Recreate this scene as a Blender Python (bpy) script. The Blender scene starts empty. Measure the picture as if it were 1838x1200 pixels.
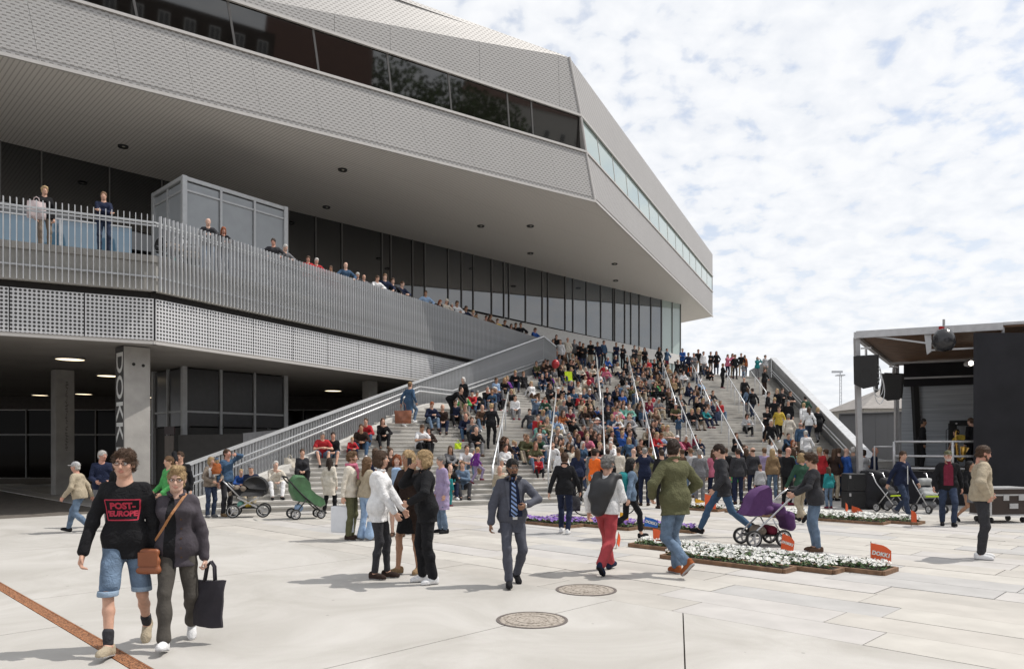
import bpy, bmesh, math, random, re
import numpy as np
from mathutils import Vector, Matrix, Euler
from mathutils.bvhtree import BVHTree
R = math.radians
SC = bpy.context.scene
COL = SC.collection
rnd = random.Random(7)

# ------------------------------------------------------------------ camera
F, HX, HY, EYE = 1335.0, 919.0, 802.0, 1.78      # focal length, principal column, horizon row (photo pixels), eye height
cam_d = bpy.data.cameras.new('camera'); cam = bpy.data.objects.new('camera', cam_d); COL.objects.link(cam)
cam.location = (0, 0, EYE); cam.rotation_euler = (R(90), 0, 0)
cam_d.lens = 26.15; cam_d.sensor_width = 36.0; cam_d.shift_y = 0.1099
cam_d.clip_start = 0.1; cam_d.clip_end = 3000
SC.camera = cam
# ------------------------------------------------------------------ sun, sky, exposure
SUN = Vector((1.10, 0.24, 1.72)).normalized()
sd = bpy.data.lights.new('sun', 'SUN'); sd.energy = 3.0; sd.angle = R(0.5); sd.color = (1.0, 0.955, 0.89)
so = bpy.data.objects.new('sun', sd); COL.objects.link(so)
so.rotation_euler = SUN.to_track_quat('Z', 'Y').to_euler(); so.location = (30, 10, 60)
W = bpy.data.worlds.new('World'); SC.world = W; W.use_nodes = True
nt = W.node_tree; nt.nodes.clear()
def wn(t, **k):
    n = nt.nodes.new(t)
    for a, b in k.items(): setattr(n, a, b)
    return n
sky = wn('ShaderNodeTexSky', sky_type='NISHITA', sun_disc=False)
sky.sun_elevation = math.asin(SUN.z); sky.sun_rotation = math.atan2(SUN.x, SUN.y)
sky.air_density = 1.0; sky.dust_density = 1.2; sky.ozone_density = 1.0
tc = wn('ShaderNodeTexCoord'); sep = wn('ShaderNodeSeparateXYZ'); nt.links.new(tc.outputs['Generated'], sep.inputs[0])
def wmath(op, a, b=None, c=None):
    n = wn('ShaderNodeMath', operation=op)
    for i, v in enumerate((a, b, c)):
        if v is None: continue
        if isinstance(v, (int, float)): n.inputs[i].default_value = v
        else: nt.links.new(v, n.inputs[i])
    return n.outputs[0]
zz = wmath('MAXIMUM', sep.outputs[2], 0.0); zden = wmath('ADD', zz, 0.30)
cx = wmath('DIVIDE', sep.outputs[0], zden); cy = wmath('DIVIDE', sep.outputs[1], zden)
cmb = wn('ShaderNodeCombineXYZ'); nt.links.new(cx, cmb.inputs[0]); nt.links.new(cy, cmb.inputs[1])
def wnoise(scale, detail, rough, dist=0.0, src=cmb.outputs[0]):
    n = wn('ShaderNodeTexNoise'); n.inputs['Scale'].default_value = scale; n.inputs['Detail'].default_value = detail
    n.inputs['Roughness'].default_value = rough; n.inputs['Distortion'].default_value = dist
    nt.links.new(src, n.inputs['Vector']); return n.outputs['Fac']
n_small = wnoise(15.0, 6, 0.52, 0.2); n_mid = wnoise(3.2, 3, 0.5, 0.1); n_big = wnoise(0.7, 2, 0.5)
dens = wmath('ADD', wmath('MULTIPLY', n_small, 0.85), wmath('ADD', wmath('MULTIPLY', n_mid, 0.38), wmath('MULTIPLY', n_big, 0.30)))
ramp = wn('ShaderNodeValToRGB'); nt.links.new(dens, ramp.inputs[0])
ramp.color_ramp.elements[0].position = 0.43; ramp.color_ramp.elements[0].color = (0, 0, 0, 1)
ramp.color_ramp.elements[1].position = 0.72; ramp.color_ramp.elements[1].color = (1, 1, 1, 1)
lowc = wn('ShaderNodeMapRange'); nt.links.new(zz, lowc.inputs[0])          # the layer closes up towards the horizon
lowc.inputs[1].default_value = 0.12; lowc.inputs[2].default_value = 0.50; lowc.inputs[3].default_value = 0.96; lowc.inputs[4].default_value = 0.10
cov = wmath('MAXIMUM', wmath('MULTIPLY', ramp.outputs[0], 0.97), lowc.outputs[0])
shade = wn('ShaderNodeValToRGB'); nt.links.new(n_small, shade.inputs[0])
shade.color_ramp.elements[0].position = 0.28; shade.color_ramp.elements[0].color = (5.3, 5.5, 5.85, 1)
shade.color_ramp.elements[1].position = 0.62; shade.color_ramp.elements[1].color = (6.3, 6.36, 6.48, 1)
mx = wn('ShaderNodeMix', data_type='RGBA'); nt.links.new(cov, mx.inputs[0]); nt.links.new(sky.outputs[0], mx.inputs[6]); nt.links.new(shade.outputs[0], mx.inputs[7])
bg = wn('ShaderNodeBackground'); bg.inputs[1].default_value = 0.135; nt.links.new(mx.outputs[2], bg.inputs[0])
wo = wn('ShaderNodeOutputWorld'); nt.links.new(bg.outputs[0], wo.inputs[0])
SC.view_settings.view_transform = 'Standard'; SC.view_settings.look = 'None'
SC.view_settings.exposure = 0.22; SC.view_settings.gamma = 1.0; SC.view_settings.use_curve_mapping = False
SC.render.engine = 'CYCLES'
SC.cycles.use_denoising = True; SC.cycles.max_bounces = 6; SC.cycles.diffuse_bounces = 3; SC.cycles.glossy_bounces = 4
SC.cycles.transmission_bounces = 4; SC.cycles.transparent_max_bounces = 12; SC.cycles.caustics_reflective = False; SC.cycles.caustics_refractive = False

# ------------------------------------------------------------------ pixel helpers (photo measurements -> metres)
def at(px, py, d):
    return Vector(((px - HX) / F * d, d, EYE + (HY - py) / F * d))
def at_z(px, py, z):
    return at(px, py, F * (z - EYE) / (HY - py))
def gnd(px, py):
    return at_z(px, py, 0.0)

# ------------------------------------------------------------------ materials
MATS = {}
def mat(name, rgb=(.5, .5, .5), rough=.8, metal=0.0, var=.12, vscale=6.0, bump=0.0, bscale=40.0, spec=.5, emit=None, estr=0.0, coat=0.0, ior=None):
    if name in MATS: return MATS[name]
    m = bpy.data.materials.new(name); m.use_nodes = True; t = m.node_tree
    b = t.nodes['Principled BSDF']; b.inputs['Roughness'].default_value = rough; b.inputs['Metallic'].default_value = metal
    b.inputs['Specular IOR Level'].default_value = spec
    if ior: b.inputs['IOR'].default_value = ior
    if coat: b.inputs['Coat Weight'].default_value = coat
    if emit: b.inputs['Emission Color'].default_value = (*emit, 1); b.inputs['Emission Strength'].default_value = estr
    b.inputs['Base Color'].default_value = (*rgb, 1); m.diffuse_color = (*rgb, 1)
    c = t.nodes.new('ShaderNodeTexCoord')
    if var:
        n = t.nodes.new('ShaderNodeTexNoise'); n.inputs['Scale'].default_value = vscale; n.inputs['Detail'].default_value = 5
        t.links.new(c.outputs['Object'], n.inputs['Vector'])
        r = t.nodes.new('ShaderNodeValToRGB'); t.links.new(n.outputs['Fac'], r.inputs[0])
        r.color_ramp.elements[0].position = .3; r.color_ramp.elements[1].position = .7
        r.color_ramp.elements[0].color = (*[max(0, x * (1 - var)) for x in rgb], 1); r.color_ramp.elements[1].color = (*[min(1, x * (1 + var)) for x in rgb], 1)
        t.links.new(r.outputs[0], b.inputs['Base Color'])
    if bump:
        n = t.nodes.new('ShaderNodeTexNoise'); n.inputs['Scale'].default_value = bscale; n.inputs['Detail'].default_value = 5
        if name.startswith('cloth_'): n.inputs['Distortion'].default_value = 1.6
        t.links.new(c.outputs['Object'], n.inputs['Vector'])
        u = t.nodes.new('ShaderNodeBump'); u.inputs['Strength'].default_value = bump; u.inputs['Distance'].default_value = .035 if name.startswith('cloth_') else .02
        t.links.new(n.outputs['Fac'], u.inputs['Height']); t.links.new(u.outputs[0], b.inputs['Normal'])
    MATS[name] = m; return m
def nodes(m): return m.node_tree, m.node_tree.nodes['Principled BSDF']
def tnode(t, ty, **k):
    n = t.nodes.new(ty)
    for a, v in k.items(): setattr(n, a, v)
    return n
def tmath(t, op, a, b=None, c=None):
    n = t.nodes.new('ShaderNodeMath'); n.operation = op
    for i, v in enumerate((a, b, c)):
        if v is None: continue
        if isinstance(v, (int, float)): n.inputs[i].default_value = v
        else: t.links.new(v, n.inputs[i])
    return n.outputs[0]

# ------------------------------------------------------------------ objects
def tag(o, label=None, cat=None, group=None, kind=None):
    if label: o['label'] = label
    if cat: o['category'] = cat
    if group: o['group'] = group
    if kind: o['kind'] = kind
    return o
def empty(name, loc=(0, 0, 0), rz=0.0, **k):
    o = bpy.data.objects.new(name, None); COL.objects.link(o); o.location = loc; o.rotation_euler = (0, 0, rz); o.empty_display_size = .2
    return tag(o, **k)
def link(name, me, parent=None, mats=None, loc=None, rot=None, scale=None):
    o = bpy.data.objects.new(name, me); COL.objects.link(o)
    if parent is not None: o.parent = parent
    if loc is not None: o.location = loc
    if rot is not None: o.rotation_euler = rot
    if scale is not None: o.scale = scale if hasattr(scale, '__len__') else (scale,) * 3
    if mats is not None:
        if not isinstance(mats, (list, tuple)): mats = [mats]
        if len(me.materials) == 0:
            for x in mats: me.materials.append(x)
        else:
            for i, x in enumerate(mats):
                if i < len(o.material_slots) and o.material_slots[i].material != x:
                    o.material_slots[i].link = 'OBJECT'; o.material_slots[i].material = x
    return o
class MB:
    """collects shapes into one mesh"""
    def __init__(s): s.v = []; s.f = []; s.m = []
    def add(s, vs, fs, m=0):
        n = len(s.v); s.v += [tuple(v) for v in vs]; s.f += [tuple(i + n for i in f) for f in fs]; s.m += [m] * len(fs); return s
    def box(s, c, d, rz=0.0, m=0, M=None):
        x, y, z = [e / 2 for e in d]; vs = [Vector((a * x, b * y, e * z)) for a in (-1, 1) for b in (-1, 1) for e in (-1, 1)]
        Q = M if M is not None else Matrix.Rotation(rz, 3, 'Z')
        return s.add([Q @ v + Vector(c) for v in vs], [(0, 1, 3, 2), (4, 6, 7, 5), (0, 4, 5, 1), (2, 3, 7, 6), (0, 2, 6, 4), (1, 5, 7, 3)], m)
    def bar(s, a, b, w, h=None, m=0, up=(0, 0, 1)):
        a, b = Vector(a), Vector(b); h = h or w; d = (b - a); L = d.length
        if L < 1e-6: return s
        d.normalize(); u = Vector(up)
        if abs(d.dot(u)) > .98: u = Vector((0, 1, 0))
        x = d.cross(u).normalized(); z = x.cross(d).normalized()
        return s.box((a + b) / 2, (w, L, h), m=m, M=Matrix((x, d, z)).transposed())
    def prism(s, pts, z0, z1, m=0):
        n = len(pts); A = sum(pts[i][0] * pts[(i + 1) % n][1] - pts[(i + 1) % n][0] * pts[i][1] for i in range(n))
        if A < 0: pts = pts[::-1]
        vs = [(p[0], p[1], z0) for p in pts] + [(p[0], p[1], z1) for p in pts]
        return s.add(vs, [tuple(range(n))[::-1], tuple(range(n, 2 * n))] + [(i, (i + 1) % n, n + (i + 1) % n, n + i) for i in range(n)], m)
    def slab(s, pts, nrm, th, m=0):
        """closed plate: outer face pts, thickness th against nrm"""
        n = len(pts); P = [Vector(p) for p in pts]; q = Vector(nrm).normalized() * th
        a = (P[1] - P[0]).cross(P[2] - P[0])
        if a.dot(Vector(nrm)) < 0: P = P[::-1]
        return s.add(P + [p - q for p in P], [tuple(range(n)), tuple(range(n, 2 * n))[::-1]] + [((i + 1) % n, i, n + i, n + (i + 1) % n) for i in range(n)], m)
    def tube(s, pts, r, n=8, m=0, closed=False, caps=True):
        P = [Vector(p) for p in pts]; N = len(P); rs = r if hasattr(r, '__len__') else [r] * N; base = len(s.v); px = None
        for i, p in enumerate(P):
            t = (P[(i + 1) % N] - P[i - 1]) if closed else (P[min(i + 1, N - 1)] - P[max(i - 1, 0)])
            t = t.normalized() if t.length > 1e-9 else Vector((0, 0, 1))
            if px is None: px = t.orthogonal().normalized()
            else:
                px = px - t * px.dot(t); px = px.normalized() if px.length > 1e-6 else t.orthogonal().normalized()
            py = t.cross(px)
            for k in range(n):
                a = 2 * math.pi * k / n; s.v.append(tuple(p + (px * math.cos(a) + py * math.sin(a)) * rs[i]))
        for i in range(N if closed else N - 1):
            for k in range(n):
                j = (i + 1) % N
                s.f.append((base + i * n + k, base + i * n + (k + 1) % n, base + j * n + (k + 1) % n, base + j * n + k)); s.m.append(m)
        if caps and not closed:
            s.f.append(tuple(base + k for k in range(n))[::-1]); s.m.append(m)
            s.f.append(tuple(base + (N - 1) * n + k for k in range(n))); s.m.append(m)
        return s
    def cyl(s, a, b, r, n=16, m=0): return s.tube([a, b], r, n, m)
    def lathe(s, prof, n=20, c=(0, 0, 0), m=0, axis='Z'):
        base = len(s.v); c = Vector(c)
        for (r, z) in prof:
            for k in range(n):
                a = 2 * math.pi * k / n; p = (r * math.cos(a), r * math.sin(a), z)
                if axis == 'Y': p = (p[0], p[2], p[1])
                if axis == 'X': p = (p[2], p[0], p[1])
                s.v.append(tuple(Vector(p) + c))
        for i in range(len(prof) - 1):
            for k in range(n):
                q = (base + i * n + k, base + i * n + (k + 1) % n, base + (i + 1) * n + (k + 1) % n, base + (i + 1) * n + k)
                s.f.append(q if axis != 'Y' else q[::-1]); s.m.append(m)
        return s
    def mesh(s, name='m', smooth=False, weld=False):
        me = bpy.data.meshes.new(name); me.from_pydata(s.v, [], s.f); me.polygons.foreach_set('material_index', s.m)
        if smooth: me.polygons.foreach_set('use_smooth', [True] * len(s.f))
        me.update(); return me
    def obj(s, name, mats, parent=None, smooth=False, loc=None, rot=None):
        return link(name, s.mesh(name, smooth), parent, mats, loc, rot)
def bevel(o, w=.01, seg=2):
    b = o.modifiers.new('edge', 'BEVEL'); b.width = w; b.segments = seg; b.limit_method = 'ANGLE'; b.angle_limit = R(40); return o
def text_mesh(txt, size, depth=.002, bold=0.0, align='CENTER', spacing=1.0):
    c = bpy.data.curves.new('lettering', 'FONT'); c.body = txt; c.size = size; c.extrude = depth; c.offset = bold; c.align_x = align; c.align_y = 'CENTER'
    c.space_character = spacing; c.resolution_u = 3
    o = bpy.data.objects.new('tmp', c); COL.objects.link(o); dg = bpy.context.evaluated_depsgraph_get()
    me = bpy.data.meshes.new_from_object(o.evaluated_get(dg)); bpy.data.objects.remove(o); bpy.data.curves.remove(c); me.materials.clear(); return me

# ------------------------------------------------------------------ soft-body mesher: blended limbs, one closed skin
class Soft:
    def __init__(s): s.p = []
    def cap(s, a, b, r1, r2=None, k=.02, lab=0, sub=False):
        s.p.append(('c', np.array(a, float), np.array(b, float), r1, r1 if r2 is None else r2, k, lab, sub)); return s
    def ell(s, c, r, k=.02, lab=0, rot=None, sub=False):
        Q = np.eye(3) if rot is None else np.array(rot, float)
        s.p.append(('e', np.array(c, float), Q, np.array(r, float), None, k, lab, sub)); return s
    def clip(s, pt, n):           # keeps the side n points away from
        s.p.append(('h', np.array(pt, float), np.array(Vector(n).normalized(), float), 0, 0, 0, 0, False)); return s
    def mesh(s, h, name='body', wr=0.0, wf=28.0, seed=0, nmat=1, relax=0):
        lo = np.full(3, 1e9); hi = -lo
        bb = []
        for p in s.p:
            if p[0] == 'c': a = np.minimum(p[1] - p[3], p[2] - p[4]); b = np.maximum(p[1] + p[3], p[2] + p[4])
            elif p[0] == 'e': m = p[3].max(); a = p[1] - m; b = p[1] + m
            else: bb.append(None); continue
            bb.append((a, b))
            if not p[7]: lo = np.minimum(lo, a); hi = np.maximum(hi, b)
        lo -= .03 + 2 * h + wr; hi += .03 + 2 * h + wr; n = np.ceil((hi - lo) / h).astype(int) + 1
        f = np.full(n, .5, np.float32); L = np.zeros(n, np.int8); ax = [(lo[i] + h * np.arange(n[i])).astype(np.float32) for i in range(3)]
        for p, q in zip(s.p, bb):
            if p[0] == 'h':
                d = ((ax[0] - p[1][0]) * p[2][0])[:, None, None] + ((ax[1] - p[1][1]) * p[2][1])[None, :, None] + ((ax[2] - p[1][2]) * p[2][2])[None, None, :]
                np.maximum(f, d, out=f); continue
            mg = max(p[5], .01) + 2.5 * h + wr
            i0 = np.clip(np.floor((q[0] - mg - lo) / h).astype(int), 0, n - 1); i1 = np.clip(np.ceil((q[1] + mg - lo) / h).astype(int) + 1, 1, n)
            sl = tuple(slice(i0[i], i1[i]) for i in range(3))
            X = ax[0][sl[0]][:, None, None]; Y = ax[1][sl[1]][None, :, None]; Z = ax[2][sl[2]][None, None, :]
            if p[0] == 'c':
                ba = p[2] - p[1]; bb2 = float(ba @ ba) + 1e-12; x, y, z = X - p[1][0], Y - p[1][1], Z - p[1][2]
                t = np.clip((x * ba[0] + y * ba[1] + z * ba[2]) / bb2, 0, 1)
                d = np.sqrt((x - t * ba[0]) ** 2 + (y - t * ba[1]) ** 2 + (z - t * ba[2]) ** 2) - (p[3] + t * (p[4] - p[3]))
            else:
                x, y, z = X - p[1][0], Y - p[1][1], Z - p[1][2]; Q = p[2]
                u = [(x * Q[0, i] + y * Q[1, i] + z * Q[2, i]) / p[3][i] for i in range(3)]
                k0 = np.sqrt(u[0] ** 2 + u[1] ** 2 + u[2] ** 2)
                k1 = np.sqrt((u[0] / p[3][0]) ** 2 + (u[1] / p[3][1]) ** 2 + (u[2] / p[3][2]) ** 2) + 1e-6
                d = k0 * (k0 - 1) / k1
            g = f[sl]; k = max(p[5], 1e-4)
            if p[7]:
                e = -d; hh = np.clip(.5 - .5 * (g - e) / k, 0, 1); f[sl] = g + (e - g) * hh + k * hh * (1 - hh)
                if p[6]: L[sl] = np.where(d < .004, p[6], L[sl])
            else:
                L[sl] = np.where(d < g, p[6], L[sl])
                hh = np.clip(.5 + .5 * (g - d) / k, 0, 1); f[sl] = g + (d - g) * hh - k * hh * (1 - hh)
        if wr:
            X = ax[0][:, None, None]; Y = ax[1][None, :, None]; Z = ax[2][None, None, :]
            w1 = np.sin(wf * (Z * .9 + .5 * X) + 2.2 * np.sin(wf * .37 * (X + .7 * Y) + seed) + 1.5 * np.sin(wf * .45 * Z + seed * 2.3))
            w2 = np.sin(wf * 1.7 * (.8 * Z - .6 * X + .3 * Y) + 1.9 * np.sin(wf * .5 * (Z + X) + seed * 1.7))
            f += (wr * (.65 * w1 + .35 * w2)).astype(np.float32)
        return nets(f, L, lo, h, name, nmat, relax)
def nets(f, L, lo, h, name, nmat, relax=0):
    S = f < 0; nx, ny, nz = f.shape
    def cr(a, i, j, k): return a[i:nx - 1 + i, j:ny - 1 + j, k:nz - 1 + k]
    cnt = np.zeros((nx - 1, ny - 1, nz - 1), np.int8); C = [(i, j, k) for i in (0, 1) for j in (0, 1) for k in (0, 1)]
    for c in C: cnt += cr(S, *c)
    act = (cnt > 0) & (cnt < 8); ii = np.argwhere(act); nv = len(ii)
    fv = {c: f[ii[:, 0] + c[0], ii[:, 1] + c[1], ii[:, 2] + c[2]] for c in C}
    pos = np.zeros((nv, 3)); w = np.zeros(nv)
    for a in C:
        for d in range(3):
            if a[d]: continue
            b = list(a); b[d] = 1; b = tuple(b); fa, fb = fv[a], fv[b]; x = (fa < 0) != (fb < 0)
            t = np.where(x, fa / np.where(x, fa - fb, 1), 0); q = np.tile(np.array(a, float), (nv, 1)); q[:, d] += t
            pos += q * x[:, None]; w += x
    V = (ii + pos / w[:, None]) * h + lo
    idx = np.full(act.shape, -1, np.int64); idx[act] = np.arange(nv); Q = []; ML = []
    for d in range(3):
        a = [slice(1, s - 1) for s in f.shape]; a[d] = slice(0, f.shape[d] - 1); b = list(a); b[d] = slice(1, f.shape[d])
        sa, sb = S[tuple(a)], S[tuple(b)]; e = np.argwhere(sa != sb)
        if not len(e): continue
        off = np.ones(3, int); off[d] = 0; e = e + off; u, v = (d + 1) % 3, (d + 2) % 3
        def cell(du, dv):
            q = e.copy(); q[:, u] -= du; q[:, v] -= dv; return idx[q[:, 0], q[:, 1], q[:, 2]]
        q = np.stack([cell(1, 1), cell(0, 1), cell(0, 0), cell(1, 0)], 1); ins = S[e[:, 0], e[:, 1], e[:, 2]]
        q[~ins] = q[~ins][:, ::-1]; e2 = e.copy(); e2[~ins, d] += 1
        Q.append(q); ML.append(L[e2[:, 0], e2[:, 1], e2[:, 2]])
    Q = np.concatenate(Q); ML = np.concatenate(ML)
    for _ in range(relax):
        acc = np.zeros_like(V); c = np.zeros(len(V))
        for i in range(4):
            np.add.at(acc, Q[:, i], V[Q[:, (i + 1) % 4]]); np.add.at(c, Q[:, i], 1)
        V = V * .5 + .5 * acc / np.maximum(c, 1)[:, None]
    me = bpy.data.meshes.new(name); me.vertices.add(nv); me.vertices.foreach_set('co', V.astype(np.float32).ravel())
    me.loops.add(Q.size); me.loops.foreach_set('vertex_index', Q.astype(np.int32).ravel()); me.polygons.add(len(Q))
    me.polygons.foreach_set('loop_start', np.arange(0, Q.size, 4, dtype=np.int32)); me.polygons.foreach_set('material_index', np.clip(ML, 0, nmat - 1).astype(np.int32))
    me.polygons.foreach_set('use_smooth', np.ones(len(Q), bool)); me.update(calc_edges=True); me.validate(); return me
# ------------------------------------------------------------------ people
def ik(a, c, l1, l2, hint):
    d = c - a; L = d.length
    if L > (l1 + l2) * .995: c = a + d * ((l1 + l2) * .995 / L); d = c - a; L = d.length
    d.normalize(); x = (l1 * l1 - l2 * l2 + L * L) / (2 * L); hgt = math.sqrt(max(l1 * l1 - x * x, 0)); hv = Vector(hint); hv -= d * hv.dot(d)
    hv = hv.normalized() if hv.length > 1e-5 else Vector((0, -1, 0)); return a + d * x + hv * hgt, c
class Fig:
    """joints of one posed person; origin on what carries the person, facing -y"""
    def __init__(s, H=1.75, w=1.0, fem=False, pel=None, lean=3, roll=0, twist=0, feet=None, hands=None, elb=None, knee=None, head=(0, 0, 0), curl=(.6, .6), hdir=(None, None), htwist=(None, None), seat=False, fingers=False):
        s.H, s.w, s.fem, s.seat, s.fingers = H, w, fem, seat, fingers; u = H / 1.75; s.u = u
        pel = Vector(pel) if pel is not None else Vector((0, 0, .955))
        s.P = pel * u
        Q = Euler((R(lean), R(roll), R(twist)), 'ZXY' if False else 'XYZ').to_matrix(); s.Q = Q
        s.up = Q @ Vector((0, 0, 1)); s.sx = Q @ Vector((1, 0, 0)); s.fw = Q @ Vector((0, -1, 0))
        pq = Matrix.Rotation(R(twist * .35), 3, 'Z'); s.psx = pq @ Vector((1, 0, 0))
        s.N = s.P + s.up * .51 * u; sw = (.140 if fem else .158) * u * (.6 + .4 * w)
        s.sh = [s.N - s.up * .055 * u + s.sx * sg * sw for sg in (-1, 1)]
        s.hip = [s.P - Vector((0, 0, .02 * u)) + s.psx * sg * .082 * u for sg in (-1, 1)]
        feet = feet or [((-.10, 0, .085), 0, 0), ((.10, 0, .085), 0, 0)]
        s.foot = feet; s.kn = []; s.an = []
        for i, sg in enumerate((-1, 1)):
            (p, yw, pt) = feet[i]; a = Vector(p) * u; kh = (knee[i] if knee else None) or (math.sin(R(yw)) + sg * .12, -1, .25)
            k, a = ik(s.hip[i], a, .43 * u, .43 * u, kh); s.kn.append(k); s.an.append(a)
        s.el = []; s.wr = []; s.hd = []; s.curl = curl; s.htw = htwist
        for i, sg in enumerate((-1, 1)):
            h = hands[i] if hands and hands[i] is not None else None
            t = Vector(h) * u if h is not None else s.sh[i] + Vector((sg * .075, -.04, -.54)) * u
            eh = (elb[i] if elb else None) or (sg * .5, .9, -.25)
            e, t = ik(s.sh[i], t, .30 * u, .262 * u, eh); s.el.append(e); s.wr.append(t)
            d = Vector(hdir[i]).normalized() if hdir[i] is not None else ((t - e).normalized() + Vector((0, 0, -.15))).normalized(); s.hd.append(d)
        hy, hp, hr = head
        s.HQ = Matrix.Rotation(R(hy), 3, 'Z') @ Matrix.Rotation(R(hp), 3, 'X') @ Matrix.Rotation(R(hr), 3, 'Y')
        s.hc = s.N + (s.up * .4 + Vector((0, 0, .6))) * .165 * u + s.HQ @ Vector((0, -.022 * u, 0)); s.hs = u * (.955 if H > 1.4 else 1.0 + (1.4 - H) * .55)
        s.HM = Matrix.Translation(s.hc) @ s.HQ.to_4x4() @ Matrix.Scale(s.hs, 4)
    def hp(s, v): return s.HM @ Vector(v)
    # --- torso and limb volumes, inflated by g
    def torso(s, S, g=0.0, k=.085, low=True, lab=0, belly=0.0):
        u, w = s.u, s.w; a = s.sx * u; P = lambda h, f=0: s.P + s.up * h * u + s.fw * f * u
        cw = .080 * w; S.cap(s.sh[0] * .84 + s.sh[1] * .16, s.sh[1] * .84 + s.sh[0] * .16, .046 * u + g, k=.02, lab=lab)
        S.cap(P(.37) - a * cw, P(.37) + a * cw, .092 * u * (.7 + .3 * w) + g, k=k, lab=lab)
        if s.fem:
            for q in (-1, 1): S.ell(P(.35, .075) + a * q * .075, [(.062 * u + g)] * 3, .04, lab)
        S.cap(P(.20, .01) - a * .055 * w, P(.20, .01) + a * .055 * w, ((.080 if s.fem else .092) * w + belly) * u + g, k=k, lab=lab)
        if low: S.cap(s.P + s.psx * -.068 * u * w, s.P + s.psx * .068 * u * w, (.100 if not s.fem else .106) * u * (.6 + .4 * w) + g, k=k, lab=lab)
        return S
    def arm(s, S, i, g=0.0, t0=0.0, t1=2.0, lab=0, k=.02, fl=0.0):
        u = s.u; a, b, c = s.sh[i], s.el[i], s.wr[i]; m = .6 + .4 * s.w
        if t0 < 1: S.cap(a.lerp(b, t0), a.lerp(b, min(t1, 1)), .047 * u * m + g, (.047 + (.038 - .047) * min(t1, 1)) * u * m + g + fl, k, lab)
        if t1 > 1: S.cap(b.lerp(c, max(t0 - 1, 0)), b.lerp(c, t1 - 1), .039 * u * m + g, (.039 + (.027 - .039) * (t1 - 1)) * u * m + g + fl, k, lab)
        return S
    def leg(s, S, i, g=0.0, t1=2.0, lab=0, k=.025, fl=0.0, t0=0.0):
        u = s.u; a, b, c = s.hip[i], s.kn[i], s.an[i]; m = .5 + .5 * s.w; e = min(t1, 1)
        if t0 < 1: S.cap(a, a.lerp(b, e), .081 * u * m + g, (.081 - .029 * e) * u * m + g + (fl if t1 <= 1 else 0), k, lab)
        if t1 > 1:
            q = b.lerp(c, .35) - (s.fwd(i)) * .012 * u; e = t1 - 1
            S.cap(b.lerp(c, max(t0 - 1, 0)), q if e > .35 else b.lerp(c, e), .050 * u * m + g, .051 * u * m + g, k, lab)
            if e > .35: S.cap(q, q.lerp(c, (e - .35) / .65), .051 * u * m + g, (.051 - .016 * (e - .35) / .65) * u * m + g + fl, k, lab)
        return S
    def fwd(s, i):
        yw = R(s.foot[i][1]); return Vector((math.sin(yw), -math.cos(yw), 0))
    def fm(s, i):
        return Matrix.Translation(s.an[i]) @ Matrix.Rotation(R(s.foot[i][1]), 4, 'Z') @ Matrix.Rotation(R(s.foot[i][2]), 4, 'X') @ Matrix.Scale(s.u * (.94 if s.fem else 1), 4)
    def hand(s, S, i, lab=0):
        u = s.u * .95; W, d = s.wr[i], s.hd[i]; sg = (-1, 1)[i]
        n = Vector(s.htw[i]) if s.htw[i] is not None else Vector((-sg, 0, 0)); n = (n - d * n.dot(d)).normalized(); t = d.cross(n).normalized() * (1 if i else -1)
        if s.htw[i] is None and t.y > 0: t = -t
        if not s.fingers:
            S.cap(W, W + d * .075 * u, .028 * u, .034 * u, .02, lab); S.cap(W + d * .08 * u, W + (d + n * s.curl[i] * .8).normalized() * .15 * u, .03 * u, .02 * u, .02, lab); S.cap(W + d * .03 * u, W + d * .085 * u + t * .045 * u, .016 * u, .012 * u, .01, lab); return S
        for q in (-.026, -.009, .009, .026): S.cap(W + d * .012 * u + t * q * .6 * u, W + d * .088 * u + t * q * u, .0175 * u, .0150 * u, .012, lab)
        c = s.curl[i]
        for q, L in ((.030, .072), (.010, .082), (-.010, .077), (-.029, .060)):
            k0 = W + d * .092 * u + t * q * u; d1 = (d * math.cos(c * .8) + n * math.sin(c * .8)); d2 = (d * math.cos(c * 2.0) + n * math.sin(c * 2.0)); k1 = k0 + d1 * L * .5 * u; k2 = k1 + d2 * L * .52 * u
            S.cap(k0, k1, .0098 * u, .0092 * u, .004, lab); S.cap(k1, k2, .0092 * u, .0078 * u, .004, lab)
        b0 = W + d * .028 * u + t * .022 * u; b1 = b0 + (d * .62 + t * .62 + n * .35).normalized() * .046 * u; b2 = b1 + (d * .85 + t * .1 + n * .5 * c).normalized() * .036 * u
        S.cap(b0, b1, .0135 * u, .0115 * u, .010, lab); S.cap(b1, b2, .0110 * u, .009 * u, .005, lab); return S
    def head(s, S, fine=True, beard=False, smile=False):
        hs = s.hs; E = lambda c, r, k=.03, lab=0, sub=False: S.ell(s.hp(c), [x * hs for x in r], k * hs, lab, s.HQ, sub); C = lambda a, b, r1, r2, k, lab=0, sub=False: S.cap(s.hp(a), s.hp(b), r1 * hs, r2 * hs, k * hs, lab, sub)
        m = .94 if s.fem else 1.0
        C((0, .018, -.175), (0, .022, -.05), .052 * m, .050 * m, .03)
        S.cap(s.N - s.up * .02 * s.u, s.hp((0, .02, -.12)), .066 * s.u * m, .052 * hs * m, .04)
        E((0, .012, .033), (.075, .096, .084)); E((0, -.022, -.034), (.061 * m, .070, .080)); E((0, -.052, -.088), (.030 * m, .032, .026), .03)
        C((-.04, -.020, -.070), (-.022, -.050, -.092), .022 * m, .018, .02); C((.04, -.020, -.070), (.022, -.050, -.092), .022 * m, .018, .02)
        E((-.078, .012, -.006), (.010, .020, .031), .008); E((.078, .012, -.006), (.010, .020, .031), .008)
        if not fine:
            C((0, -.088, .004), (0, -.108, -.026), .010, .015, .012); return S
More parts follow.
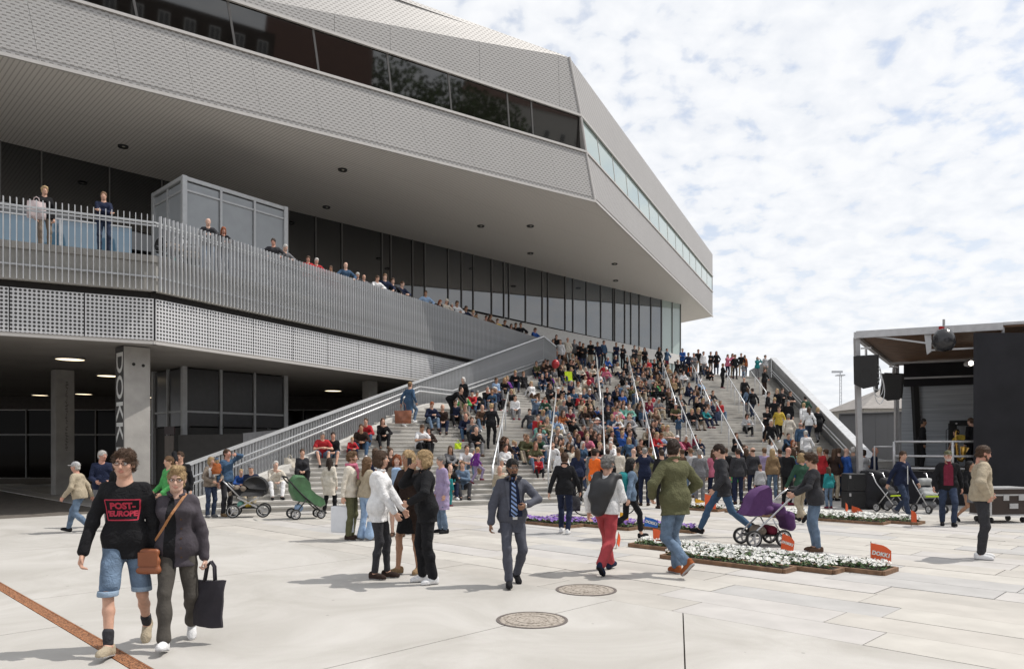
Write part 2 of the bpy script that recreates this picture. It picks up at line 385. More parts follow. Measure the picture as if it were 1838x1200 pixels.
        C((-.034, -.083, .034), (.034, -.083, .034), .010, .010, .018)                    # brow
        E((-.031, -.100, .012), (.019, .014, .012), .014, 0, True); E((.031, -.100, .012), (.019, .014, .012), .014, 0, True)
        E((-.031, -.0765, .011), (.0135, .0125, .0105), .002, 2); E((.031, -.0765, .011), (.0135, .0125, .0105), .002, 2)
        for q in (-.031, .031):
            E((q, -.0868, .011), (.0052, .0042, .0056), .001, 3)
            C((q - .014, -.0885, .0205), (q + .014, -.0885, .0205), .0035, .0035, .003, 0)
            C((q - .017, -.0925, .031), (q + .015, -.0945, .034 if q > 0 else .034), .0038, .0038, .003, 4)     # eyebrow
        C((0, -.088, .014), (0, -.111, -.026), .008, .0130, .012); E((-.013, -.100, -.031), (.008, .010, .007), .006); E((.013, -.100, -.031), (.008, .010, .007), .006)
        C((-.042, -.060, -.018), (-.042, -.055, -.012), .022, .022, .03); C((.042, -.060, -.018), (.042, -.055, -.012), .022, .022, .03)   # cheeks
        z = .006 if smile else 0
        C((-.021, -.088, -.060 + z), (0, -.0955, -.0585), .0052, .0065, .004, 1); C((.021, -.088, -.060 + z), (0, -.0955, -.0585), .0052, .0065, .004, 1)
        C((-.018, -.089, -.066 + z * .6), (0, -.094, -.069), .0055, .0070, .005, 1); C((.018, -.089, -.066 + z * .6), (0, -.094, -.069), .0055, .0070, .005, 1)
        if beard:
            E((0, -.060, -.092), (.040, .040, .036), .02, 4); C((-.064, -.005, -.04), (-.035, -.045, -.09), .016, .022, .015, 4); C((.064, -.005, -.04), (.035, -.045, -.09), .016, .022, .015, 4)
            C((-.026, -.086, -.050), (.026, -.086, -.050), .0065, .0065, .008, 4)
        return S
    def skin(s, fine=True, beard=False, smile=False):
        S = Soft(); s.torso(S, -.008)
        for i in (0, 1): s.arm(S, i); s.leg(S, i, -.004); s.hand(S, i); S.cap(s.an[i], s.fm(i) @ Vector((0, -.09, -.055)), .034 * s.u, .026 * s.u, .02)
        return s.head(S, fine, beard, smile)
    # --- clothes
    def top(s, kind='jacket', g=.013, hem=None, neck=True, belly=0.0, col=False):
        S = Soft(); u = s.u; longs = kind not in ('tshirt', 'vest'); s.torso(S, g, lab=0, belly=belly)
        S.cap(s.P + s.up * .06 * u - s.psx * .072 * u * s.w, s.P + s.up * .06 * u + s.psx * .072 * u * s.w, .106 * u * (.6 + .4 * s.w) + g, None, .08)
        for i in (0, 1):
            if kind == 'vest': s.arm(S, i, g, t1=.12)
            else: s.arm(S, i, g if longs else g + .006, t1=1.93 if longs else .62, fl=.002 if longs else .010)
        hem = hem if hem is not None else {'jacket': .10, 'tshirt': .08, 'vest': .08, 'coat': .42, 'sweater': .06}.get(kind, .08)
        if s.seat: hem = min(hem, .10)
        if hem > .05:
            if s.seat: pass
            elif hem > .3: S.cap(s.P - s.psx * .06 * u, s.P - s.psx * .06 * u - Vector((0, 0, hem * u + .05)), .106 * u + g, .125 * u + g, .06); S.cap(s.P + s.psx * .06 * u, s.P + s.psx * .06 * u - Vector((0, 0, hem * u + .05)), .106 * u + g, .125 * u + g, .06)
            else: S.cap(s.P - s.psx * .068 * u * s.w - s.up * (hem + .02) * u, s.P + s.psx * .068 * u * s.w - s.up * (hem + .02) * u, .106 * u * (.6 + .4 * s.w) + g, None, .07)
            S.clip(s.P - s.up * hem * u, -s.up if hem < .3 else Vector((0, 0, -1)))
        if neck: S.ell(s.N + s.up * .045 * u + s.fw * .014 * u, [(.068) * u] * 3, .012, 0, None, True)
        if kind == 'tshirt':
            pass
        if col:
            for a in range(12):
                t0, t1 = 2 * math.pi * a / 12, 2 * math.pi * (a + 1) / 12; f = lambda t: s.N + s.sx * math.sin(t) * .072 * u + s.fw * (math.cos(t) * .070 + .008) * u + s.up * (.030 - .022 * math.cos(t)) * u
                if a in (0, 11): continue
                S.cap(f(t0), f(t1), .017 * u, .017 * u, .01)
        return S
    def trousers(s, kind='trousers', g=.011, fl=.008, t1=None):
        S = Soft(); u = s.u; S.cap(s.P + s.psx * -.066 * u * s.w, s.P + s.psx * .066 * u * s.w, .103 * u * (.6 + .4 * s.w) + g, None, .06)
        if kind == 'skirt':
            if s.seat:
                for i in (0, 1): S.cap(s.hip[i], s.hip[i].lerp(s.kn[i], .95), .095 * u + g, .08 * u + g, .09)
            else:
                S.cap(s.P - Vector((0, 0, .05 * u)), (s.kn[0] + s.kn[1]) / 2 + Vector((0, 0, .02 * u)), .13 * u, .165 * u, .08); S.clip((s.kn[0] + s.kn[1]) / 2 + Vector((0, 0, .08 * u)), (0, 0, -1))
        else:
            for i in (0, 1): s.leg(S, i, g if kind != 'shorts' else g + .007, t1=(.86 if kind == 'shorts' else (t1 or 1.93)), fl=fl if kind != 'shorts' else .010)
        S.clip(s.P + s.up * (.055 if not s.seat else .10) * u, s.up if not s.seat else Vector((0, .6, .8)))
        if kind == 'shorts' and not s.seat: S.clip(Vector((0, 0, min(s.kn[0].z, s.kn[1].z) + .035 * u)), (0, 0, -1))
        return S
    def shoe(s, i, kind='shoe'):
        S = Soft(); M = s.fm(i); p = lambda v: M @ Vector(v); u = s.u
        w_ = .0045 if kind == 'sole' else 0.0
        S.cap(p((0, .045, -.052)), p((0, .05, -.01)), .036 * u + w_, .036 * u + w_, .02); S.cap(p((0, .04, -.050)), p((.004 * (-1, 1)[i], -.12, -.056)), .036 * u + w_, .036 * u + w_, .03); S.cap(p((0, -.02, -.02)), p((0, -.11, -.052)), .036 * u, .030 * u, .03); S.cap(p((0, -.11, -.058)), p((0, -.155, -.060)), .036 * u, .026 * u, .03)
        if kind == 'boot': S.cap(p((0, .01, -.03)), s.an[i].lerp(s.kn[i], .45), .046 * u, .056 * u, .02)
        S.clip(p((0, 0, -.085)), M.to_3x3() @ Vector((0, 0, -1))); return S
def hair_soft(kind, s=None, seed=0):
    """hair volume in head units (head centre at 0, facing -y)"""
    S = Soft(); E = lambda c, r, k=.02, sub=False: S.ell(c, r, k, 0, None, sub); face = lambda: (E((0, -.094, -.026), (.064, .060, .094), .012, True), E((0, -.10, -.16), (.11, .085, .085), .01, True))
    if kind in ('short', 'crop', 'curly', 'quiff'):
        g = {'short': .008, 'crop': .004, 'curly': .013, 'quiff': .010}[kind]; E((0, .016, .040), (.076 + g, .098 + g, .082 + g)); E((0, .045, -.02), (.068 + g, .062 + g, .07), .02)
        if kind == 'quiff': E((0, -.055, .118), (.055, .045, .026), .03); E((0, .0, .125), (.06, .07, .022), .03)
        if kind == 'curly': [E((math.sin(a) * .076, .02 + math.cos(a) * .084, .02 + .045 * math.sin(a * 3)), (.024,) * 3, .02) for a in [q * .62 for q in range(-4, 5)]]; [E((x, y, .106 - abs(x) * .3), (.024,) * 3, .02) for x in (-.045, .0, .045) for y in (-.055, .0, .05)]
        face(); E((0, .02, -.155), (.2, .2, .08), .01, True); E((-.088, -.01, -.045), (.03, .04, .05), .01, True); E((.088, -.01, -.045), (.03, .04, .05), .01, True)
    elif kind == 'bob':
        E((0, .018, .036), (.092, .112, .096)); E((0, .035, -.04), (.098, .085, .085), .03); E((-.075, -.0, -.05), (.028, .05, .07), .02); E((.075, .0, -.05), (.028, .05, .07), .02); face(); E((0, 0, -.19), (.3, .3, .065), .01, True)
    elif kind == 'long':
        E((0, .016, .036), (.086, .108, .094)); S.cap((0, .055, -.02), (0, .085, -.26), .080, .052, .03); S.cap((-.072, .01, -.02), (-.085, .01, -.22), .030, .026, .03); S.cap((.072, .01, -.02), (.085, .01, -.22), .030, .026, .03); face()
    elif kind == 'pony':
        E((0, .016, .038), (.081, .103, .090)); E((0, .045, -.02), (.070, .062, .06), .02); S.cap((0, .115, .03), (0, .13, -.16), .030, .020, .015); face(); E((0, .0, -.155), (.2, .3, .08), .01, True) if False else None
    elif kind == 'bun':
        E((0, .016, .038), (.081, .103, .090)); E((0, .045, -.02), (.070, .062, .06), .02); E((0, .10, .095), (.036, .036, .034), .012); face()
    elif kind == 'ring':
        E((0, .026, .005), (.080, .094, .058)); E((0, -.02, .09), (.09, .12, .062), .01, True); face(); E((0, 0, -.14), (.2, .2, .08), .01, True)
    elif kind in ('cap', 'beanie'):
        E((0, .014, .050), (.085, .106, .085)); E((0, -.0, -.08), (.3, .3, .11), .004, True)
        if kind == 'cap': S.cap((-.035, -.10, .042), (.035, -.10, .042), .010, .010, .01); E((0, -.125, .040), (.062, .060, .008), .01)
    elif kind == 'sunhat':
        E((0, .014, .055), (.086, .105, .080)); E((0, .005, .045), (.135, .155, .010), .012); E((0, 0, -.06), (.2, .2, .09), .004, True)
    return S
HAIRM = {}
def strands(me, kind, n, seed=1):
    """loose locks laid over the hair volume, part of the same mesh"""
    rg = np.random.RandomState(seed); N = len(me.vertices); V = np.zeros(N * 3, np.float32); me.vertices.foreach_get('co', V); V = V.reshape(-1, 3); NO = np.zeros(N * 3, np.float32); me.vertex_normals.foreach_get('vector', NO); NO = NO.reshape(-1, 3)
    vs = [tuple(v) for v in V]; fs = [tuple(p.vertices) for p in me.polygons]
    for i in rg.choice(N, n):
        p, nn = V[i], NO[i]; d = np.array([p[0] * 2.0, p[1] * 2.2 - .02, -.30]) + rg.normal(0, .10 if kind != 'curly' else .32, 3); d -= nn * d.dot(nn); d /= (np.linalg.norm(d) + 1e-6); s_ = np.cross(d, nn) * rg.uniform(.0012, .0032); L = rg.uniform(.02, .05) * (1.25 if kind in ('long', 'bob') else 1.0); lift = rg.uniform(.0015, .006) * (2.0 if kind == 'curly' else 1.0); b = len(vs)
        for q, w in ((0, 1), (.5, 1), (1, .35)): c = p + d * L * q + nn * (lift * (4 * q * (1 - q) * .6 + (.5 if kind == 'curly' else .15) * q) + .0008); vs += [tuple(c - s_ * w), tuple(c + s_ * w)]
        fs += [(b, b + 1, b + 3, b + 2), (b + 2, b + 3, b + 5, b + 4)]
    o = bpy.data.meshes.new(me.name); o.from_pydata(vs, [], fs); o.polygons.foreach_set('use_smooth', [True] * len(fs)); o.update(); return o
def hair_mesh(kind, h=.012):
    key = (kind, h)
    if key not in HAIRM:
        cap = kind in ('cap', 'beanie', 'sunhat'); HAIRM[key] = hair_soft(kind).mesh(h, 'hat' if cap else 'hair', wr=0 if cap else (.008 if kind == 'curly' else .0048), wf=70 if kind == 'curly' else 60, nmat=1)
        if not cap and h < .01: HAIRM[key] = strands(HAIRM[key], kind, 1500)
    return HAIRM[key]
SKIN = {k: mat('skin_' + k, c, .55, var=.10, vscale=30, spec=.35) for k, c in dict(fair=(.56, .33, .24), pale=(.62, .40, .31), tan=(.40, .22, .14), brown=(.22, .115, .07), red=(.52, .27, .20)).items()}
HAIRC = {k: mat('hair_' + k, c, .55, var=.35, vscale=60, bump=.6, bscale=120, spec=.35) for k, c in dict(black=(.012, .010, .010), darkbrown=(.035, .020, .013), brown=(.075, .040, .022), lightbrown=(.16, .09, .045), blond=(.42, .29, .15), grey=(.25, .24, .23), white=(.55, .53, .50), red=(.26, .07, .02)).items()}
LIPS = {k: mat('lips_' + k, tuple(a * q for a, q in zip(c, (.80, .58, .58))), .5, var=0) for k, c in dict(fair=(.56, .33, .24), pale=(.62, .40, .31), tan=(.40, .22, .14), brown=(.17, .085, .05), red=(.52, .27, .20)).items()}; EYEW = mat('eye_white', (.55, .52, .50), .25, var=0); EYED = mat('iris', (.03, .025, .02), .15, var=0)
CLOTH_RGB = dict(black=(.013, .013, .015), charcoal=(.04, .04, .045), navy=(.016, .022, .050), grey=(.17, .17, .18), lightgrey=(.42, .42, .43), white=(.74, .74, .75), cream=(.62, .57, .49), beige=(.40, .34, .25), tan=(.27, .18, .10),
    brown=(.10, .06, .04), darkbrown=(.035, .022, .018), red=(.43, .03, .037), maroon=(.16, .02, .04), orange=(.85, .16, .025), pink=(.55, .16, .24), purple=(.16, .04, .24), lilac=(.33, .27, .42), blue=(.035, .10, .34), lightblue=(.30, .42, .60), steelblue=(.05, .095, .165),
    denim=(.13, .185, .265), darkdenim=(.034, .048, .085), teal=(.025, .22, .235), mint=(.22, .48, .40), green=(.08, .33, .10), darkgreen=(.03, .075, .05), olive=(.105, .105, .055), yellow=(.60, .43, .07), lime=(.55, .72, .04), rust=(.30, .09, .03), taupe=(.22, .18, .145))
def cloth(c):
    den = 'denim' in c; return mat('cloth_' + c, CLOTH_RGB[c], .9, var=.30 if den else .12, vscale=9 if den else 14, bump=.6, bscale=17, spec=.2)
SHOEC = ['black', 'darkbrown', 'white', 'grey', 'brown', 'maroon']
def body_mats(skin, hair): return [SKIN[skin], LIPS[skin], EYEW, EYED, HAIRC[hair]]
def person(fig, loc, rz, label, skin='fair', hair=('short', 'brown'), top=('jacket', 'black'), bottom=('trousers', 'darkdenim'), shoes='black', vox=.011, beard=False, smile=False, topkw=None, botkw=None, wr=.0065, group=None, shoekind='shoe', hat=None, inner=None, hairh=.007):
    """one person built from its own volumes: the body is one closed skin, hair and each garment are children"""
    nm = 'person'; b = link(nm, fig.skin(True, beard, smile).mesh(vox, 'person_body', nmat=5), None, body_mats(skin, hair[1] if hair else 'brown'), loc, (0, 0, rz))
    tag(b, label, 'person', group)
    if hair and hair[0] != 'bald': o = link('hair', hair_mesh(hair[0], hairh), b, HAIRC[hair[1]]); o.matrix_local = fig.HM
    if hat: o = link(hat[0] if hat[0] != 'sunhat' else 'hat', hair_mesh(hat[0], hairh), b, cloth(hat[1])); o.matrix_local = fig.HM
    kw = dict(topkw or {}); tk = top[0]; tv = fig.top(tk, **kw).mesh(vox * 1.1, tk, wr=wr * (.55 if top[1] == 'white' else 1), seed=hash(label) % 97 if False else len(label)); link({'tshirt': 't_shirt', 'vest': 'top', 'sweater': 'sweater', 'coat': 'coat'}.get(tk, 'jacket'), tv, b, cloth(top[1]) if isinstance(top[1], str) else top[1])
    if inner: link('shirt', fig.top('vest', g=.006, hem=.04, neck=True).mesh(vox * 1.2, 'shirt'), b, cloth(inner))
    bk = bottom[0]; link(bk, fig.trousers(bk, **(botkw or {})).mesh(vox * 1.1, bk, wr=wr * .9, wf=22, seed=len(label) * 3), b, cloth(bottom[1]) if isinstance(bottom[1], str) else bottom[1])
    if shoes:
        for i in (0, 1):
            sh_ = link('boot' if shoekind == 'boot' else 'shoe', fig.shoe(i, shoekind).mesh(vox * .9, 'shoe'), b, cloth(shoes)); Sl = fig.shoe(i, 'sole') if vox < .0125 else None
            if Sl is None: continue
            Sl.clip(fig.fm(i) @ Vector((0, 0, -.068)), fig.fm(i).to_3x3() @ Vector((0, 0, 1))); link('sole', Sl.mesh(vox * .9, 'sole'), sh_, cloth('black' if shoes in ('black', 'navy') else 'lightgrey'))
    return b
# glasses as a thin wire frame with two lenses, in head units
_gl = MB()
for q in (-1, 1):
    _gl.tube([(q * .033 + .025 * math.cos(a), -.104 + .006 * abs(math.sin(a / 2)), .009 + .0155 * math.sin(a)) for a in [i * math.pi / 7 for i in range(14)]], .0022, 5, closed=True)
    _gl.bar((q * .058, -.102, .014), (q * .080, .012, .012), .003, .005)
_gl.bar((-.010, -.105, .012), (.010, -.105, .012), .003)
GLASSES = _gl.mesh('glasses')
_sl = MB()
for q in (-1, 1): _sl.add([(q * .033 + .024 * math.cos(a), -.1045, .007 + .018 * math.sin(a)) for a in [i * math.pi / 6 for i in range(12)]] + [(q * .033, -.1075, .007)], [(i, (i + 1) % 12, 12) for i in range(12)])
LENS = _sl.mesh('lens')
def glasses(b, fig, col='black', dark=False):
    o = link('glasses', GLASSES, b, cloth(col)); o.matrix_local = fig.HM
    if dark: q = link('lens', LENS, o, mat('dark_lens', (.01, .01, .01), .1, var=0)); q.matrix_local = Matrix.Identity(4)
    return o
def drape(me, tgt, mw=None, off=.004, axis=Vector((0, 1, 0))):
    """lays a flat mesh (built in front of the figure) onto a garment"""
    bv = BVHTree.FromPolygons([v.co for v in tgt.vertices], [tuple(p.vertices) for p in tgt.polygons])
    for v in me.vertices:
        d0 = v.co.y
        hit = bv.ray_cast(Vector((v.co.x, -1.5, v.co.z)), axis)
        if hit[0] is not None: v.co.y = hit[0].y - off + (d0 + .0) * 0
    me.update(); return me
# ------------------------------------------------------------------ setting: ground
E1 = Vector((-.710, .704, 0)).normalized(); E2 = Vector((E1.y, -E1.x, 0))
def ee(a, b): return E1 * a + E2 * b           # plaza grid: a along the paver rows, b across them
conc = mat('plaza_concrete', (.50, .475, .445), .85, var=.07, vscale=.9, bump=.10, bscale=70)
t, b = nodes(conc)
geo = tnode(t, 'ShaderNodeNewGeometry')
ns1 = tnode(t, 'ShaderNodeTexNoise'); ns1.inputs['Scale'].default_value = .55; ns1.inputs['Detail'].default_value = 9; ns1.inputs['Roughness'].default_value = .62; ns1.inputs['Distortion'].default_value = 1.2
t.links.new(geo.outputs['Position'], ns1.inputs['Vector'])
ns2 = tnode(t, 'ShaderNodeTexNoise'); ns2.inputs['Scale'].default_value = 260; ns2.inputs['Detail'].default_value = 2; t.links.new(geo.outputs['Position'], ns2.inputs['Vector'])
rr = tnode(t, 'ShaderNodeValToRGB'); t.links.new(ns1.outputs['Fac'], rr.inputs[0])
rr.color_ramp.elements[0].position = .30; rr.color_ramp.elements[0].color = (.40, .375, .335, 1); rr.color_ramp.elements[1].position = .68; rr.color_ramp.elements[1].color = (.535, .51, .475, 1)
mxx = tnode(t, 'ShaderNodeMix', data_type='RGBA', blend_type='MULTIPLY'); mxx.inputs[0].default_value = .35; t.links.new(rr.outputs[0], mxx.inputs[6]); t.links.new(ns2.outputs['Color'], mxx.inputs[7])
vs_ = tnode(t, 'ShaderNodeTexVoronoi'); vs_.inputs['Scale'].default_value = 2.6; t.links.new(geo.outputs['Position'], vs_.inputs['Vector']); spk = tmath(t, 'MULTIPLY', tmath(t, 'LESS_THAN', vs_.outputs['Distance'], .045), .45)
mx2 = tnode(t, 'ShaderNodeMix', data_type='RGBA'); t.links.new(spk, mx2.inputs[0]); t.links.new(mxx.outputs[2], mx2.inputs[6]); mx2.inputs[7].default_value = (.12, .11, .10, 1)
hs = tnode(t, 'ShaderNodeHueSaturation'); hs.inputs['Saturation'].default_value = .8; hs.inputs['Value'].default_value = 1.12; t.links.new(mx2.outputs[2], hs.inputs['Color']); t.links.new(hs.outputs[0], b.inputs['Base Color'])
pav = []
for i, c in enumerate(((.415, .392, .36), (.45, .425, .39), (.47, .447, .41), (.40, .39, .38), (.45, .43, .412))): pav.append(mat('paver_stone_%s' % 'abcde'[i], c, .85, var=.09, vscale=2.2, bump=.12, bscale=60))
joint = mat('joint_sand', (.12, .105, .09), .95, var=.25, vscale=5)
asph = mat('far_ground', (.36, .345, .325), .9, var=.15, vscale=.2)
g = MB(); g.add([(-400, -120, -.07), (400, -120, -.07), (400, 900, -.07), (-400, 900, -.07)], [(0, 1, 2, 3)])
tag(g.obj('ground', asph), kind='structure')
plaza = tag(empty('plaza_paving'), kind='structure')
g = MB(); g.box((-8, 13, -.045), (76, 62, .03)); g.obj('joint_bed', joint, plaza)
EDGE = 6.98; GAP = .013; RW = .64; PL = 2.0
# big cast slabs in front: polygons in grid coordinates, shrunk for the joints
def slab_poly(P, th=.05):
    c = sum((Vector(p) for p in P), Vector((0, 0))) / len(P); out = []
    n = len(P)
    for i in range(n):      # offset every side inwards by half a joint
        p0, p1, p2 = Vector(P[i - 1]), Vector(P[i]), Vector(P[(i + 1) % n]); d1, d2 = (p1 - p0).normalized(), (p2 - p1).normalized()
        n1, n2 = Vector((-d1.y, d1.x)), Vector((-d2.y, d2.x))
        if n1.dot(c - p0) < 0: n1 = -n1
        if n2.dot(c - p1) < 0: n2 = -n2
        m = (n1 + n2) / max(1e-6, 1 + n1.dot(n2)); out.append(p1 + m * GAP * .5)
    m = MB(); m.prism([tuple(ee(q[0], q[1]).xy) for q in out], -.045, 0); o = m.obj('concrete_slab', conc, plaza); return o
bevel_slabs = []
G1, G0 = 2.215, 2.085
for P in ([(5.28, G1), (10.1, G1), (10.1, EDGE), (5.28, EDGE)], [(10.1, G1), (15, G1), (15, EDGE), (10.1, EDGE)], [(15, G1), (22, G1), (22, EDGE), (15, EDGE)],
          [(4.33, EDGE), (5.28, EDGE), (5.28, G1), (1.32, G1)], [(-2.2, EDGE), (4.33, EDGE), (1.32, G1), (-2.2, G1)], [(-9, EDGE), (-2.2, EDGE), (-2.2, G1), (-9, G1)],
          [(2, G0), (8.4, G0), (8.4, -3), (2, -3)], [(8.4, G0), (13.9, G0), (13.9, -3), (8.4, -3)], [(13.9, G0), (22, G0), (22, -3), (13.9, -3)], [(-6, G0), (2, G0), (2, -3), (-6, -3)]):
    slab_poly(P)
# pavers behind and to the right: the nearest in view one by one, the rest joined
cells = []
prng = random.Random(3)
j = 0; bcoord = EDGE
while bcoord < 40:
    off = prng.random() * PL; a = -26 + off
    while a < 48:
        c = ee(a + PL / 2, bcoord + RW / 2)
        if 2.5 < c.y < 36 and -42 < c.x < 26:
            px = HX + c.x / c.y * F; py = HY + EYE / c.y * F
            cells.append(((-60 < px < 1900) and py < 1260, c.y, a, bcoord))
        a += PL
    bcoord += RW; j += 1
cells.sort(key=lambda q: (not q[0], q[1]))
pm = MB(); pm.box((0, 0, -.0225), (PL - GAP, RW - GAP, .045)); pmesh = [pm.mesh('paver') for _ in pav]
for me, m_ in zip(pmesh, pav): me.materials.append(m_)
ang = math.atan2(E1.y, E1.x); rest = MB()
for n, (vis, d, a, bb) in enumerate(cells):
    c = ee(a + PL / 2, bb + RW / 2); k = prng.randrange(5); dz = prng.uniform(-.005, .001)
    if n < 290: link('paver', pmesh[k], plaza, None, (c.x, c.y, dz), (0, 0, ang))
    else: rest.box((c.x, c.y, -.0225 + dz), (PL - GAP, RW - GAP, .045), ang, m=k)
tag(rest.obj('pavers', pav, plaza), kind='stuff')
# rusted drain channel: bars either side and perforated half-metre grates
rust = mat('corten_steel', (.30, .125, .055), .8, var=.45, vscale=22, bump=.4, bscale=90)
grate = mat('corten_grate', (.27, .12, .055), .8, var=0, bump=0)
t, b = nodes(grate); gp = tnode(t, 'ShaderNodeNewGeometry'); vo = tnode(t, 'ShaderNodeTexVoronoi'); vo.inputs['Scale'].default_value = 62; t.links.new(gp.outputs['Position'], vo.inputs['Vector'])
rp = tnode(t, 'ShaderNodeValToRGB'); t.links.new(vo.outputs['Distance'], rp.inputs[0]); e = rp.color_ramp.elements; e[0].position = .25; e[0].color = (.03, .014, .009, 1); e[1].position = .5; e[1].color = (.36, .16, .075, 1)
t.links.new(rp.outputs[0], b.inputs['Base Color']); bu = tnode(t, 'ShaderNodeBump'); bu.inputs['Strength'].default_value = .8; bu.inputs['Distance'].default_value = .02; t.links.new(vo.outputs['Distance'], bu.inputs['Height']); t.links.new(bu.outputs[0], b.inputs['Normal'])
ch = tag(empty('drain_channel', ee(8, 2.15)), 'rusty steel drain channel crossing the concrete at the feet of the couple', 'drain')
ch.rotation_euler = (0, 0, ang)
m = MB(); m.box((0, .058, -.02), (24, .012, .046)); m.obj('side_bar', rust, ch); m = MB(); m.box((0, -.058, -.02), (24, .012, .046)); m.obj('side_bar', rust, ch)
gm = MB(); gm.box((0, 0, -.018), (.494, .10, .036)); gme = gm.mesh('grate')
for k in range(-24, 24): link('grate', gme, ch, grate, (k * .5 + .25, 0, 0))
# manhole covers
iron = mat('manhole_iron', (.30, .26, .22), .7, var=.25, vscale=18)
t, b = nodes(iron); oc = tnode(t, 'ShaderNodeTexCoord'); vo = tnode(t, 'ShaderNodeTexVoronoi'); vo.inputs['Scale'].default_value = 26; t.links.new(oc.outputs['Object'], vo.inputs['Vector'])
rp = tnode(t, 'ShaderNodeValToRGB'); t.links.new(vo.outputs['Distance'], rp.inputs[0]); rp.color_ramp.elements[0].position = .3; rp.color_ramp.elements[0].color = (.20, .17, .14, 1); rp.color_ramp.elements[1].position = .45; rp.color_ramp.elements[1].color = (.37, .325, .28, 1)
t.links.new(rp.outputs[0], b.inputs['Base Color']); bu = tnode(t, 'ShaderNodeBump'); bu.inputs['Strength'].default_value = .7; bu.inputs['Distance'].default_value = .01; t.links.new(vo.outputs['Distance'], bu.inputs['Height']); t.links.new(bu.outputs[0], b.inputs['Normal'])
rim_m = mat('manhole_rim', (.13, .11, .10), .7)
for (px, py, r, lab) in ((955, 1112, .37, 'round iron manhole cover, the nearer of the two, in the pale concrete slab'), (1052, 1058, .38, 'round iron manhole cover, the farther one, beside the red-trousered walker')):
    p = gnd(px, py); o = tag(empty('manhole_cover', p), lab, 'manhole cover', 'manhole covers in the plaza')
    m = MB(); m.lathe([(0, .005), (r - .035, .005), (r - .035, -.02)], 40); m.obj('lid', iron, o)
    for q in (.16, .27): m = MB(); m.lathe([(q * r / .375, .005), (q * r / .375, .010), (q * r / .375 + .012, .010), (q * r / .375 + .012, .005)], 40); m.obj('ring', iron, o)
    m = MB(); m.lathe([(r - .03, -.02), (r - .03, .007), (r, .007), (r, -.02)], 40); m.obj('rim', rim_m, o)

# ------------------------------------------------------------------ library building
alu = mat('aluminium_mesh_cladding', (.47, .455, .44), .5, metal=.25, var=0)
t, b = nodes(alu)
def grid_uv(t, U, V, W_, su, sv):
    """surface coordinates along U and V from world position"""
    gp = tnode(t, 'ShaderNodeNewGeometry'); outs = []
    for ax, s in ((U, su), (V, sv)):
        d = tnode(t, 'ShaderNodeVectorMath', operation='DOT_PRODUCT'); t.links.new(gp.outputs['Position'], d.inputs[0]); d.inputs[1].default_value = tuple(ax); outs.append(tmath(t, 'MULTIPLY', d.outputs['Value'], s))
    return outs
FD = Vector((1, .695, 0)).normalized(); SD = Vector((.458, 1, 0)).normalized()
def clad(name, U, rgb):
    m = mat(name, rgb, .5, metal=.25, var=0); t, b = nodes(m); u, v = grid_uv(t, U, (0, 0, 1), None, 1 / .225, 1 / .105)
    row = tmath(t, 'FLOOR', v); off = tmath(t, 'MULTIPLY', tmath(t, 'MODULO', row, 2.0), .5)
    fu = tmath(t, 'FRACT', tmath(t, 'ADD', u, off)); fv = tmath(t, 'FRACT', v)
    du = tmath(t, 'ABSOLUTE', tmath(t, 'SUBTRACT', fu, .5)); dv = tmath(t, 'ABSOLUTE', tmath(t, 'SUBTRACT', fv, .5))
    hole = tmath(t, 'MULTIPLY', tmath(t, 'LESS_THAN', du, .27), tmath(t, 'LESS_THAN', dv, .20))
    ns = tnode(t, 'ShaderNodeTexNoise'); ns.inputs['Scale'].default_value = .35; gp = tnode(t, 'ShaderNodeNewGeometry'); t.links.new(gp.outputs['Position'], ns.inputs['Vector'])
    r1 = tnode(t, 'ShaderNodeValToRGB'); t.links.new(ns.outputs['Fac'], r1.inputs[0]); r1.color_ramp.elements[0].color = (*[c * .93 for c in rgb], 1); r1.color_ramp.elements[1].color = (*[c * 1.07 for c in rgb], 1)
    mixn = tnode(t, 'ShaderNodeMix', data_type='RGBA'); t.links.new(hole, mixn.inputs[0]); t.links.new(r1.outputs[0], mixn.inputs[6]); mixn.inputs[7].default_value = (.19, .18, .172, 1)
    t.links.new(mixn.outputs[2], b.inputs['Base Color']); bu = tnode(t, 'ShaderNodeBump'); bu.inputs['Strength'].default_value = .35; bu.inputs['Distance'].default_value = .03
    t.links.new(tmath(t, 'SUBTRACT', tmath(t, 'MULTIPLY', fv, .7), hole), bu.inputs['Height']); t.links.new(bu.outputs[0], b.inputs['Normal']); return m
clad_f = clad('mesh_cladding_front', FD, (.372, .362, .353)); clad_s = clad('mesh_cladding_side', SD, (.36, .345, .335))
trim = mat('pale_metal_trim', (.50, .48, .46), .5, metal=.2, var=.05)
def glassm(name, rgb, rough=.03, ior=1.9, spec=.5):
    return mat(name, rgb, rough, var=0, ior=ior, spec=spec)
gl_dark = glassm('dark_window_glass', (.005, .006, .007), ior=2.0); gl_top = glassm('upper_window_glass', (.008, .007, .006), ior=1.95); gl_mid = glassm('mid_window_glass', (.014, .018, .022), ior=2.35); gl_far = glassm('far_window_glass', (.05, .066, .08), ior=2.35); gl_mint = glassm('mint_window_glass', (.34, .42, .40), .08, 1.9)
mull = mat('window_mullion', (.17, .165, .16), .5, metal=.3, var=.05)
soff = mat('soffit_boards', (.43, .40, .37), .65, metal=0, var=0)
t, b = nodes(soff); u, v = grid_uv(t, E2, E1, None, 1 / .145, 1 / 3.0)
fu = tmath(t, 'FRACT', u); slot = tmath(t, 'LESS_THAN', fu, .26); fr = tmath(t, 'LESS_THAN', tmath(t, 'FRACT', v), .006)
